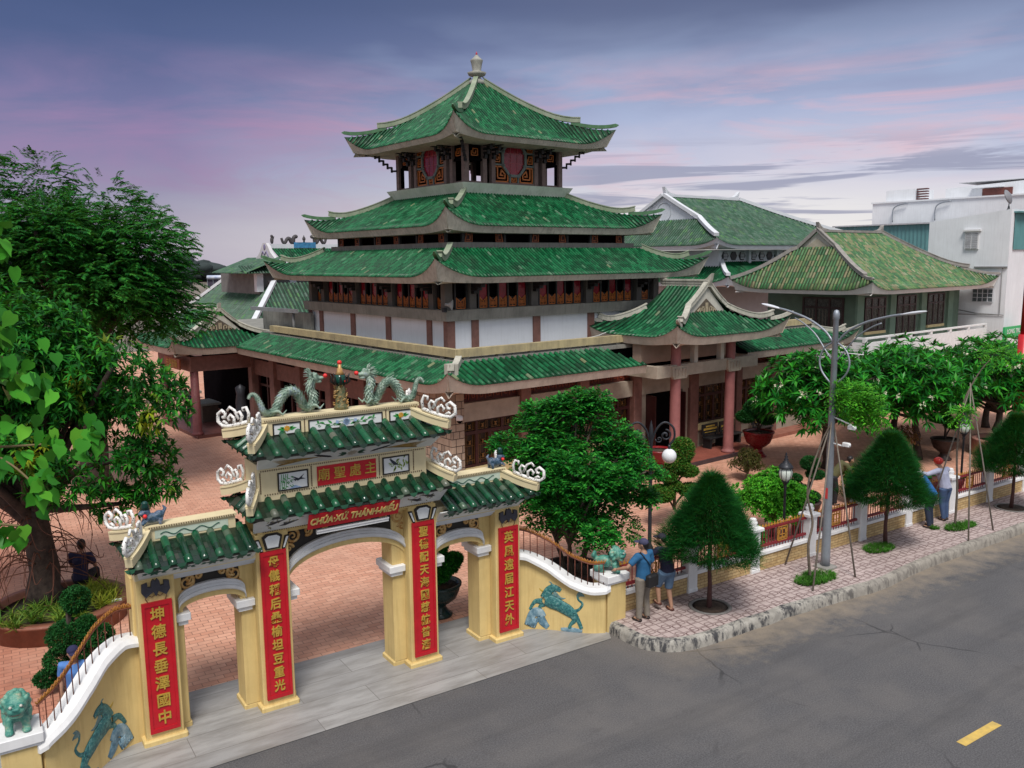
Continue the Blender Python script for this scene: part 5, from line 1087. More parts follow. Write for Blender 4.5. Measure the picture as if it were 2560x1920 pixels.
# ================================================================ curved flank walls with pedestals and lions
def smooth(P, n=6):
    Q = []
    for i in range(len(P) - 1):
        p0, p1, p2, p3 = P[max(i - 1, 0)], P[i], P[i + 1], P[min(i + 2, len(P) - 1)]
        for k in range(n):
            f = k / n; Q.append(tuple(.5 * ((2 * p1[j]) + (-p0[j] + p2[j]) * f + (2 * p0[j] - 5 * p1[j] + 4 * p2[j] - p3[j]) * f * f + (-p0[j] + 3 * p1[j] - 3 * p2[j] + p3[j]) * f ** 3) for j in range(len(p1))))
    return Q + [tuple(P[-1])]
WP = smooth([(9.10, 14.02, 1.62), (9.45, 13.95, 1.55), (9.80, 13.68, 1.36), (10.12, 13.32, 1.12), (10.40, 13.05, .97), (10.66, 12.90, .93)], 6)
def flank(mir, label, dz):
    f = (lambda x: 2 * GX - x) if mir else (lambda x: x)
    P = [Vector((f(x), y, z + float(np.interp(i / (len(WP) - 1), np.linspace(0, 1, 6), dz)))) for i, (x, y, z) in enumerate(WP)]; n = len(P); S = -1 if mir else 1
    base = (f(9.9), 13.5, 0); t = thing('flank_wall', label, 'wall', base, group='curved flank walls of the gateway')
    nor = []
    for i in range(n):
        d = (P[min(i + 1, n - 1)] - P[max(i - 1, 0)]); d.z = 0; d.normalize(); nn = Vector((d.y, -d.x, 0)) * S; nor.append(nn)     # towards the street
    m = MB(); vs = []
    for p, q in zip(P, nor):
        a, b = p + q * .09, p - q * .09; vs += [(a.x, a.y, 0), (a.x, a.y, p.z), (b.x, b.y, p.z), (b.x, b.y, 0)]
    m.add(vs, [(i * 4 + k, i * 4 + (k + 1) % 4, (i + 1) * 4 + (k + 1) % 4, (i + 1) * 4 + k) for i in range(n - 1) for k in range(4)] + [(0, 1, 2, 3), ((n - 1) * 4 + 3, (n - 1) * 4 + 2, (n - 1) * 4 + 1, (n - 1) * 4)])
    w = m.build('wall', YELLOW, t)
    m = MB(); vs = []
    C = P + [P[-1] + (P[-1] - P[-2]).normalized() * .10]; CN = nor + [nor[-1]]
    for i, (p, q) in enumerate(zip(C, CN)):
        e = .20 if i < n else .12
        for a, z in ((e, 0), (e, .06), (e - .05, .13), (-e + .05, .13), (-e, .06), (-e, 0)): v = p + q * a; vs.append((v.x, v.y, p.z + z - .02))
    k6 = 6; m.add(vs, [(i * k6 + k, i * k6 + (k + 1) % k6, (i + 1) * k6 + (k + 1) % k6, (i + 1) * k6 + k) for i in range(n) for k in range(k6)] + [tuple(range(6)), tuple(n * k6 + k for k in range(5, -1, -1))], False); m.build('coping', WHITEP, t)
    # railing on the coping
    m = MB(); RP = [p + Vector((0, 0, .56)) for p in P]; m.tube(RP, .016, 7); r = m.build('handrail', RUST, t)
    for i in range(1, n - 1, 2):
        p = P[i]; b = MB(); b.tube([p + Vector((0, 0, .09)), p + Vector((0, 0, .64))], .009, 6); b.build('baluster', RUST, t)
    m = MB()
    for i in range(1, n - 1):
        p = RP[i]; d = (RP[i + 1] - RP[i - 1]).normalized(); s = .045
        for a in (-1, 0, 1): m.tube([p, p + d * a * s * .8 + Vector((0, 0, s * .9)), p + d * a * s * 1.3 + Vector((0, 0, s * 2))], [.008, .013, .003], 5)
    o = m.build('gilt_leaves', M('rusty_gilt', (.42, .17, .03), .5, .4, 20), r); o['kind'] = 'stuff'
    # painted relief of a horned beast rearing over a rock; (s, z) runs along the wall towards the pedestal
    cum = [0]
    for i in range(1, n): cum.append(cum[-1] + math.hypot(P[i].x - P[i - 1].x, P[i].y - P[i - 1].y))
    def onwall(s, z, d):
        s = min(max(s, 0), cum[-1]); i = max(k for k in range(n - 1) if cum[k] <= s + 1e-9); f_ = (s - cum[i]) / (cum[i + 1] - cum[i])
        p = P[i].lerp(P[i + 1], f_); q = nor[i].lerp(nor[i + 1], f_).normalized(); v = p + q * (.085 + d); return (v.x, v.y, z)
    def rel(name, mat, tubes, par=w, flat=.35):
        mm = MB()
        for pts, rr in tubes:
            pts = smooth(pts, 4) if len(pts) > 2 else pts; L = len(pts)
            rad = [1.12 * np.interp(k / (L - 1), np.linspace(0, 1, len(rr)), rr) for k in range(L)]; st = len(mm.v)
            mm.tube([(a, 0, b) for a, b in pts], rad, 9)
            for k in range(st, len(mm.v)): x_, y_, z_ = mm.v[k]; mm.v[k] = onwall(x_, z_, abs(y_) * flat + .004)
        return mm.build(name, mat, par)
    TEAL = glaze('teal_scales', [(.01, .05, .07), (.02, .12, .13), (.05, .20, .19), (.20, .33, .32)], 22) if 'teal_scales' not in MATS else MATS['teal_scales']
    BR = glaze('blue_rock', [(.05, .12, .17), (.10, .20, .27), (.22, .34, .40), (.36, .45, .48)], 8) if 'blue_rock' not in MATS else MATS['blue_rock']
    rel('beast_relief', TEAL, [([(.74, .66), (.90, .62), (1.06, .56), (1.22, .48), (1.32, .40)], [.11, .135, .12, .115, .09]), ([(.74, .70), (.82, .86), (.92, .93)], [.10, .085, .075]), ([(.86, .94), (1.0, .92), (1.08, .88)], [.075, .06, .035]), ([(.68, .62), (.54, .62), (.46, .54), (.40, .44)], [.07, .045, .035, .03]), ([(.72, .56), (.62, .50), (.66, .42)], [.05, .032, .03]),
        ([(1.30, .42), (1.36, .28), (1.28, .17), (1.26, .08)], [.09, .05, .03, .035]), ([(1.34, .40), (1.44, .26), (1.50, .10)], [.08, .04, .035]), ([(1.36, .46), (1.46, .52), (1.52, .64), (1.44, .72), (1.42, .82)], [.04, .025, .022, .02, .02])])
    rel('mane', M('pale_teal', (.16, .28, .28), .4, .4, 20), [([(.84 + .03 * k, .92 - .02 * k), (.86 + .055 * k, .80 - .02 * k), (.94 + .06 * k, .73)], [.02, .024, .006]) for k in range(5)] + [([(.9, .98), (.86, 1.04), (.8 + .02, 1.05)], [.02, .015, .006]), ([(1.42, .80), (1.5, .83), (1.56, .80)], [.02, .035, .006]), ([(1.42, .82), (1.48, .88), (1.54, .90)], [.02, .03, .006])])
    rel('horn', M('horn_gilt', (.50, .34, .06), .5), [([(.92, .82), (.76, .82), (.66, .86), (.62, .90)], [.025, .022, .018, .008])])
    rel('rock', BR, [([(.36, .10), (.46, .34), (.6, .38), (.70, .28)], [.10, .09, .10, .07]), ([(.62, .30), (.70, .16), (.80, .06)], [.09, .08, .05]), ([(.44, .06), (.5, .26)], [.08, .1]), ([(1.08, .05), (1.3, .06), (1.52, .05)], [.03, .05, .03])], flat=.2)
    # pedestal
    x0, x1 = sorted((f(10.66), f(11.14))); m = MB(); m.bbox((x0, 12.80, 0), (x1, 13.28, 1.03), .01); pd = m.build('pedestal', YELLOW, t)
    m = MB(); m.bbox((x0 - .05, 12.74, 1.08), (x1 + .05, 13.34, 1.22), .012); m.bbox((x0 - .02, 12.77, 1.03), (x1 + .02, 13.31, 1.08), .01); m.build('pedestal_cap', WHITEP, pd)
    return t
flank(False, 'curved yellow wall with railing and beast relief ending at the sidewalk kerb', (0, -.02, -.03, -.09, -.07, -.02)); flank(True, 'curved yellow wall with railing and beast relief in front of the blue-shirted guard', (.02, .14, .21, .21, .15, .04))
LION = glaze('green_lion_glaze', [(.015, .09, .08), (.04, .20, .16), (.12, .30, .22), (.44, .40, .27)], 6)
def lion(x, y, z, rz, label, s=1.):
    t = thing('lion_statue', label, 'statue', (x, y, z), rz, 'glazed guardian lions on the pedestals', local=True)
    L = lambda a: tuple(v * s for v in a)
    blob('body', LION, t, [('b', L((.0, .12, .20)), L((.13, .20, .13))), ('b', L((0, -.05, .24)), L((.13, .11, .13))), ('t', [L((.09, -.1, .2)), L((.10, -.13, .03))], [.055 * s, .05 * s]), ('t', [L((-.09, -.1, .2)), L((-.10, -.13, .03))], [.055 * s, .05 * s]), ('b', L((.10, -.17, .03)), L((.06, .07, .035))), ('b', L((-.10, -.17, .03)), L((.06, .07, .035))),
        ('b', L((.12, .24, .10)), L((.07, .11, .10))), ('b', L((-.12, .24, .10)), L((.07, .11, .10))), ('b', L((.13, .16, .03)), L((.05, .09, .03))), ('b', L((-.13, .16, .03)), L((.05, .09, .03))), ('t', [L((0, .28, .2)), L((0, .36, .3)), L((0, .33, .4))], [.05 * s, .07 * s, .03 * s]), ('b', L((.06, .34, .33)), L((.06, .04, .06))), ('b', L((-.06, .34, .33)), L((.06, .04, .06)))], .016 * s, 3)
    hd = blob('head', LION, t, [('b', L((0, -.14, .38)), L((.14, .13, .13))), ('b', L((0, -.25, .35)), L((.11, .07, .055))), ('b', L((0, -.23, .275)), L((.09, .06, .03))), ('b', L((0, -.30, .385)), L((.045, .03, .03))), ('b', L((.06, -.26, .43)), L((.045, .03, .03))), ('b', L((-.06, -.26, .43)), L((.045, .03, .03))), ('b', L((.13, -.12, .44)), L((.035, .04, .05))), ('b', L((-.13, -.12, .44)), L((.035, .04, .05))), ('b', L((0, -.12, .50)), L((.08, .07, .04)))] + [('b', L((.15 * math.cos(a), -.06 + .03 * math.sin(3 * a), .37 + .14 * math.sin(a))), .042 * s) for a in np.linspace(-.9, PI + .9, 12)], .013 * s, 2)
    m = MB(); m.ball(L((.06, -.285, .425)), .02 * s, 10, 6); m.ball(L((-.06, -.285, .425)), .02 * s, 10, 6); m.build('eyes', M('lion_eye', (.6, .58, .5), .3), hd)
    m = MB(); m.ball(L((0, -.25, .31)), L((.075, .05, .018)), 10, 6); m.build('mouth', M('lion_mouth', (.30, .08, .06), .4), hd)
lion(10.9, 13.02, 1.22, R(38), 'green glazed guardian lion on the pedestal beside the man in the blue shirt'); lion(2 * GX - 10.9, 13.06, 1.22, R(-2), 'green glazed guardian lion on the pedestal near the guard and the round planter', 1.05)
# ================================================================ street fence
YBRICK = bpy.data.materials.new('yellow_stone_courses'); YBRICK.use_nodes = True
def _yb():
    T = NT(YBRICK.node_tree); p = T.n['Principled BSDF']; tc = T.new('ShaderNodeTexCoord').outputs['Object']; sx = T.new('ShaderNodeSeparateXYZ', i_0=tc); v = T.new('ShaderNodeCombineXYZ'); T.set(v.inputs[0], sx.outputs[0]); T.set(v.inputs[1], sx.outputs[2])
    b = T.new('ShaderNodeTexBrick', offset=.5); T.set(b.inputs['Vector'], v); b.inputs['Scale'].default_value = 1; b.inputs['Brick Width'].default_value = .26; b.inputs['Row Height'].default_value = .07; b.inputs['Mortar Size'].default_value = .006
    b.inputs['Color1'].default_value = (.42, .28, .12, 1); b.inputs['Color2'].default_value = (.56, .42, .21, 1); b.inputs['Mortar'].default_value = (.20, .12, .05, 1)
    n = T.noise(tc, 9, 5, .65); T.set(p.inputs['Base Color'], T.mix(T.math('MULTIPLY', T.mr(n, .45, .7), .6), b.outputs[0], (.26, .17, .08))); p.inputs['Roughness'].default_value = .85
    bp = T.new('ShaderNodeBump'); bp.inputs['Strength'].default_value = .8; bp.inputs['Distance'].default_value = .03; T.set(bp.inputs['Height'], n); T.l.new(bp.outputs[0], p.inputs['Normal'])
_yb()
fence = thing('boundary_fence', 'low stone wall fence with white posts and red gilt-tipped railings along the sidewalk', 'fence', (11.2, 13.12, .22))
FX = [13.27, 15.33, 17.40, 19.47, 21.55, 23.68, 25.75, 27.85, 29.95, 32.05, 34.15]
FY = 13.12
def fin_post(x, main=True):
    m = MB(); m.bbox((x - .14, FY - .13, .22), (x + .14, FY + .13, 1.22), .012); m.bbox((x - .15, FY - .14, .22), (x + .15, FY + .14, .3), .01)
    p = m.build('post', WHITEP, fence)
    m = MB(); m.bbox((x - .2, FY - .19, 1.24), (x + .2, FY + .19, 1.31), .015); m.bbox((x - .17, FY - .16, 1.21), (x + .17, FY + .16, 1.24), .006); m.lathe([(.13, 1.3), (.12, 1.34), (.08, 1.36), (.11, 1.41), (.10, 1.45), (.075, 1.47), (.085, 1.5), (.06, 1.53), (0, 1.54)], (x, FY, 0), 18); m.build('post_cap', WHITEP, p)
for i, x in enumerate(FX): fin_post(x)
def bay(x0, x1, k):
    MB().box((x0, FY - .08, .22), (x1, FY + .08, .60)).build('low_wall', YBRICK, fence)
    MB().bbox((x0, FY - .115, .60), (x1, FY + .115, .68), .01).build('coping', WHITEP, fence)
    m = MB()
    for z, h in ((.76, .055), (1.17, .05)): m.box((x0, FY - .03, z), (x1, FY + .03, z + h))
    r = m.build('rails', IRONR, fence)
    c = (x0 + x1) / 2; n = int((x1 - x0) / .105); m = MB(); g = MB()
    for j in range(1, n):
        x = x0 + (x1 - x0) * j / n
        m.box((x - .008, FY - .008, .68), (x + .008, FY + .008, 1.24))
        g.prism([(-.014, 0), (.014, 0), (.03, .03), (.0, .1), (-.03, .03)], (x, FY + .006, 1.225), (1, 0, 0), (0, 0, 1), (0, -1, 0), .012)
        g.prism([(-.05, .055), (-.04, .03), (.04, .03), (.05, .055), (.0, .04)], (x, FY + .005, 1.215), (1, 0, 0), (0, 0, 1), (0, -1, 0), .010)
    m.build('bars', IRONR, r); g.build('gilt_spikes', GOLDP, r)
    m = MB(); s = .17; O = (c, FY - .02, .985)
    m.strokes([[(-s, -s), (s, -s), (s, s), (-s, s), (-s, -s)], [(-.1, -.1), (.1, -.1), (.1, -.03), (-.1, -.03), (-.1, .1), (.1, .1), (.1, .03)], [(0, -.1), (0, .12)], [(-s, 0), (-.1, 0)], [(s, 0), (.1, 0)], [(-.13, -.15), (-.13, .12), (.13, .12), (.13, -.13), (-.1, -.13)]], O, (1, 0, 0), (0, 0, 1), .016, (0, -1, 0), .014); m.build('medallion', GOLDP, fence)
bay(11.14, FX[0] - .14, 0)
for k in range(len(FX) - 1): bay(FX[k] + .14, FX[k + 1] - .14, k + 1)
bay(FX[-1] + .14, 36.2, 99)
# ================================================================ street light and other lamps
t = thing('street_light', 'tall grey two-armed street light standing on the sidewalk', 'street light', (16.98, 12.3, .22), R(-90), local=True)
m = MB(); m.lathe([(.11, .05), (.105, .3), (.06, 5.95), (.075, 5.97), (.075, 6.08), (.05, 6.16), (0, 6.18)], n=18); m.build('pole', METAL, t)
MB().bbox((-.2, -.2, 0), (.2, .2, .06), .02).build('base_plate', M('pole_base', (.28, .27, .25), .9, .3, 5), t)
for s in (-1, 1):
    A = smooth([(s * .05, 0, 5.42), (s * .3, 0, 5.68), (s * .75, 0, 5.92), (s * 1.3, 0, 6.08), (s * 1.62, 0, 6.14)], 5); m = MB(); m.tube(A, .028, 9)
    m.tube(smooth([(s * .05, 0, 5.0), (s * .25, 0, 5.22), (s * .55, 0, 5.58), (s * .9, 0, 5.82), (s * 1.15, 0, 5.93)], 4), .017, 8)
    a = m.build('arm', METAL, t)
    m = MB(); H = [(0, .035), (.08, .06), (.25, .085), (.42, .08), (.54, .045), (.58, .01)]
    m.tube([(s * (1.6 + x), 0, 6.14 + x * .17) for x, r in H], [r for x, r in H], 12, sq=(1, .4)); m.build('lamp_head', M('lamp_head_white', (.62, .64, .68), .35, .1, 5), a)
    m = MB(); m.tube(smooth([(0, 0, 5.45), (s * .28, 0, 5.28), (s * .4, 0, 5.0), (s * .34, 0, 4.74), (s * .14, 0, 4.52), (0, 0, 4.44)], 5), .022, 8); m.build('hoop', METAL, t)
m = MB(); m.tube([(.1, 0, 5.2), (.75, .0, 5.2)], .01, 6); m.tube([(.05, 0, 3.68), (.5, .05, 3.55)], .018, 6); m.tube([(.05, 0, 3.06), (.32, .05, 3.02)], .02, 6); m.build('bracket', WHITEP, t)
for x, z in ((.52, 3.5), (.40, 3.08)):
    m = MB(); m.bbox((x - .09, -.02, z - .045), (x + .09, .08, z + .045), .015); m.ball((x + .09, .03, z), (.025, .035, .035), 8, 6); m.build('security_camera', WHITEP, t)
MB().box((-.05, -.1, 1.72), (.05, -.093, 1.98)).build('sticker', M('red_sticker', (.6, .05, .05), .5), t)
OPAL = M('opal_glass', (.62, .68, .62), .25, .06, 3); 
def garden_lamp(x, y, z0, h, label):
    t = thing('garden_lamp', label, 'lamp', (x, y, z0), 0, 'cast-iron garden lamps', local=True)
    m = MB(); m.lathe([(.1, 0), (.09, .1), (.05, .16), (.035, .3), (.033, h - .95), (.05, h - .92), (.03, h - .88), (.07, h - .80), (.10, h - .77), (.1, h - .74)], n=14); m.build('post', DARKMET, t)
    G = [(.085, h - .75), (.14, h - .68), (.165, h - .58), (.165, h - .50), (.13, h - .41)]
    m = MB(); m.lathe(G, n=20); gl = m.build('globe', OPAL, t)
    m = MB()
    for k in range(8):
        a = 2 * PI * k / 8; m.tube([((r + .004) * math.cos(a), (r + .004) * math.sin(a), z) for r, z in G], .008, 5)
    m.build('cage', DARKMET, t)
    m = MB(); m.lathe([(.16, h - .42), (.19, h - .41), (.185, h - .38), (.12, h - .30), (.08, h - .28), (.085, h - .25), (.045, h - .23), (.06, h - .19), (.03, h - .16), (.045, h - .12), (.02, h - .09), (.03, h - .06), (.0, h)], n=18); m.build('roof', DARKMET, t)
garden_lamp(17.35, 13.85, .0, 2.72, 'black iron garden lamp with opal lantern behind the fence, between the casuarinas'); garden_lamp(25.9, 14.0, .0, 2.9, 'black iron garden lamp with opal lantern behind the fence, beyond the two men in helmets')
t = thing('globe_lamp', 'dark scrolled lamp post with white globes beside the bushy tree', 'lamp', (14.35, 15.6, 0), R(-35), local=True)
m = MB(); m.lathe([(.12, 0), (.1, .3), (.05, .4), (.045, 3.1), (.06, 3.15), (.05, 3.4), (.03, 3.5), (.0, 3.62)], n=14); m.build('post', DARKMET, t)
for s in (-1, 1):
    m = MB(); m.tube(smooth([(0, 0, 2.95), (s * .12, 0, 3.35), (s * .33, 0, 3.55), (s * .55, 0, 3.42), (s * .58, 0, 3.15), (s * .46, 0, 2.98)], 5), .028, 8)
    m.tube([(s * (.36 + p[0]), 0, 3.22 + p[1]) for p in spiral((0, 0), .15, 1.4, PI * .5, -s, 18)], [.022] * 10 + [.03] * 9, 7); m.tube([(s * (.2 + p[0]), 0, 3.12 + p[1]) for p in spiral((0, 0), .09, 1.3, PI, s, 14)], .018, 6); m.tube([(s * .46, 0, 2.98), (s * .46, 0, 2.86)], .035, 8); a = m.build('scroll_arm', DARKMET, t)
    MB().ball((s * .46, 0, 2.69), .185, 24, 14).build('globe', M('white_globe', (.74, .76, .78), .25, .04, 2), a)
t = thing('flagpole', 'tall red painted flagpole rising behind the frangipani trees', 'pole', (34.1, 16.4, 0), local=True)
m = MB(); m.tube([(0, 0, 0), (.02, 0, 4.6)], [.20, .19], 14); m.tube([(.02, 0, 4.6), (.06, 0, 12)], [.14, .11], 14); m.build('pole', M('red_pole_paint', (.50, .012, .02), .4, .15, 3), t); MB().lathe([(.4, 0), (.38, .3), (.2, .34)], n=18).build('footing', CONC2, t)
# ================================================================ annex (temple axes)
annex = thing('annex_hall', 'two-storey hall with mottled green hip roof and a white balcony', 'building', (39, 22, 0), fr=1)
AE = (37.6, 50.8, 20.5, 28.1)
AF = [Face((37.6, 28.1), (0, -1), (1, 0), 7.6, 1.5, 6.0, 8.1, (1.5 / 2.75, INF), (1.5 / 2.75, INF), .45, 1.8, .15, 1.0),
      Face((37.6, 20.5), (1, 0), (0, 1), 13.2, 3.8, 6.0, 8.85, (2.75 / 1.5, 1.5), (3.8 / 5.5, INF), .45, 2.2, .15, 1.15),
      Face((50.8, 20.5), (0, 1), (-1, 0), 7.6, 5.5, 6.0, 8.85, (5.5 / 3.8, INF), (5.5 / 3.8, INF), .45, 2.2, .15, 1.15)]
for i, F in enumerate(AF):
    tb = MB(); F.tiles(tb, .17, .05, .2, 11000 + 200 * i); rf = tb.build('roof', G_TILE2, annex)
    fb = MB(); F.fascia(fb, 5.80, .12, .1, depth=1.3); fb.build('eave_fascia', M('white_fascia', (.62, .60, .57), .8, .12, 2, streak=.15), rf)
FG = M('weathered_ridge', (.30, .28, .26), .85, .3, 3, streak=.3)
F = AF[1]; vp = [F.pos(1.5, 3.8 - (3.8 - 2.75) * k / 6, .03) for k in range(7)] + list(reversed(F.hip('L', .2, 1., 10, .03)))[1:]
m = MB(); m.sweep(vp, .2, .17); m.sweep([p + Vector((0, 0, .17)) for p in vp], .24, .03); hip_tip(m, F, 'L', .25); m.build('verge_ridge', FG, annex)
vb = [F.pos(1.5, 3.8 - (3.8 - 2.75) * k / 6, .03) for k in range(7)]; vb = [Vector((p.x, 2 * 24.3 - p.y, p.z)) for p in vb] + list(reversed(AF[0].hip('L', .0, 1., 10, .03)))[1:]
m = MB(); m.sweep(vb, .2, .17); m.build('verge_ridge', FG, annex)
m = MB(); hip_ridge(m, F, 'R', .18, .16); hip_tip(m, F, 'R'); m.build('verge_ridge', FG, annex)
m = MB(); m.sweep([(39.1, 24.3, 8.85), (45.3, 24.3, 8.85)], .2, .12); ridge_finial(m, (39.3, 24.3, 8.88), (-1, 0), 1.0, .18); ridge_finial(m, (45.2, 24.3, 8.88), (1, 0), .9, .18); m.build('main_ridge', FG, annex)
m = MB(); m.prism([(-1.05, 8.05), (1.05, 8.05), (0, 8.8)], (39.2, 24.3, 0), (0, -1, 0), (0, 0, 1), (-1, 0, 0), .05); gb = m.build('gable', bpy.data.materials['gable_white'], annex)
m = MB(); m.prism([(-.7, 8.06), (.7, 8.06), (0, 8.52)], (39.14, 24.3, 0), (0, -1, 0), (0, 0, 1), (-1, 0, 0), .02); m.build('gable_panel', M('gable_buff', (.40, .36, .28), .8, .2, 4), gb)
MB().box((39, 22, 0), (50, 27, 5.82)).build('wall', GREENM, annex)
for x in (39.0, 42.15, 45.4, 48.5): MB().box((x if x > 39 else 38.96, 21.88, 2.9), (x + .55, 22.0, 5.8)).build('pilaster', M('green_pilaster', (.15, .22, .16), .8, .15, 2), annex)
def casement(o, U, N, w, z0, z1, door=False):
    U, N = Vector(U), Vector(N); m = MB()
    n = 3 if w > 1.5 else 2
    for k in range(n + 1): m.prism([(k * w / n - .05, z0), (k * w / n + .05, z0), (k * w / n + .05, z1), (k * w / n - .05, z1)], o, U, (0, 0, 1), N, .06)
    for z in (z0, z1 - .55, z1 - .08): m.prism([(0, z), (w, z), (w, z + .08), (0, z + .08)], o, U, (0, 0, 1), N, .07)
    f = m.build('door' if door else 'window', M('brown_frame', (.05, .022, .02), .5, .3, 5), annex)
    m = MB(); m.prism([(0, z0), (w, z0), (w, z1), (0, z1)], o, U, (0, 0, 1), N, .02); m.build('pane', M('curtained_glass', (.075, .07, .06), .25, .6, 5), f); m = MB()
    for k in range(n):
        for q in range(3): x = (k + .25 + .25 * q) * w / n; m.prism([(x - .012, z0 + .1), (x + .012, z0 + .1), (x + .012, z1 - .6), (x - .012, z1 - .6)], Vector(o) + N * .02, U, (0, 0, 1), N, .02)
    m.build('glazing_bars', M('curtain_bars', (.16, .14, .11), .5), f)
    if not door: m = MB(); m.prism([(-.05, z0 - .14), (w + .05, z0 - .14), (w + .05, z0), (-.05, z0)], o, U, (0, 0, 1), N, .1); m.build('sill', bpy.data.materials['yellow_sill'], f)
casement((39.85, 22, 0), (1, 0, 0), (0, -1, 0), 1.9, 3.9, 5.6); casement((43.0, 22, 0), (1, 0, 0), (0, -1, 0), 1.9, 3.0, 5.6, True); casement((46.3, 22, 0), (1, 0, 0), (0, -1, 0), 1.8, 3.9, 5.6)
casement((39, 24.85, 0), (0, -1, 0), (-1, 0, 0), 2.2, 3.6, 5.6)
m = MB(); m.box((37.3, 20.6, 2.75), (50.2, 22, 2.95)); m.box((37.3, 20.5, 2.7), (50.2, 20.62, 3.62)); m.box((37.3, 20.62, 2.7), (37.42, 28, 3.62)); m.build('balcony', WHITEP, annex)
m = MB(); m.box((37.28, 20.48, 3.78), (50.2, 20.64, 3.86)); m.box((37.28, 20.64, 3.78), (37.44, 28, 3.86))
for k in range(7): x = 37.28 + k * 2.12; m.box((x, 20.49, 3.62), (x + .22, 20.63, 3.78))
m.build('balustrade', WHITEP, annex)
# ================================================================ hall with the white gable
hall = thing('gabled_hall', 'large hall with grey-green roof, white gable and hexagon windows behind the annex', 'building', (42.5, 33, 0), fr=1)
HF = [Face((41, 44), (0, -1), (1, 0), 12, 2.1, 8.36, 10.05, (2.1 / 3.1, INF), (2.1 / 3.1, INF), .45, 2.2, .1, 1.05),
      Face((41, 32), (1, 0), (0, 1), 17, 6, 8.36, 11.6, (3.1 / 2.1, 2.1), (6 / 7., INF), .45, 2.4, .1, 1.05)]
WF = M('cool_white_fascia', (.60, .62, .66), .8, .12, 2)
for i, F in enumerate(HF):
    tb = MB(); F.tiles(tb, .2, .058, .26, 13000 + 200 * i); rf = tb.build('roof', G_TILE3, hall)
    fb = MB(); F.fascia(fb, 8.12, .35, .1, depth=1.6); fb.build('eave_fascia', WF, rf)
F = HF[1]; vp = [F.pos(2.1, 6 - (6 - 3.1) * k / 6, .03) for k in range(7)] + list(reversed(F.hip('L', .05, 1., 10, .03)))[1:]
m = MB(); m.sweep(vp, .3, .2); m.build('verge_ridge', WF, hall)
m = MB(); vb = [Vector((p.x, 76 - p.y, p.z)) for p in vp]; m.sweep(vb, .3, .2); m.build('verge_ridge', WF, hall)
m = MB(); m.sweep(list(reversed(F.hip('R', .0, 1., 10, .03))), .35, .2); m.build('verge_ridge', WF, hall)
m = MB(); m.sweep([(43.0, 38, 11.6), (50.8, 38, 11.6)], .28, .16); ridge_finial(m, (43.4, 38, 11.62), (-1, 0), 1.3, .25); ridge_finial(m, (50.6, 38, 11.62), (1, 0), 1.3, .25); m.build('main_ridge', WF, hall)
m = MB(); m.prism([(-2.9, 9.9), (2.9, 9.9), (0, 11.6)], (43.2, 38, 0), (0, -1, 0), (0, 0, 1), (-1, 0, 0), .06); gb = m.build('gable', M('gable_cool_white', (.60, .64, .70), .85, .1, 1.5), hall)
m = MB(); m.tube([(43.13, 38 + .6 * math.cos(a), 10.6 + .6 * math.sin(a)) for a in np.linspace(0, 2 * PI, 25)], .03, 6); m.build('roundel', M('roundel_grey', (.48, .52, .56), .8), gb)
MB().box((42.5, 33.2, 0), (56.5, 43, 8.1)).build('wall', WF, hall)
m = MB(); hx = [(.0, .0), (.13, .26), (.39, .26), (.52, 0), (.39, -.26), (.13, -.26)]
HEXD = M('hex_dark', (.03, .03, .035), .5)
for k in range(15):
    x = 43.0 + k * .85 + (.35 if k > 2 else 0)
    h = MB(); h.prism(hx, (x, 33.2, 7.72), (1.25, 0, 0), (0, 0, 1), (0, -1, 0), .05); o = h.build('hex_window', HEXD, hall)
    if k % 4 != 1:
        h = MB()
        for q in range(5): h.box((x + .14, 33.12, 7.53 + q * .09), (x + .5, 33.145, 7.58 + q * .09))
        h.build('louvres', WF, o)
for k in range(5): MB().box((42.5 + k * 3.0, 33.0, 6.5), (42.75 + k * 3.0, 33.2, 8.1)).build('pilaster', WF, hall)
LF = [Face((40.8, 31), (1, 0), (0, 1), 16, 2.2, 6.15, 7.35, (1, INF), None, .4, 1.8, .1, 1.05, liftR=0), Face((40.8, 44), (0, -1), (1, 0), 13, 2.2, 6.15, 7.35, None, (1, INF), .4, 1.8, .1, 1.05, liftL=0)]
for i, F in enumerate(LF):
    tb = MB(); F.tiles(tb, .2, .058, .26, 14000 + 200 * i); rf = tb.build('skirt_roof', M and G_TILE, hall); fb = MB(); F.fascia(fb, 5.9, .15, .1, depth=1.5); fb.build('eave_fascia', WF, rf)
m = MB(); m.sweep(list(reversed(LF[0].hip('L', 0, 1, 8, .03))), .25, .18); m.build('verge_ridge', WF, hall)
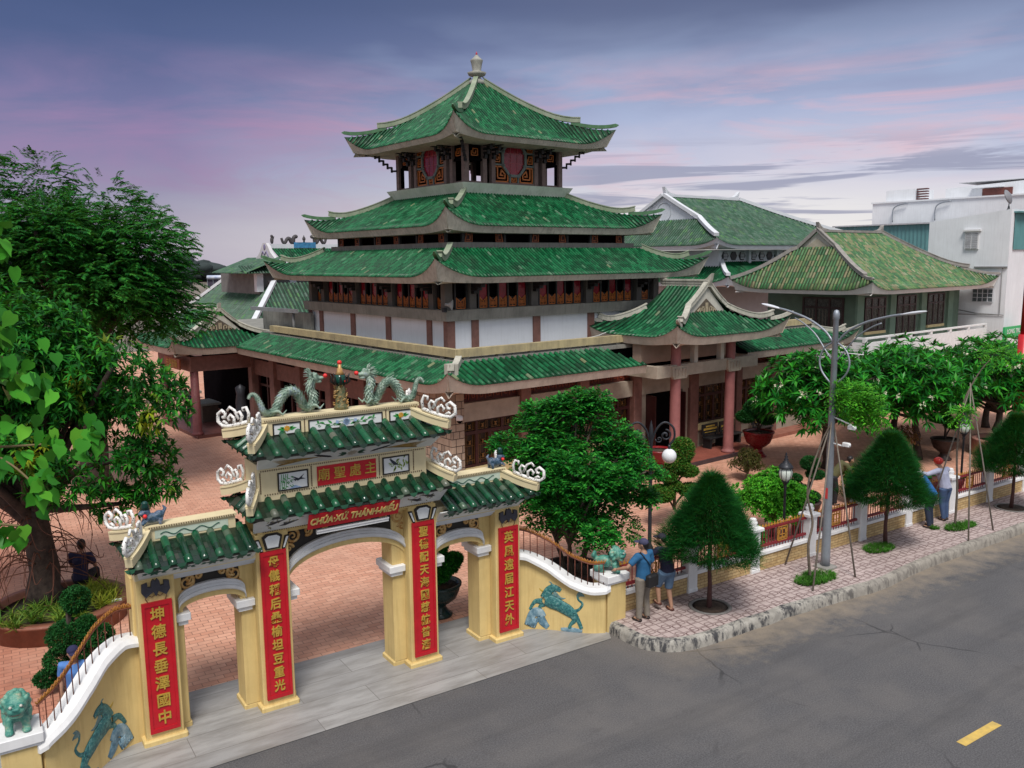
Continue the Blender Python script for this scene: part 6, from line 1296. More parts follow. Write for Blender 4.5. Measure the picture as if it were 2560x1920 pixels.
# ================================================================ plain white town houses and sheds at the right
WB = M('whitewash', (.72, .74, .77), .88, .10, .8, streak=.22, sccol=(.38, .38, .38), bump=.04); TEALS = M('teal_sheet', (.10, .25, .26), .6, .15, 2, streak=.2)
def corr(mb, o, U, w, z0, z1, N, pitch=.2):      # corrugated sheet
    U, N, o = Vector(U), Vector(N), Vector(o); n = int(w / pitch * 2); vs = []
    for i in range(n + 1): q = o + U * (w * i / n) + N * (.04 * (i % 2)); vs += [(q.x, q.y, z0), (q.x, q.y, z1)]
    mb.add(vs, [(2 * i, 2 * i + 2, 2 * i + 3, 2 * i + 1) for i in range(n)]); return mb
h1 = thing('town_house', 'plain white town house wall with a shuttered window and satellite dish', 'building', (51, 20, 0), fr=1)
m = MB(); m.add([(51, 24.4, 0), (51, 19.95, 0), (62, 19.95, 0), (62, 24.4, 0), (51, 24.4, 9.55), (51, 19.95, 10.1), (62, 19.95, 10.1), (62, 24.4, 9.55)], [(0, 1, 5, 4), (1, 2, 6, 5), (2, 3, 7, 6), (3, 0, 4, 7), (4, 5, 6, 7)]); m.build('wall', WB, h1)
m = MB(); m.box((50.9, 21.55, 7.95), (51, 22.3, 8.95)); m.box((50.8, 21.45, 8.95), (51, 22.4, 9.05)); sw = m.build('shuttered_window', M('shutter_white', (.66, .66, .66), .6, .1, 4), h1); m = MB()
for k in range(9): m.box((50.875, 21.6, 8.0 + k * .1), (50.9, 21.9, 8.05 + k * .1)); m.box((50.875, 21.95, 8.0 + k * .1), (50.9, 22.25, 8.05 + k * .1))
m.build('slats', M('slat_grey', (.40, .40, .42), .7), sw)
for y0, y1, z0, z1 in ((20.6, 21.7, 5.0, 5.72), (22.7, 23.1, 5.1, 5.75)):
    w = MB().box((50.95, y0, z0), (51, y1, z1)).build('window', M('grey_glass', (.10, .12, .13), .3, .3, 4), h1); m = MB()
    for k in range(5): m.box((50.92, y0 + (y1 - y0) * k / 4 - .015, z0), (50.95, y0 + (y1 - y0) * k / 4 + .015, z1))
    for k in range(4): m.box((50.92, y0, z0 + (z1 - z0) * k / 3 - .015), (50.949, y1, z0 + (z1 - z0) * k / 3 + .015))
    m.build('bars', WF, w)
m = MB(); m.box((50.9, 19.96, 6.9), (51, 21.7, 6.98)); m.tube([(50.95, 20.2, 6.9), (50.95, 20.2, 4.3), (50.95, 22.6, 4.25)], .02, 5); m.tube([(50.95, 23.0, 4.6), (50.95, 21.5, 4.35), (50.95, 19.96, 4.3)], .02, 5); m.build('pipework', M('pipe_grey', (.2, .2, .2), .7), h1)
m = MB(); corr(m, (51.4, 19.9, 0), (1, 0, 0), 8, 7.9, 9.9, (0, -1, 0)); m.box((51.3, 19.6, 9.9), (60, 19.95, 9.98)); m.build('sheet_screen', TEALS, h1)
d = thing('satellite_dish', 'grey satellite dish on the white house roof', 'dish', (51.2, 20.2, 10.05), fr=1, local=True)
m = MB(); m.lathe([(0, .08), (.2, .05), (.36, -.03), (.42, -.08)], n=24); m.xf(Matrix.Translation((0, 0, .75)) @ Matrix.Rotation(R(70), 4, 'X') @ Matrix.Rotation(R(-15), 4, 'Z')); m.build('reflector', M('dish_grey', (.22, .22, .24), .5, .2, 6), d); m = MB(); m.tube([(0, 0, 0), (0, 0, .7)], .025); m.tube([(-.2, 0, 0), (0, 0, .3), (.2, 0, 0)], .018); m.build('mast', DARKMET, d)
h2 = thing('long_white_building', 'long white building with roof terrace, antennas and red window behind the town house', 'building', (70, 30, 0), fr=1)
m = MB(); m.box((70, 18, 0), (80, 38.4, 12.0)); m.build('wall', WB, h2); m = MB(); m.box((69.9, 18, 12.0), (80, 38.5, 12.12)); m.build('parapet', WB, h2)
m = MB(); m.add([(72, 33.3, 12.1), (72, 20, 12.1), (80, 20, 12.1), (80, 33.3, 12.1), (72, 33.3, 13.0), (72, 20, 13.55), (80, 20, 13.55), (80, 33.3, 13.0)], [(0, 1, 5, 4), (1, 2, 6, 5), (2, 3, 7, 6), (3, 0, 4, 7), (4, 5, 6, 7)]); pb = m.build('penthouse', WB, h2)
MB().box((71.9, 28.2, 12.25), (72, 30.4, 12.8)).build('red_window', M('red_brown_shutter', (.16, .05, .04), .6, .4, 3), pb); MB().box((71.5, 28.8, 12.85), (72, 31.2, 12.92)).build('awning', WB, pb); MB().box((74.5, 20.0, 13.56), (80, 33.4, 13.6)).build('roof_sheet', M('sheet_grey', (.5, .51, .53), .6, .2, 2), pb)
m = MB(); m.box((71, 35.2, 12.1), (74, 37.8, 13.1)); m.build('tank_room', WB, h2)
m = MB()
for k in range(5): m.box((70.9, 34.3, 12.2 + k * .2), (71.3, 35.15, 12.3 + k * .2))
m.build('metal_rack', M('red_rack', (.12, .05, .05), .6), h2)
for y in (36.5, 33.0): m = MB(); m.tube(smooth([(69.8, y, 10.4), (69.8, y, 11.4), (69.8, y - .4, 11.75), (69.8, y - 1.2, 11.9)], 4), .05, 6); m.build('wall_bracket', METAL, h2)
h3 = thing('teal_shed', 'teal corrugated shed behind the annex ridge', 'shed', (64, 35, 0), fr=1)
m = MB(); m.box((64, 30, 0), (69, 40, 7.6)); m.build('wall', WB, h3); m = MB(); corr(m, (63.95, 38.2, 0), (0, -1, 0), 8.5, 7.6, 9.95, (-1, 0, 0), .3); m.box((64, 30, 7.6), (69, 38, 9.9)); m.build('cladding', TEALS, h3); MB().box((63.7, 29.6, 9.95), (69.2, 38.3, 10.05)).build('roof', M('shed_roof', (.45, .47, .5), .6), h3)
t = thing('shop_sign', 'green shop sign with white lettering by the balcony', 'sign', (49.5, 19.2, 3.0), fr=1)
sb = MB().box((49.3, 19.2, 2.75), (52.3, 19.3, 3.75)).build('board', M('sign_green', (.02, .38, .12), .4, .08, 2), t)
text_mesh('lettering', 'LONG TRUNG', .36, WHITEP, sb, plane_mat((50.75, 19.19, 3.48), (1, 0, 0), (0, 0, 1)), .004); MB().box((49.6, 19.19, 2.8), (52.2, 19.199, 3.15)).build('white_strip', WHITEP, sb)
MB().tube([(50.5, 19.36, 0), (50.5, 19.36, 3.7)], .06).build('post', METAL, t)
# ================================================================ old hall and houses at the back left
old = thing('old_hall', 'old hall with dragon ridge and two tiers of dark green roof behind the temple', 'building', (26, 60, 0), fr=1)
OF = [Face((21.4, 55.6), (1, 0), (0, 1), 14, 4.1, 2.2, 6.1, (1, INF), None, .1, 1.5, .05, 1.0, liftR=0), Face((21.4, 74), (0, -1), (1, 0), 18.4, 4.1, 2.2, 6.1, (1, INF), (1, INF), .1, 1.5, .05, 1.0)]
for i, F in enumerate(OF):
    tb = MB(); F.tiles(tb, .3, .085, .3, 15000 + 200 * i); rf = tb.build('lower_roof', G_TILE3, old); fb = MB(); F.fascia(fb, 2.0, .05, .1, depth=1.5); fb.build('eave_fascia', WF, rf)
m = MB(); m.sweep(list(reversed(OF[0].hip('L', 0, 1, 8, .04))), .35, .22); m.build('white_ridge', WF, old); m = MB(); m.sweep(list(reversed(OF[1].hip('L', 0, 1, 8, .04))), .35, .22); m.sweep([(25.5, 59.7, 6.1), (25.5, 70, 6.1)], .35, .2); m.build('white_ridge', WF, old)
MB().box((24.6, 59, 0), (36, 71, 4.6)).build('wall', WF, old); MB().box((24.6, 60.3, 4.6), (36, 68, 7.0)).build('upper_wall', M('dim_grey_wall', (.17, .17, .165), .9, .3, 1.5), old); m = MB(); m.box((24.3, 60.0, 5.5), (24.8, 60.5, 7.0)); m.box((26.9, 60.1, 5.5), (27.4, 60.5, 7.0)); m.build('corner_post', WF, old)
UF = [Face((26.4, 60.2), (1, 0), (0, 1), 10.2, 1.9, 7.72, 8.72, None, None, .0, 1.5, 0, 1.0), Face((23.2, 66), (0, -1), (1, 0), 6.6, 2.9, 6.85, 7.95, None, None, .0, 1.5, 0, 1.0), Face((23.2, 59.4), (1, 0), (0, 1), 6, 1.2, 6.85, 7.4, None, None, .0, 1.5, 0, 1.0)]
for i, F in enumerate(UF):
    tb = MB(); F.tiles(tb, .22, .065, .3, 16000 + 200 * i); tb.build('upper_roof', G_TILE3 if i else G_TILE, old)
m = MB(); m.prism([(-2.3, 7.7), (2.3, 7.7), (1.6, 8.0), (1.0, 8.35), (.6, 8.8), (.3, 9.05), (-.3, 9.05), (-.6, 8.8), (-1.0, 8.35), (-1.6, 8.0)], (26.1, 62.0, 0), (0, -1, 0), (0, 0, 1), (-1, 0, 0), .25); gb = m.build('curved_gable', M('gable_old_white', (.55, .54, .56), .8, .15, 3), old)
m = MB(); m.ball((25.84, 62.0, 8.75), (.03, .2, .22)); m.tube([(25.84, 62.0 + q, z) for q, z in ((.7, 8.0), (.35, 8.45), (0, 8.2), (-.35, 8.45), (-.7, 8.0))], .05, 6); m.build('gable_painting', M('blue_red_paint', (.25, .22, .38), .6, .5, 6), gb)
m = MB(); m.box((26.2, 61.9, 8.66), (33.5, 62.15, 8.98)); rd = m.build('main_ridge', WF, old); MB().box((28.15, 61.85, 8.7), (29.95, 61.9, 9.12)).build('blue_panel', M('ridge_blue', (.05, .22, .42), .5, .5, 4), rd)
DK = M('dark_ridge_figure', (.07, .065, .07), .7, .4, 6)
for k, (x, s) in enumerate(((27.82, 1), (30.3, -1))):
    t = thing('ridge_dragon', 'small dark dragon on the far old hall ridge, ' + ('between the lone figure and the pearl' if k == 0 else 'between the pearl and the temple roof'), 'statue', (x, 62.0, 8.97), fr=1, local=True, group='dark dragons on the old hall ridge'); t.scale = (.55, .55, .52); m = MB(); m.tube(smooth([(-s * 1.1, 0, .9), (-s * .9, 0, .3), (-s * .6, 0, .2), (-s * .3, 0, .7), (s * .05, 0, .85), (s * .35, 0, .3), (s * .6, 0, .3), (s * .7, 0, .9), (s * .95, 0, 1.15)], 5), [.17 + .1 * min(1, i / 20) for i in range(41)], 7); m.build('body', DK, t); m = MB(); m.ball((s * .98, 0, 1.12), (.36, .25, .3)); m.box((s * .4 - .1, -.1, 0), (s * .4 + .1, .1, .35)); m.box((-s * .7 - .1, -.1, 0), (-s * .7 + .1, .1, .3)); m.build('head', DK, t)
t = thing('ridge_pearl', 'small dark pearl finial on the far old hall ridge', 'ornament', (29.05, 62.0, 9.1), fr=1, local=True); t.scale = (.5, .5, .46); m = MB(); m.lathe([(.2, 0), (.12, .25), (.25, .5), (.25, .75), (.1, 1.0), (0, 1.3)], n=10); m.build('finial', DK, t)
t = thing('ridge_figure', 'small dark figure above the curved gable of the far old hall', 'statue', (26.45, 62.0, 8.97), fr=1, local=True); t.scale = (.55, .55, .55); blob('body', DK, t, [('b', (0, 0, .5), (.25, .2, .5)), ('b', (0, 0, 1.1), .2), ('t', [(.2, 0, .7), (.35, 0, 1.1)], [.1, .06])], .06, 2)
HOUSE = [(100, 385, 9, 8, 4.6, 'low white house with flat slab roof far off between the tree and the old hall'), (82, 395, 14, 9, 4.0, 'pale low house far off, partly behind the feathery tree')]
for x, y, w, d, h, lb in HOUSE:
    t = thing('low_house', lb, 'building', (x, y, 0), R(-20), local=True, group='far low houses'); m = MB(); m.box((0, 0, 0), (w, d, h)); m.build('wall', WB, t); m = MB(); m.box((-.6, -.8, h), (w + .6, d + .6, h + .35)); m.build('roof', WF, t); m = MB(); m.box((w * .3, -.05, .3), (w * .9, 0, h - .6)); m.build('opening', HEXD, t)
t = thing('market_awning', 'white and blue striped market awning on posts far behind', 'awning', (68, 279, 0), R(-25), local=True); m = MB()
for k in range(12):
    pass
m.tube([(0, 0, 3.2), (9, 0, 3.2)], 1.2, 14, sq=(1, .55)); m.build('canopy', M('canopy_white', (.62, .63, .68), .6, .15, .6, col2=(.25, .32, .5)), t); m = MB()
for k in range(6): m.box((k * 1.75, -.6, 0), (k * 1.75 + .12, -.5, 2.8)); 
m.build('posts', METAL, t); MB().box((0, -.3, 0), (9, .8, 2.6)).build('stall', M('stall_dark', (.06, .05, .08), .8, .6, 1), t)
# distant treeline: one dark band of foliage
rnd = random.Random(5); m = MB()
for k in range(1500):
    a = R(rnd.uniform(-8, 75)); D = rnd.uniform(330, 470); s = rnd.uniform(2.2, 4.5); x, y = D * math.sin(a), D * math.cos(a)
    m.ball((x, y, rnd.uniform(.5, 6.5 + 2.2 * math.sin(a * 37) + 1.2 * math.sin(a * 91))), (s * 1.3, s, s * rnd.uniform(.5, .9)), 7, 5)
tl = m.build('treeline', M('far_foliage', (.035, .05, .05), .95, .4, .15, bump=.5, bscale=1)); tag(tl, kind='stuff')
# ================================================================ foliage
RNG = np.random.default_rng(11)
def unit(a): return a / np.maximum(np.linalg.norm(a, axis=-1, keepdims=True), 1e-9)
def leaf_obj(name, mat, parent, P, D, L, Wd, shape='lance', droop=.15, up=None, org=None):
    """P base points, D directions, L lengths, Wd widths -> one mesh with a little folded leaf for every row"""
    P = np.asarray(P, float); D = unit(np.asarray(D, float)); n = len(P); L = np.broadcast_to(L, n)[:, None]; Wd = np.broadcast_to(Wd, n)[:, None]
    Z = np.array([0, 0, 1.]) if up is None else up
    S = np.cross(D, np.broadcast_to(Z, D.shape) + RNG.normal(0, .25, D.shape)); S = unit(S); N = unit(np.cross(S, D))
    if shape == 'lance': T = [(0, 0, 0), (.5, 0, .02), (1, 0, -droop), (.45, .5, .05), (.45, -.5, .05)]; F = [(0, 1, 3), (1, 2, 3), (0, 4, 1), (1, 4, 2)]
    elif shape == 'broad': T = [(0, 0, 0), (.55, 0, .03), (1, 0, -droop), (.3, .42, .05), (.72, .46, .0), (.3, -.42, .05), (.72, -.46, .0)]; F = [(0, 1, 3), (3, 1, 4), (1, 2, 4), (0, 5, 1), (5, 6, 1), (1, 6, 2)]
    elif shape == 'heart': T = [(0, 0, 0), (.5, 0, -.03), (1.25, 0, -droop), (-.1, .28, .04), (.2, .5, .05), (.6, .42, .0), (-.1, -.28, .04), (.2, -.5, .05), (.6, -.42, .0), (.9, .17, -.06), (.9, -.17, -.06)]; F = [(0, 1, 4, 3), (1, 5, 4), (1, 2, 9, 5), (0, 6, 7, 1), (1, 7, 8), (1, 8, 10, 2)]
    elif shape == 'needle': T = [(0, .5, 0), (0, -.5, 0), (1, 0, -droop)]; F = [(0, 1, 2)]
    elif shape == 'blade': T = [(0, .5, 0), (0, -.5, 0), (.5, -.4, .06), (.5, .4, .06), (1, 0, -droop)]; F = [(0, 1, 2, 3), (3, 2, 4)]
    V = np.concatenate([P[:, None, :] + D[:, None, :] * (L * np.array([t[0] for t in T])[None, :])[:, :, None] + S[:, None, :] * (Wd * np.array([t[1] for t in T])[None, :])[:, :, None] + N[:, None, :] * (L * np.array([t[2] for t in T])[None, :])[:, :, None]])
    k = len(T); V = V.reshape(-1, 3); O = np.array(org if org is not None else (ORG[parent] if parent is not None else (0, 0, 0)), float); V = V - O
    sizes = np.tile([len(f) for f in F], n); loops = (np.arange(n)[:, None] * k + np.array([i for f in F for i in f])[None, :]).ravel()
    me = bpy.data.meshes.new(name); me.vertices.add(len(V)); me.vertices.foreach_set('co', V.ravel()); me.loops.add(len(loops)); me.loops.foreach_set('vertex_index', loops.astype(np.int32))
    me.polygons.add(len(sizes)); st = np.concatenate([[0], np.cumsum(sizes)[:-1]]); me.polygons.foreach_set('loop_start', st.astype(np.int32)); me.polygons.foreach_set('loop_total', sizes.astype(np.int32)); me.update(calc_edges=True); me.validate()
    me.materials.append(mat); o = bpy.data.objects.new(name, me); COL.objects.link(o)
    if parent is not None: o.parent = parent; ORG[o] = Vector(O)
    elif org is not None: o.location = O
    return o
def rosettes(C, A, n, spread=(35, 85)):
    """n leaf directions round every tip C with axis A"""
    C, A = np.asarray(C), unit(np.asarray(A)); m = len(C); B1 = unit(np.cross(A, RNG.normal(size=A.shape))); B2 = np.cross(A, B1)
    az = 2 * PI * (np.arange(n)[None, :] + RNG.random((m, 1)) + RNG.normal(0, .12, (m, n))) / n; th = np.radians(RNG.uniform(*spread, (m, n)))
    D = A[:, None, :] * np.cos(th)[..., None] + (B1[:, None, :] * np.cos(az)[..., None] + B2[:, None, :] * np.sin(az)[..., None]) * np.sin(th)[..., None]
    return np.repeat(C, n, 0), D.reshape(-1, 3)
def lobes(c, r, n, lr, zmin=-.55, shell=(.55, .9)):
    d = unit(RNG.normal(size=(n * 4, 3))); d = d[d[:, 2] > zmin][:n]; k = RNG.uniform(*shell, (len(d), 1))
    return np.asarray(c) + d * k * np.asarray(r), RNG.uniform(*lr, len(d))
def tips_on(LC, LR, per, outward=.55, upb=.45, c0=None, keep_low=-.45):
    P, A = [], []
    for c, r in zip(LC, LR):
        d = unit(RNG.normal(size=(per, 3))); d = d[d[:, 2] > keep_low]; k = RNG.uniform(.72, 1.05, (len(d), 1))
        P.append(c + d * k * r * np.array([1, 1, .8])); a = d * outward + np.array([0, 0, upb])
        if c0 is not None: a = a + unit(P[-1] - np.asarray(c0)) * .4
        A.append(a)
    return np.concatenate(P), np.concatenate(A)
def limbs(parent, base, fork, LC, r0, r1, mat, name='trunk', every=1, wob=.12, rnd=None, split=True):
    rnd = rnd or random.Random(2); b, f = Vector(base), Vector(fork); m = MB()
    pts = [b.lerp(f, k / 6) + Vector((rnd.uniform(-wob, wob), rnd.uniform(-wob, wob), 0)) * (0 if k == 0 else .6) for k in range(7)]
    m.tube(pts, [r0 * 1.45, r0 * 1.12, r0, r0 * .95, r0 * .9, r0 * .86, r0 * .85], 12); t = m.build(name, mat, parent); m = MB()
    for c in list(LC)[::every]:
        c = Vector(c); mid = pts[-1].lerp(c, .5) + Vector((rnd.uniform(-wob, wob), rnd.uniform(-wob, wob), rnd.uniform(-.1, .25))) * 1.6
        s = pts[-1] if rnd.random() < .6 else pts[-2]
        Q = smooth([tuple(s), tuple(s.lerp(mid, .5) + Vector((rnd.uniform(-wob, wob), rnd.uniform(-wob, wob), 0))), tuple(mid), tuple(c)], 4); m.tube(Q, [r1 * (1 - .75 * k / len(Q)) + .008 for k in range(len(Q))], 7)
    if m.v: m.build('limbs', mat, parent)
    return t
LG = leaf_mat('broad_leaf', [(.006, .062, .010), (.010, .10, .013), (.018, .16, .016), (.05, .25, .018)], .5, .18, ((.24, .26, .012), .60, .72))
LT = leaf_mat('fern_leaf', [(.006, .06, .012), (.010, .10, .016), (.02, .155, .02), (.05, .21, .025)], .55, .25)
LF = leaf_mat('frangipani_leaf', [(.006, .07, .012), (.010, .12, .015), (.02, .20, .018), (.055, .31, .025)], .32, .2)
LC_ = leaf_mat('lush_leaf', [(.005, .07, .013), (.010, .12, .018), (.024, .22, .025), (.065, .35, .04)], .4, .25)
LN = leaf_mat('casuarina_needle', [(.004, .055, .013), (.008, .09, .016), (.018, .14, .02)], .6, .2)
LB_ = leaf_mat('bright_leaf', [(.04, .25, .02), (.07, .34, .02), (.14, .44, .03)], .45, .3)
LH = leaf_mat('heart_leaf', [(.02, .13, .015), (.035, .21, .02), (.06, .29, .025), (.12, .36, .03)], .4, .25)
LD = leaf_mat('topiary_leaf', [(.008, .06, .015), (.014, .085, .02), (.025, .12, .025)], .5, .15)
LR = leaf_mat('brown_green_leaf', [(.06, .05, .015), (.08, .06, .02), (.05, .08, .02), (.10, .05, .025)], .5, .2)
# ---- big feathery tree at the back left
t = thing('tamarind_tree', 'tall feathery-leaved tree beyond the yard, by the temple flank porch', 'tree', (3.6, 31.4, 0))
c0 = (3.25, 31.3, 7.2); LC, LRr = lobes(c0, (4.0, 4.0, 3.4), 64, (.9, 1.5), -.6, (.4, .92)); LC = np.concatenate([LC, [(5.6, 29.4, 7.0), (6.0, 29.2, 6.0), (5.6, 29.0, 8.2), (2.6, 31.9, 10.4), (1.0, 32.5, 9.4), (-.5, 33, 8), (7.2, 29.6, 3.9)]]); LRr = np.concatenate([LRr, [1.0, 1.0, 1.0, 1.0, 1.1, 1.3]])
limbs(t, (3.6, 31.4, 0), (3.5, 31.2, 4.2), LC, .42, .14, BARK, every=3)
P, A = tips_on(LC, LRr, 125, .9, .1, c0, -.75); A = unit(A * np.array([1, 1, .5]) + np.array([0, 0, .12]) + RNG.normal(0, .28, A.shape)); n = 11; FL_ = RNG.uniform(.35, .6, len(P)); s = (np.arange(n * 2) // 2 + .6) / n
S = unit(np.cross(A, np.array([0, 0, 1.]) + RNG.normal(0, .2, A.shape))); sgn = np.where(np.arange(n * 2) % 2 == 0, 1., -1.)
PP = P[:, None, :] + A[:, None, :] * (FL_[:, None] * s[None, :])[..., None] + np.array([0, 0, -1.]) * (FL_[:, None] * .35 * s[None, :] ** 2)[..., None]
DD = S[:, None, :] * sgn[None, :, None] + A[:, None, :] * .45 + np.array([0, 0, -.25])
leaf_obj('crown', LT, t, PP.reshape(-1, 3), DD.reshape(-1, 3), RNG.uniform(.10, .17, PP.shape[0] * n * 2), .055, 'lance', .2)
# ---- broadleaf tree in the round planter
t = thing('broadleaf_tree', 'large glossy broadleaf tree with gnarled vine-hung trunk in the round planter', 'tree', (1.18, 20.3, .35))
c0 = (.95, 20.4, 4.9); LC, LRr = lobes(c0, (2.75, 2.6, 2.1), 64, (.6, 1.0), -.65, (.4, .95)); LC = np.concatenate([LC, [(3.1, 18.9, 3.6), (3.35, 18.9, 2.9), (2.6, 19.1, 2.6), (3.3, 18.7, 4.6), (2.6, 18.9, 5.5), (1.6, 18.9, 3.2), (-.4, 20.5, 6.6), (.6, 19.6, 6.7)]]); LRr = np.concatenate([LRr, [.6, .5, .5, .7, .8, .7, .9, .9]])
limbs(t, (1.18, 20.3, .35), (1.05, 20.3, 2.5), LC, .30, .12, BARK, every=2, wob=.1)
m = MB(); m.tube(smooth([(1.1, 20.3, 2.1), (.75, 20.35, 2.5), (.3, 20.5, 3.1), (-.4, 20.6, 4.0)], 5), [.2 - .006 * k for k in range(16)], 10); m.build('bough', BARK, t)
P, A = tips_on(LC, LRr, 85, .9, .45, c0, -.65); P, D_ = rosettes(P, A, 9, (40, 88)); leaf_obj('crown', LG, t, P, D_, RNG.uniform(.16, .27, len(P)), RNG.uniform(.055, .08, len(P)), 'lance', .18)
rnd = random.Random(9); m = MB()
for k in range(70):
    z = rnd.uniform(1.0, 2.6); a = rnd.uniform(0, 2 * PI); L = rnd.uniform(.5, 1.15); d = Vector((math.cos(a), math.sin(a), 0)); b0 = Vector((1.12, 20.3, z)) + d * .26; sd = Vector((-d.y, d.x, 0)) * rnd.uniform(-.5, .5)
    Q = smooth([tuple(b0), tuple(b0 + d * L * .4 + sd * .3 + Vector((0, 0, rnd.uniform(-.2, .25)))), tuple(b0 + d * L * .8 + sd + Vector((0, 0, rnd.uniform(-.7, .0)))), tuple(b0 + d * L * .75 + sd * 1.4 + Vector((0, 0, rnd.uniform(-1.0, -.25))))], 4); m.tube(Q, [.013 * (1 - .6 * i / len(Q)) for i in range(len(Q))], 5)
o = m.build('hanging_twigs', M('reddish_twig', (.13, .05, .03), .8, .3, 8), t); o['kind'] = 'stuff'
t = thing('round_planter', 'low round brown-tiled planter around the broadleaf tree', 'planter', (1.35, 20.0, 0), local=True)
m = MB(); m.lathe([(1.36, 0), (1.36, .36), (1.38, .36), (1.38, .42), (1.16, .42), (1.15, .3)], n=48); m.build('wall', M('brown_planter_tile', (.24, .09, .055), .6, .3, 4, fine=.2), t); MB().lathe([(0, .33), (1.16, .31)], n=40).build('soil', SOIL, t)
MB().box((.95, -.72, .42), (1.15, -.62, .45)).build('white_tile', WHITEP, t)
def tufts(name, C, R_, n, mat, h, kind=True, org=None, w=.022, den=18):
    a = RNG.uniform(0, 2 * PI, n); r = np.sqrt(RNG.random(n)); P = np.stack([C[0] + R_[0] * r * np.cos(a), C[1] + R_[1] * r * np.sin(a), np.full(n, C[2])], 1); P, D_ = rosettes(P, np.tile([[0, 0, 1.]], (n, 1)), den, (8, 55))
    o = leaf_obj(name, mat, None, P, D_, RNG.uniform(h * .6, h * 1.1, len(P)), w, 'blade', .35, org=(C[0], C[1], C[2])); return tag(o, kind='stuff') if kind else o
LS = leaf_mat('strap_leaf', [(.05, .14, .02), (.09, .21, .025), (.16, .26, .03), (.30, .34, .06)], .45, .25)
tufts('planter_grass', (1.0, 19.35, .33), (.95, .5, 0), 34, LS, .42, w=.028); tufts('planter_grass', (2.1, 19.9, .33), (.34, .75, 0), 22, leaf_mat('yellow_strap_leaf', [(.16, .24, .02), (.28, .33, .03), (.42, .42, .06)], .45, .25), .42, w=.028)
# ---- bright branch reaching in from the left, close by
t = thing('heart_leaf_branch', 'bright green heart-leaved branches hanging close in front of the broadleaf tree', 'branch', (-.4, 5.2, 6.6))
m = MB(); m.tube(smooth([(-.6, 5.6, 6.55), (-.1, 5.4, 6.62), (.25, 5.3, 6.62), (.42, 5.15, 6.64)], 5), [.012 - .0005 * k for k in range(16)], 6); m.tube(smooth([(.1, 5.36, 6.6), (.22, 5.25, 6.5), (.33, 5.15, 6.36)], 5), .006, 6); m.tube(smooth([(-.6, 5.7, 7.3), (-.1, 5.5, 7.2), (.2, 5.4, 7.1), (.3, 5.3, 6.9)], 5), .009, 6); m.tube(smooth([(-.6, 5.7, 7.85), (0, 5.5, 7.85), (.24, 5.4, 7.8)], 5), .008, 6); m.tube(smooth([(-.6, 5.6, 6.2), (0, 5.3, 6.22), (.2, 5.2, 6.2)], 4), .007, 6)
m.build('twigs', M('green_twig', (.16, .12, .05), .7), t)
CL = [((.24, 5.42, 7.76), (.06, .06, .10), 9), ((.20, 5.32, 7.10), (.16, .12, .22), 42), ((.30, 5.3, 6.97), (.12, .1, .12), 18), ((.12, 5.4, 7.28), (.12, .1, .1), 12), ((.22, 5.36, 6.73), (.14, .1, .04), 9), ((.2, 5.34, 6.58), (.16, .08, .06), 9), ((.45, 5.1, 6.67), (.10, .08, .07), 12), ((.56, 4.95, 6.70), (.055, .05, .07), 9), ((.31, 5.14, 6.42), (.07, .06, .09), 13), ((.16, 5.2, 6.2), (.10, .06, .05), 10)]
P = np.concatenate([np.asarray(c) + RNG.normal(0, .55, (n, 3)) * np.asarray(r) for c, r, n in CL]); D_ = RNG.normal(0, .45, P.shape) + np.array([.1, -.25, -.75])
leaf_obj('leaves', LH, t, P, D_, RNG.uniform(.062, .092, len(P)), RNG.uniform(.062, .085, len(P)), 'heart', .12, up=np.array([.3, -.8, .5]))
# ---- bushy tree right of the gateway
t = thing('bushy_tree', 'dense bright green bushy tree in a brown basin between gateway and globe lamp', 'tree', (11.5, 15.1, 0))
c0 = (11.45, 14.95, 2.75); LC, LRr = lobes(c0, (1.4, 1.3, 1.4), 40, (.28, .5), -.75, (.45, .95)); L2, R2 = lobes(c0, (1.5, 1.4, 1.5), 26, (.12, .22), -.5, (1.02, 1.22)); LC = np.concatenate([LC, L2]); LRr = np.concatenate([LRr, R2]); LC = np.concatenate([LC, [(11.2, 15.1, 4.15), (11.6, 15, 4.2), (12.0, 14.9, 4.05), (10.5, 15.2, 3.3), (10.3, 15.2, 2.6), (12.6, 14.6, 3.3), (12.7, 14.6, 2.4), (11.5, 14.2, 1.6), (12.4, 14.5, 1.5)]]); LRr = np.concatenate([LRr, [.3] * 3 + [.4] * 6])
for k in range(5): a = k * 1.3; limbs(t, (11.5 + .12 * math.cos(a), 15.1 + .12 * math.sin(a), .3), (11.5 + .5 * math.cos(a), 15.05 + .4 * math.sin(a), 1.4), LC[k::5], .05, .035, BARK2, 'trunk', 1, .05)
P, A = tips_on(LC, LRr, 120, .9, .25, c0, -.8); A = unit(A * np.array([1, 1, .5]) + np.array([0, 0, .05])); n = 7; s = (np.arange(n) + .3) / n; FLn = RNG.uniform(.16, .3, len(P)); S = unit(np.cross(A, np.array([0, 0, 1.]) + RNG.normal(0, .3, A.shape)))
PP = P[:, None, :] + A[:, None, :] * (FLn[:, None] * s[None, :])[..., None] + np.array([0, 0, -1.]) * (FLn[:, None] * .3 * s[None, :] ** 2)[..., None]; DD = S[:, None, :] * np.where(np.arange(n) % 2 == 0, 1., -1.)[None, :, None] + A[:, None, :] * .7
leaf_obj('crown', LC_, t, PP.reshape(-1, 3), DD.reshape(-1, 3), RNG.uniform(.08, .13, PP.shape[0] * n), .055, 'lance', .15)
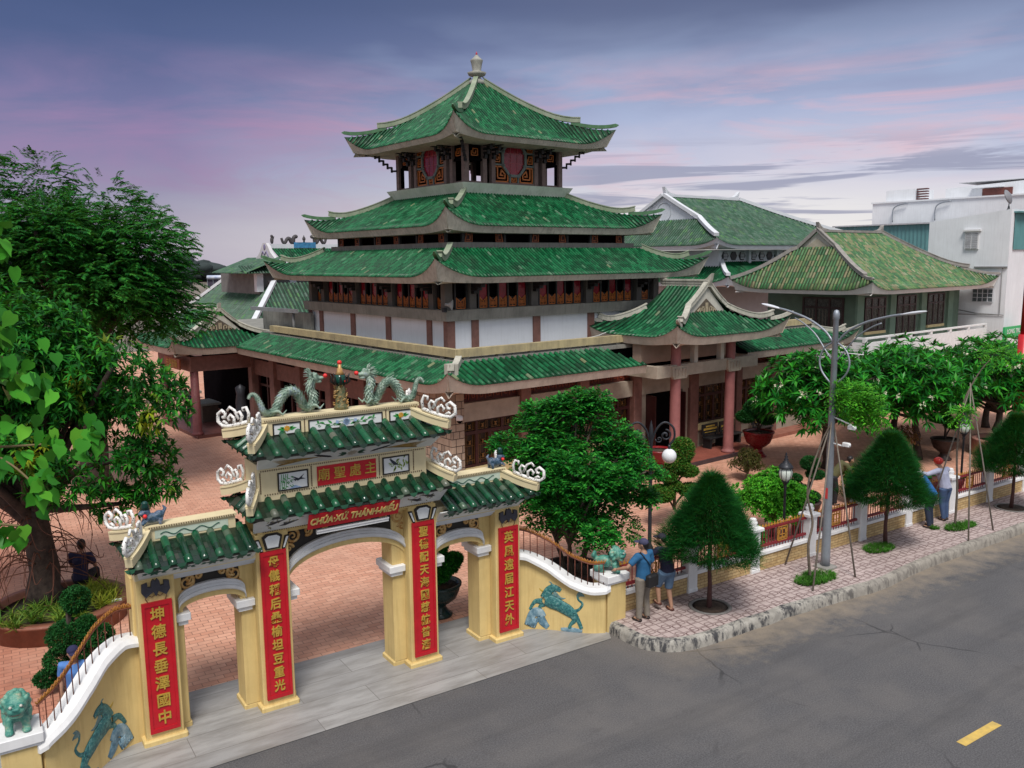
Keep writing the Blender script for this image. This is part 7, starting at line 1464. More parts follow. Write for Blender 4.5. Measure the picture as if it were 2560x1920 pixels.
m = MB(); m.lathe([(.5, 0), (.62, .08), (.7, .5), (.74, .55), (.64, .56), (.6, .45)], (11.5, 15.1, 0), 30); bz = m.build('basin', M('dark_brown_basin', (.06, .035, .03), .7, .4, 5, bump=.3), t); MB().lathe([(0, .47), (.62, .45)], (11.5, 15.1, 0), 24).build('soil', SOIL, bz)
# ---- casuarinas on the sidewalk
def casuarina(x, y, H, rw, label, src=None):
    if src is None:
        t = thing('casuarina', label, 'tree', (x, y, .22), 0, 'clipped casuarinas along the sidewalk', local=True)
        m = MB(); m.tube([(0, 0, 0), (.02, .01, .5), (-.01, .02, 1.1), (.02, 0, 1.8), (0, 0, 2.6)], [.06, .045, .042, .03, .012], 10); m.build('trunk', M('casuarina_bark', (.10, .045, .04), .9, .4, 12, bump=.5), t)
        n = 34000; h = RNG.random(n) ** 1.35; z = 1.16 + h * 1.66; rm = 1.12 * (1 - h) ** .92 * (1 - .22 * np.exp(-(h / .05) ** 2)) + .05; a = RNG.uniform(0, 2 * PI, n); rm = rm * (1 + .10 * np.sin(3 * a + 4 * h) + .07 * np.sin(7 * a - 9 * h)); r = rm * np.sqrt(RNG.uniform(.3, 1.0, n)); P = np.stack([r * np.cos(a), r * np.sin(a), z], 1)
        D_ = np.stack([np.cos(a), np.sin(a), np.full(n, .55)], 1) + RNG.normal(0, .42, (n, 3)); leaf_obj('crown', LN, t, P, D_, RNG.uniform(.13, .28, n), RNG.uniform(.010, .018, n), 'needle', .12)
        return t
    t = copy_tree(src); t.location = (x, y, .22); t['label'] = label; return t
c1 = casuarina(12.95, 12.2, 1, 1, 'clipped cone-shaped casuarina over the bare round pit at the kerb corner'); c1.scale = (1, 1, 1.02)
c2 = casuarina(19.7, 12.5, 1, 1, 'clipped cone-shaped casuarina in front of the man in the white helmet', c1); c2.rotation_euler.z = 2.1; c2.scale = (1.02, 1.02, 1.03)
c3 = casuarina(25.6, 12.3, 1, 1, 'clipped cone-shaped casuarina beyond the men in helmets and the staked sapling', c1); c3.rotation_euler.z = 4.0; c3.scale = (1.0, 1.0, .98)
# ---- frangipani trees
FLW = M('frangipani_petal', (.72, .70, .52), .5, .2, 20)
def frangipani(x, y, cx, cy, cz, r, n, label, seed):
    rnd = random.Random(seed); t = thing('frangipani_tree', label, 'tree', (x, y, 0), 0, 'frangipani trees in the yard'); c0 = (cx, cy, cz)
    d = unit(RNG.normal(size=(n * 3, 3))); d = d[d[:, 2] > -.62][:n]; k = RNG.uniform(.62, 1.03, (len(d), 1)); k = np.where(RNG.random(k.shape) < .3, k * .7, k); T_ = np.asarray(c0) + d * k * np.asarray(r); T_[:, 2] += .25 * np.sin(T_[:, 0] * 2.3) * np.cos(T_[:, 1] * 2.1)
    limbs(t, (x, y, 0), (cx * .5 + x * .5, cy * .5 + y * .5, cz - .55 * r[2]), T_[::7], .13, .06, BARK, 'trunk', 1, .16, rnd)
    A = d * .75 + np.array([0, 0, .5]); P, D_ = rosettes(T_, A, 13, (45, 88)); leaf_obj('crown', LF, t, P, D_, RNG.uniform(.30, .46, len(P)), RNG.uniform(.085, .12, len(P)), 'lance', .08)
    tp = T_[(d[:, 2] > -.1)][::9]; ax = unit(d[(d[:, 2] > -.1)][::9]); FP, FD = [], []
    for p, q in zip(tp, ax):
        for j in range(6): FP.append(p + q * .16 + RNG.normal(0, .06, 3)); FD.append(q + RNG.normal(0, .3, 3))
    P, D_ = rosettes(np.array(FP), np.array(FD), 5, (55, 80)); leaf_obj('flowers', FLW, t, P, D_, .06, .04, 'broad', .1)
frangipani(26.0, 19.0, 25.6, 19.0, 2.75, (2.4, 2.25, 1.6), 420, 'broad frangipani tree beside the red pot and temple wall', 1)
frangipani(30.0, 17.9, 29.6, 18.2, 2.75, (2.7, 2.4, 1.6), 450, 'broad frangipani tree in the middle of the row, above the dark footed bowl', 2)
frangipani(33.2, 16.6, 34.0, 17.2, 2.7, (2.5, 2.3, 1.5), 380, 'frangipani tree growing in the round pink planter beside the flagpole', 3)
frangipani(32.6, 20.6, 32.6, 20.4, 2.65, (2.8, 2.2, 1.45), 360, 'frangipani tree under the white balcony, behind the others', 4)
frangipani(38.0, 19.6, 38.0, 19.4, 2.6, (3.0, 2.2, 1.5), 340, 'frangipani tree below the green shop sign', 5)
t = thing('frangipani_planter', 'round pink concrete planter under the frangipani by the flagpole', 'planter', (33.1, 16.5, 0), local=True)
m = MB(); m.lathe([(.95, 0), (.98, .62), (.98, .66), (.82, .66), (.8, .5)], n=40); m.build('wall', M('pink_render', (.40, .19, .15), .8, .2, 3, streak=.2), t); MB().lathe([(0, .55), (.82, .52)], n=30).build('soil', M('mossy_soil', (.08, .10, .07), .95, .4, 5), t)
# ---- shrubs
def shrub(name, label, c, r, n, mat, L, w, group=None, lob=18, per=60, low=-.3):
    t = thing(name, label, 'shrub', (c[0], c[1], 0), group=group); LC, LRr = lobes(c, r, lob, (.24 * r[0] + .04, .42 * r[0] + .05), low, (.45, .85)); limbs(t, (c[0], c[1], 0), (c[0], c[1], c[2] - r[2] * .5), LC[::2], .045, .025, BARK2, 'trunk', 1, .04)
    P, A = tips_on(LC, LRr, per, .9, .35, c, -.5); P, D_ = rosettes(P, A, 6, (25, 85)); leaf_obj('crown', mat, t, P, D_, RNG.uniform(L * .7, L * 1.2, len(P)), w, 'lance', .2); return t
shrub('bright_shrub', 'light green layered shrub behind the fence beside the garden lamp', (18.3, 15.0, .95), (.95, .9, .9), 0, LB_, .10, .05, lob=34, per=130)
shrub('round_bush', 'rounded brown-green bush at the foot of the temple step', (22.4, 19.5, .55), (.55, .55, .55), 0, LR, .06, .03, lob=26, per=60)
shrub('red_bush', 'small reddish bush among the frangipani trunks', (28.4, 17.6, 1.0), (.55, .5, .55), 0, leaf_mat('red_leaf', [(.16, .05, .03), (.22, .08, .04), (.12, .09, .03)], .5, .2), .07, .03, lob=18, per=40)
def topiary(name, label, base, pads, mat, trunk=True, L=.045, group=None, cat='topiary', z0=0, pot=None):
    t = thing(name, label, cat, (base[0], base[1], z0), group=group); m = MB()
    P, A = [], []
    for (x, y, z, r, f) in pads:
        n = int(900 * (r / .2) ** 1.6); d = unit(RNG.normal(size=(n, 3))); q = d * RNG.uniform(.7, 1.03, (n, 1)) * np.array([r, r, r * f]); P.append(np.array([x, y, z]) + q); A.append(d + np.array([0, 0, .3]))
        m.tube(smooth([(base[0], base[1], max(z0, z - .5)), ((base[0] * .6 + x * .4), (base[1] * .6 + y * .4), z - .2), (x, y, z)], 3), [.028] * 4 + [.02] * 3, 6)
    m.tube([(base[0], base[1], z0), (base[0], base[1], max(p[2] for p in pads))], [.05, .02], 8); m.build('trunk', BARK, t)
    P, D_ = rosettes(np.concatenate(P), np.concatenate(A), 3, (15, 75)); leaf_obj('foliage', mat, t, P, D_, RNG.uniform(L * .7, L * 1.2, len(P)), L * .5, 'lance', .1); return t
topiary('cloud_topiary', 'dark cloud-pruned topiary between the round planter and the guard', (1.22, 16.35), [(1.38, 16.43, 1.68, .24, .95), (1.50, 16.24, 1.28, .16, .8), (1.22, 16.4, 1.05, .36, .75), (1.66, 16.15, 1.05, .26, .7), (1.03, 16.45, .62, .24, .9), (.82, 16.53, .30, .2, .7), (1.5, 16.3, .75, .22, .7)], LD, L=.05)
topiary('tiered_topiary', 'tiered green topiary conifer in a pot beside the globe lamp', (16.75, 17.2), [(16.99, 17.17, 2.2, .33, 1.1), (16.85, 17.2, 1.8, .34, .6), (17.07, 17.0, 1.62, .28, .5), (16.55, 17.3, 1.5, .3, .5), (17.1, 16.9, 1.08, .34, .5), (16.35, 17.35, 1.0, .4, .55), (16.7, 17.2, 1.2, .25, .6)], leaf_mat('conifer_leaf', [(.02, .12, .015), (.04, .18, .02), (.10, .20, .03), (.16, .14, .03)], .5, .2), L=.07, z0=.5)
def pot(name, label, x, y, prof, mat, z=0, soil=True, group=None, n=28):
    t = thing(name, label, 'pot', (x, y, z), 0, group, local=True); m = MB(); m.lathe(prof, n=n); m.build('bowl', mat, t)
    if soil: r = max(p[0] for p in prof) * .84; zt = max(p[1] for p in prof) - .06; MB().lathe([(0, zt + .03), (r, zt)], n=20).build('soil', SOIL, t)
    return t
GPOT = M('dark_green_pot', (.012, .035, .035), .3, .3, 5, fine=.2); RPOT = M('oxblood_pot', (.20, .012, .015), .3, .3, 4); KPOT = M('dark_clay_pot', (.045, .028, .025), .55, .4, 6)
FOOT = [(.26, 0), (.27, .05), (.2, .1), (.13, .2), (.14, .26), (.24, .32), (.36, .42), (.43, .58), (.45, .68), (.48, .70), (.48, .74), (.40, .74), (.38, .66)]
pot('footed_pot', 'dark green footed bowl seen through a side arch of the gateway', 8.25, 15.55, FOOT, GPOT); 
topiary('bonsai', 'small-leaved bonsai in the dark green footed bowl behind the gateway', (8.25, 15.55), [(8.25, 15.55, 1.6, .22, 1), (8.15, 15.6, 1.36, .26, .8), (8.35, 15.5, 1.15, .34, .6), (8.2, 15.6, .95, .32, .6), (8.55, 15.45, 1.25, .2, .6)], LC_, L=.06, cat='bonsai', z0=.68)
SC2 = lambda s, h=1: [(r * s, z * h) for r, z in FOOT]
pot('footed_pot', 'red footed bowl with bonsai beside the portico column', 25.5, 21.7, SC2(1.25, 1.35), RPOT); topiary('bonsai', 'dark bonsai in the red footed bowl by the portico', (25.5, 21.7), [(25.4, 21.7, 1.9, .5, .6), (25.0, 21.9, 1.6, .35, .6), (25.8, 21.6, 1.45, .35, .5)], LD, L=.08, cat='bonsai', z0=.95)
pot('footed_pot', 'red footed bowl half hidden behind the bushy tree', 20.6, 22.0, SC2(1.15, 1.2), RPOT)
pot('clay_pot', 'dark clay pot holding the cloud bonsai behind the fence', 20.6, 15.6, [(.22, 0), (.28, .06), (.36, .4), (.38, .44), (.38, .48), (.31, .48)], KPOT)
topiary('cloud_bonsai', 'cloud-pruned bonsai with flat pads in the dark clay pot', (20.6, 15.6), [(20.62, 15.6, 1.62, .27, .75), (20.28, 15.85, 1.18, .21, .5), (20.75, 15.5, 1.28, .27, .45), (20.38, 15.78, .86, .26, .5), (20.65, 15.6, .62, .3, .5)], LD, L=.05, cat='bonsai', z0=.42)
pot('footed_pot', 'dark footed bowl under the frangipani trees', 30.7, 17.3, SC2(1.05, 1.1), KPOT); topiary('bonsai', 'spreading bonsai in the dark footed bowl under the frangipanis', (30.7, 17.3), [(30.5, 17.4, 1.6, .4, .4), (31.0, 17.1, 1.35, .4, .35), (30.7, 17.3, 2.0, .35, .4)], LC_, L=.07, cat='bonsai', z0=.78)
pot('lotus_bowl', 'broad red-brown bowl of lotus leaves behind the far fence bay', 24.9, 13.95, [(.3, 0), (.42, .3), (.52, .8), (.55, .86), (.55, .9), (.48, .9)], M('red_brown_bowl', (.10, .03, .028), .5, .3, 5), soil=True)
o = leaf_obj('lotus_leaves', LC_, None, np.stack([24.9 + RNG.normal(0, .22, 40), 13.95 + RNG.normal(0, .22, 40), np.full(40, .93)], 1), unit(RNG.normal(size=(40, 3)) * np.array([1, 1, .12])), .16, .16, 'broad', .02, org=(24.9, 13.95, .92)); tag(o, 'flat green lotus leaves floating in the red-brown bowl', 'plant')
pot('dark_basin', 'dark basin just behind the second fence bay', 18.6, 14.0, [(.34, 0), (.42, .1), (.48, .6), (.5, .66), (.42, .66)], KPOT); shrub('basin_plant', 'leafy dark plant in the basin behind the fence', (16.2, 14.2, .5), (.6, .5, .5), 0, LC_, .1, .05, lob=12, per=50)
shrub('olive_plant', 'yellow-green broad plant being tended by the bending man', (22.95, 15.7, .75), (.35, .35, .3), 0, leaf_mat('yellow_green_leaf', [(.18, .24, .03), (.26, .28, .04), (.12, .22, .03)], .5, .25), .16, .11, lob=8, per=24)
pot('tub', 'dark tub in front of the bending man', 22.95, 15.7, [(.26, 0), (.32, .3), (.34, .4), (.27, .4)], KPOT)
shrub('arum_plant', 'broad-leaved green plant behind the fence near the man in the white helmet', (25.0, 15.6, .7), (.6, .5, .45), 0, LC_, .24, .14, lob=12, per=16)
# ---- staked saplings with grass
GR = leaf_mat('grass_blade', [(.03, .12, .015), (.05, .18, .02), (.09, .24, .03)], .6, .25)
STK = M('bamboo_stake', (.20, .17, .14), .8, .35, 10)
def sapling(base, path, crown, stakes, apex, label, mat, n=60):
    t = thing('sapling', label, 'tree', (*base, .22), group='staked saplings on the sidewalk'); m = MB(); Q = smooth([(base[0], base[1], .22)] + path, 5); m.tube(Q, [.034 * (1 - .6 * i / len(Q)) for i in range(len(Q))], 7); m.build('trunk', BARK2, t)
    P, A = [], []
    for c, r in crown: d = unit(RNG.normal(size=(n, 3))); P.append(np.asarray(c) + d * RNG.uniform(.3, 1, (n, 1)) * np.asarray(r)); A.append(d + np.array([.0, 0, .15]))
    P, A = np.concatenate(P), unit(np.concatenate(A)); k = 8; s = (np.arange(k) + .3) / k; S = unit(np.cross(A, np.array([0, 0, 1.]) + RNG.normal(0, .2, A.shape))); PP = P[:, None, :] + A[:, None, :] * (.3 * s)[None, :, None] + np.array([0, 0, -.12]) * (s ** 2)[None, :, None]; DD = S[:, None, :] * np.where(np.arange(k) % 2 == 0, 1., -1.)[None, :, None] + A[:, None, :] * .6
    leaf_obj('crown', mat, t, PP.reshape(-1, 3), DD.reshape(-1, 3), .11, .04, 'lance', .2)
    for i, (x, y) in enumerate(stakes):
        st_ = (('wooden stake propping the sapling by the street light' if base[0] < 20 else 'wooden stake propping the far sapling')); m = MB(); m.tube([(x, y, .22), (x + (apex[0] - x) * .5 + .02, y + (apex[1] - y) * .5, .22 + (apex[2] - .22) * .5), (apex[0] + .03 * i, apex[1] + .03 * i, apex[2] + .05 * i)], [.022, .02, .016], 7); tag(m.build('tree_stake', STK, None, (x, y, .22)), st_, 'stake', 'stakes of the sapling by the street light' if base[0] < 20 else 'stakes of the far sapling')
sapling((16.1, 12.05), [(16.05, 12.1, 1.0), (16.3, 12.2, 1.5), (16.2, 12.3, 2.3), (16.7, 12.35, 3.3), (17.05, 12.2, 3.95), (17.3, 12.05, 4.25)], [((17.45, 11.95, 4.25), (.5, .45, .3)), ((17.2, 12.0, 4.45), (.35, .35, .2)), ((17.7, 11.8, 4.0), (.3, .3, .25))], [(16.34, 12.96), (17.01, 11.5), (15.5, 11.52)], (16.95, 12.25, 3.9), 'young tree with bright feathery crown staked beside the street light', LB_, 170)
sapling((22.6, 12.3), [(22.6, 12.3, 1.2), (22.55, 12.35, 2.4), (22.6, 12.3, 3.6), (22.95, 12.15, 4.4), (23.3, 12.0, 4.85)], [((23.55, 11.95, 4.95), (.5, .4, .25)), ((22.4, 12.2, 3.4), (.16, .16, .1))], [(22.4, 13.02), (21.65, 11.4), (23.06, 11.5)], (22.75, 12.2, 4.1), 'young tree with a drooping yellow-green crown staked near the men in helmets', LB_, 70)
for x, y, rx, ry, n in ((16.15, 11.95, .62, .34, 240), (19.2, 12.35, .5, .28, 150), (22.6, 12.15, .62, .25, 160), (21.9, 12.45, .14, .1, 20)): tufts('grass', (x, y, .222), (rx, ry), n, GR, .13, w=.012, den=12)
# ================================================================ people
SKIN = M('skin', (.36, .20, .13), .55, .12, 8); HAIR = M('black_hair', (.012, .010, .010), .5, .3, 20)
def cloth(n, c, v=.2): return M('cloth_' + n, c, .85, v, 9, bump=.15, bscale=30)
def V3(*a): return tuple(a)
def person(label, loc, rz, J, top, bottom, shoes, cap=None, bag=None, hair=True, group=None, shorts=False, H=1.0, sleeve=.5, fr=0, helmet=None, mask=False):
    """J: joints in metres, figure facing -Y: pelvis, chest, neck, head, and for each side shoulder, elbow, wrist, hip, knee, ankle"""
    t = thing('person', label, 'person', loc, rz, group, fr, True); t.scale = (H, H, H)
    v = {k: Vector(p) for k, p in J.items()}; P = []
    P += [('t', [v['pelvis'], v['pelvis'].lerp(v['chest'], .5), v['chest'], v['neck']], [.125, .115, .13, .06]), ('t', [v['neck'], v['head'] + Vector((0, .0, -.06))], [.052, .05])]
    hd = v['head']; fw = (v.get('face', Vector((0, -1, 0)))).normalized(); sd = Vector((-fw.y, fw.x, 0)).normalized()
    P += [('b', hd, (.078, .092, .112)), ('b', hd + fw * .055 + Vector((0, 0, -.05)), (.05, .05, .05)), ('b', hd + fw * .098 + Vector((0, 0, -.01)), (.016, .018, .022)), ('b', hd + fw * .09 + Vector((0, 0, -.05)), (.025, .014, .012)), ('b', hd + sd * .08, (.014, .02, .03)), ('b', hd - sd * .08, (.014, .02, .03))]
    for s in 'LR':
        sh_, el, wr, hp, kn, an = (v[s + k] for k in ('sh', 'el', 'wr', 'hip', 'kn', 'an'))
        P += [('t', [v['chest'] + (sh_ - v['chest']) * .5, sh_, sh_.lerp(el, .4), el, el.lerp(wr, .35), wr], [.06, .062, .05, .04, .042, .027]), ('t', [hp, hp.lerp(kn, .4), kn, kn.lerp(an, .35), an], [.098, .085, .058, .058, .036])]
        d = (wr - el).normalized(); hb = wr + d * .05; P.append(('b', hb, (.036, .036, .04)))
        ax = d.cross(Vector((0, 0, 1))); ax = ax.normalized() if ax.length > .1 else Vector((1, 0, 0))
        cu = d.cross(ax).normalized(); cu = cu if cu.z < 0 else -cu
        for k in range(4): o = hb + ax * (.030 - .02 * k) + d * .02; L = (.06, .072, .068, .054)[k]; P.append(('t', [o, o + d * L * .55, o + d * L * .9 + cu * L * .45], [.0115, .0105, .009]))
        o = wr + d * .03 + ax * .03; P.append(('t', [o, o + ax * .03 + d * .03, o + ax * .035 + d * .055 + cu * .01], [.013, .011, .0095]))
        ft = Vector(J.get(s + 'toe', (an.x, an.y - .15, .03))); P.append(('t', [an + Vector((0, .03, -.04)), an.lerp(ft, .5) + Vector((0, 0, -.03)), ft], [.042, .042, .03]))
    blob('body', SKIN, t, P, .0125, 2)
    T_ = [('t', [v['pelvis'] + Vector((0, 0, -.04)), v['pelvis'].lerp(v['chest'], .5), v['chest'], v['chest'].lerp(v['neck'], .75)], [.158, .145, .158, .085])]
    for s in 'LR':
        sh_, el, wr = v[s + 'sh'], v[s + 'el'], v[s + 'wr']; Q = [v['chest'] + (sh_ - v['chest']) * .4 + Vector((0, 0, .03)), sh_, sh_.lerp(el, .6), el]
        if sleeve > .9: Q += [el.lerp(wr, .5), el.lerp(wr, .93)]
        else: Q[-1] = sh_.lerp(el, .75)
        T_.append(('t', Q, [.09, .082, .07, .064, .056, .048][:len(Q)]))
    blob('shirt', top, t, T_, .018, 3); B_ = [('b', v['pelvis'] + Vector((0, 0, -.03)), (.165, .135, .11))]
    for s in 'LR':
        hp, kn, an = v[s + 'hip'], v[s + 'kn'], v[s + 'an']
        if shorts: B_.append(('t', [hp, hp.lerp(kn, .5), kn.lerp(an, .08)], [.115, .105, .09]))
        else: B_.append(('t', [hp, hp.lerp(kn, .5), kn, kn.lerp(an, .5), an + Vector((0, 0, -.02))], [.115, .098, .078, .07, .062]))
        an_ = Vector(J.get(s + 'toe', (an.x, an.y - .15, .03))); m = MB(); m.tube([an + Vector((0, .05, -.05)), an.lerp(an_, .45) + Vector((0, 0, -.035)), an_ + Vector((0, -.01, 0))], [.04, .052, .036], 10, sq=(1, .7)); m.build('shoe', shoes, t)
    blob('trousers' if not shorts else 'shorts', bottom, t, B_, .018, 3)
    if hair and not helmet: blob('hair', HAIR, t, [('b', hd - fw * .018 + Vector((0, 0, .022)), (.086, .098, .104)), ('b', hd - fw * .05 + Vector((0, 0, -.03)), (.07, .05, .07))], .014, 2)
    if cap: m = MB(); m.ball(hd + Vector((0, 0, .05)) - fw * .01, (.094, .104, .078), 18, 10); c = m.build('cap', cap, t); m = MB(); q = hd + fw * .12 + Vector((0, 0, .045)); m.ball(q, (.075, .075, .014), 14, 6); m.build('brim', cap, c)
    if helmet: m = MB(); m.ball(hd + Vector((0, 0, .045)), (.118, .13, .108), 20, 12); m.build('helmet', helmet, t); m = MB(); m.ball(hd + fw * .115 + Vector((0, 0, .03)), (.07, .06, .014), 14, 6); m.build('visor', HAIR, t)
    if bag:
        m = MB(); m.bbox((-.16, .15, .78), (.14, .28, 1.02), .03); b = m.build('shoulder_bag', bag, t); m = MB(); m.sweep([(-.1, .2, 1.0), (.06, .16, 1.28), (.15, .03, 1.46), (.1, -.14, 1.34), (-.05, -.17, 1.1)], .035, .008); m.build('strap', bag, b)
    return t
def stand(**k):
    J = dict(pelvis=(0, 0, .92), chest=(0, 0, 1.28), neck=(0, .0, 1.45), head=(0, -.015, 1.58), face=(0, -1, 0), Lsh=(.185, 0, 1.38), Lel=(.23, .02, 1.1), Lwr=(.22, -.06, .86), Rsh=(-.185, 0, 1.38), Rel=(-.23, .02, 1.1), Rwr=(-.22, -.06, .86), Lhip=(.095, 0, .9), Lkn=(.10, -.01, .49), Lan=(.10, .02, .08), Rhip=(-.095, 0, .9), Rkn=(-.10, -.01, .49), Ran=(-.10, .02, .08)); J.update(k); return J
DKP = cloth('dark_jeans', (.018, .026, .05)); BLK = cloth('black', (.012, .012, .016)); SH = M('dark_shoe', (.03, .02, .018), .6)
# facing the yard (+Y): figures are turned by pi, so their left arm lies on -X
person('man in blue shirt with black shoulder bag, one arm on the lion pedestal', (11.36, 12.52, .222), PI + .15, stand(Rsh=(.185, 0, 1.38), Lsh=(-.185, 0, 1.38), Lhip=(-.095, 0, .9), Lkn=(-.11, -.02, .49), Lan=(-.11, .02, .08), Rhip=(.095, 0, .9), Rkn=(.11, .0, .49), Ran=(.12, .0, .08), Rel=(.40, -.08, 1.18), Rwr=(.46, -.30, 1.10), Lel=(-.24, .03, 1.1), Lwr=(-.22, -.08, .88), face=(.35, -.9, 0)), cloth('blue_shirt', (.02, .11, .24)), cloth('khaki', (.20, .175, .145)), SH, cap=cloth('grey_blue_cap', (.05, .05, .10)), bag=M('black_bag', (.012, .012, .014), .6), H=1.02)
person('man in a navy long-sleeved shirt and denim shorts leaning on the red railing', (12.08, 12.6, .222), PI - .1, stand(pelvis=(0, .03, .9), chest=(0, -.05, 1.25), neck=(0, -.1, 1.41), head=(.02, -.16, 1.53), Lsh=(-.18, -.06, 1.34), Rsh=(.18, -.06, 1.34), Lhip=(-.095, .02, .88), Rhip=(.095, .02, .88), Lkn=(-.10, -.06, .50), Lan=(-.10, .06, .08), Rkn=(.11, -.16, .56), Ran=(.12, -.08, .2), Rtoe=(.12, -.24, .16), Rel=(.30, -.28, 1.16), Rwr=(.34, -.46, 1.10), Lel=(-.26, -.24, 1.12), Lwr=(-.12, -.44, 1.08), face=(.5, -.85, -.1)), cloth('navy', (.018, .018, .045)), cloth('denim', (.10, .17, .27)), M('sandal', (.10, .03, .02), .6), cap=cloth('black_cap', (.02, .02, .03)), shorts=True, sleeve=1.0, H=1.0)
person('man in a white helmet, blue shirt and dark jeans bending over the fence', (21.95, 12.68, .222), PI + .3, stand(pelvis=(0, .06, .9), chest=(.05, -.16, 1.2), neck=(.08, -.26, 1.34), head=(.12, -.34, 1.44), Lsh=(-.13, -.18, 1.29), Rsh=(.23, -.18, 1.29), Lhip=(-.095, .05, .88), Rhip=(.095, .05, .88), Lkn=(-.09, -.0, .48), Rkn=(.12, -.02, .48), Lan=(-.10, .05, .08), Ran=(.14, .06, .08), Lel=(-.16, -.40, 1.12), Lwr=(-.08, -.55, 1.15), Rel=(.3, -.42, 1.12), Rwr=(.2, -.6, 1.14)), cloth('mid_blue', (.02, .12, .38)), DKP, SH, helmet=M('white_helmet', (.75, .75, .75), .2), H=1.02)
person('man in a red helmet and pale shirt leaning beside the white fence post', (22.85, 12.78, .222), PI - .1, stand(pelvis=(0, .02, .93), chest=(.03, -.08, 1.29), neck=(.05, -.14, 1.46), head=(.07, -.2, 1.58), Lsh=(-.16, -.09, 1.39), Rsh=(.22, -.09, 1.39), Lhip=(-.095, .02, .9), Rhip=(.095, .02, .9), Lkn=(-.10, -.02, .5), Rkn=(.08, -.02, .5), Lan=(-.10, .02, .08), Ran=(.06, .06, .08), Rel=(.42, -.25, 1.28), Rwr=(.5, -.42, 1.3), Lel=(-.24, -.25, 1.15), Lwr=(-.2, -.45, 1.16)), cloth('pale_shirt', (.44, .46, .60), .12), cloth('blue_jeans', (.06, .10, .20)), SH, helmet=M('red_helmet', (.50, .03, .02), .15), sleeve=1.0, H=1.03)
person('man in an olive shirt bending over a potted plant behind the fence', (22.3, 15.95, .01), R(60), stand(pelvis=(0, .08, .9), chest=(0, -.22, 1.17), neck=(0, -.36, 1.28), head=(0, -.46, 1.36), Lsh=(.18, -.26, 1.25), Rsh=(-.18, -.26, 1.25), Lhip=(.095, .08, .88), Rhip=(-.095, .08, .88), Lel=(.24, -.42, 1.0), Lwr=(.15, -.62, .92), Rel=(-.24, -.42, 1.0), Rwr=(-.15, -.62, .92)), cloth('olive', (.09, .085, .035)), BLK, SH, H=1.03)
person('security guard in a light blue shirt and navy cap behind the curved wall', (1.12, 14.5, .012), R(-20), stand(Lel=(.25, -.1, 1.1), Lwr=(.1, -.3, 1.15), face=(.3, -.9, -.1)), cloth('guard_blue', (.08, .20, .50)), DKP, SH, cap=cloth('navy_cap', (.02, .02, .07)), H=.95)
person('person in dark clothes sitting behind the broadleaf tree trunk', (1.95, 21.0, .0), R(150), stand(pelvis=(0, .1, .5), chest=(0, .03, .86), neck=(0, -.02, 1.03), head=(0, -.07, 1.16), Lsh=(.18, .02, .96), Rsh=(-.18, .02, .96), Lel=(.24, -.08, .7), Rel=(-.24, -.08, .7), Lwr=(.1, -.3, .68), Rwr=(-.1, -.3, .68), Lhip=(.095, .08, .5), Rhip=(-.095, .08, .5), Lkn=(.13, -.34, .52), Rkn=(-.13, -.34, .52), Lan=(.13, -.36, .1), Ran=(-.13, -.36, .1), Ltoe=(.13, -.52, .04), Rtoe=(-.13, -.52, .04)), cloth('dark_navy', (.02, .02, .06)), BLK, SH, H=1.1)
person('person in a teal shirt and dark trousers standing beside the round planter', (.0, 19.9, .01), R(-100), stand(), cloth('teal_shirt', (.02, .13, .22)), DKP, SH, cap=cloth('dark_cap', (.03, .03, .04)), H=1.03)
def sit(**k): return stand(pelvis=(0, .1, .5), chest=(0, .03, .86), neck=(0, -.02, 1.03), head=(0, -.07, 1.16), Lsh=(.18, .02, .96), Rsh=(-.18, .02, .96), Lel=(.24, -.08, .72), Rel=(-.24, -.08, .72), Lwr=(.12, -.3, .62), Rwr=(-.12, -.3, .62), Lhip=(.095, .08, .5), Rhip=(-.095, .08, .5), Lkn=(.13, -.34, .5), Rkn=(-.13, -.34, .5), Lan=(.13, -.36, .1), Ran=(-.13, -.36, .1), Ltoe=(.13, -.52, .04), Rtoe=(-.13, -.52, .04), **k)
person('person in a purple top seated on the step beyond the porch', (14.2, 48.6, .01), R(-30), sit(), cloth('purple', (.10, .04, .16)), DKP, SH, fr=1); person('person in a dark top and grey trousers seated beside the one in purple', (14.9, 48.4, .01), R(-30), sit(), BLK, cloth('grey', (.22, .22, .24)), SH, fr=1); person('person in dark clothes seated in the shade under the porch', (13.6, 42.6, .15), R(-70), sit(), DKP, DKP, M('pale_shoe', (.4, .4, .4), .6), fr=1)
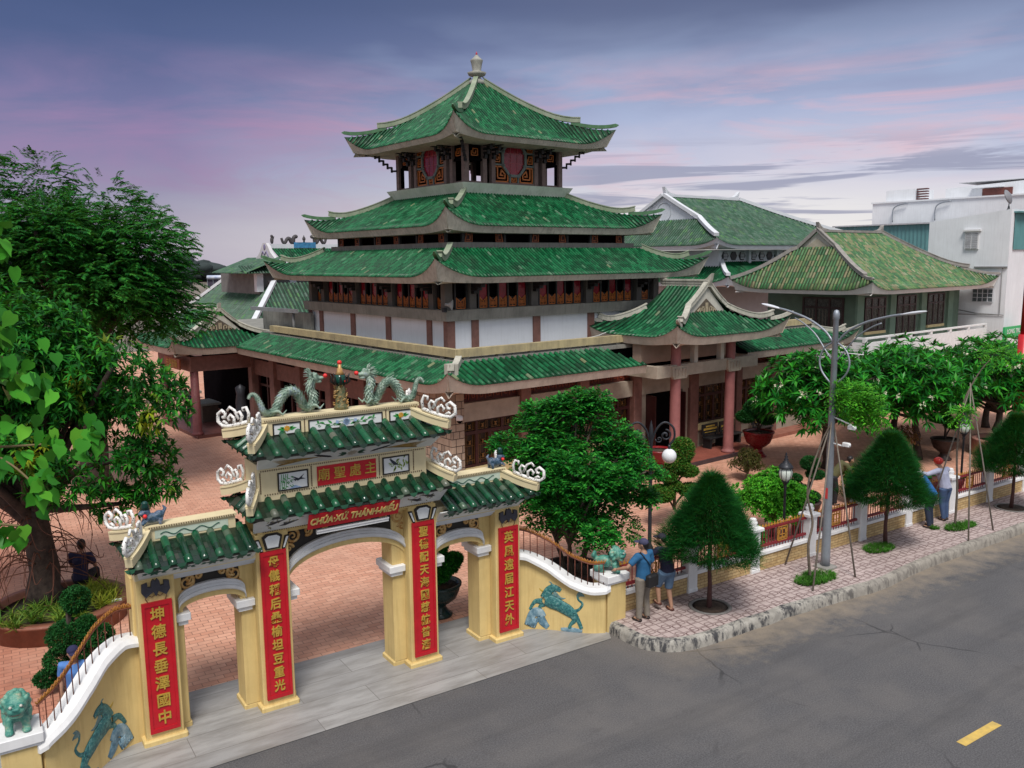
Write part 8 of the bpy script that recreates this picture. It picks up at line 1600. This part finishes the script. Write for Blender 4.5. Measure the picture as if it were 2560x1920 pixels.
# ================================================================ benches and porch furniture
t = thing('stone_bench', 'long grey stone seat beyond the flank porch', 'bench', (13.6, 48, 0), fr=1); MB().bbox((12.9, 48.3, .3), (16, 48.9, .46), .02).build('seat', CONC2, t); m = MB(); m.box((13.1, 48.35, 0), (13.4, 48.85, .3)); m.box((15.4, 48.35, 0), (15.7, 48.85, .3)); m.build('supports', CONC2, t)
t = thing('stone_altar', 'dark stone altar table under the flank porch', 'altar', (13.6, 40.6, .15), fr=1); MB().bbox((13.2, 40.0, .15), (14.0, 41.4, .95), .03).build('base', M('dark_altar_stone', (.09, .06, .045), .7, .4, 5, bump=.4), t); MB().bbox((13.1, 39.9, .95), (14.1, 41.5, 1.05), .02).build('top', CONC2, t)
t = thing('guardian_block', 'dark stone block beside the temple flank, below the gateway dragons', 'plinth', (13.4, 36.2, 0), fr=1); MB().bbox((13.0, 35.6, 0), (14.4, 37.0, .75), .03).build('block', bpy.data.materials['dark_altar_stone'], t); m = MB(); m.lathe([(.3, .75), (.28, .9), (.2, 1.0), (.24, 1.5), (.18, 1.9), (.22, 2.2), (.0, 2.35)], (13.7, 36.3, 0), 14); m.build('urn', DARKMET, t)
GLD = M('bench_lettering', (.55, .36, .06), .5)
def bench():
    t = thing('slogan_bench', 'dark bench with gilt slogan on its back, in plain view between portico columns', 'bench', (26.95, 20.95, .15), 0, 'benches against the temple front', 1, True)
    MB().bbox((-.48, -.2, .38), (.48, .2, .44), .01).build('seat', M('bench_black', (.02, .02, .022), .4, .3, 6), t)
    for x in (-.38, .38): MB().box((x - .05, -.17, 0), (x + .05, .19, .379)).build('leg', bpy.data.materials['bench_black'], t)
    m = MB(); m.box((-.48, .2, .5), (.48, .25, .92)); m.box((-.4, .2, .40), (-.34, .24, .5)); m.box((.34, .2, .40), (.4, .24, .5)); b = m.build('backrest', bpy.data.materials['bench_black'], t)
    m = MB(); rr = random.Random(7)
    for z, w, h in ((.80, .26, .06), (.68, .40, .08), (.58, .34, .025)):
        x = -w
        while x < w: q = rr.uniform(.03, .06); m.box((x, .19, z), (x + q * .75, .2, z + h)); x += q
    m.build('lettering', GLD, b); return t
b0 = bench()
for x, lb in ((28.05, 'dark bench with gilt slogan half hidden by a portico column'), (30.2, 'dark bench with gilt slogan behind the red footed bowl')): b = copy_tree(b0); b.location = rotz((x, 20.95, .15), DT); b['label'] = lb
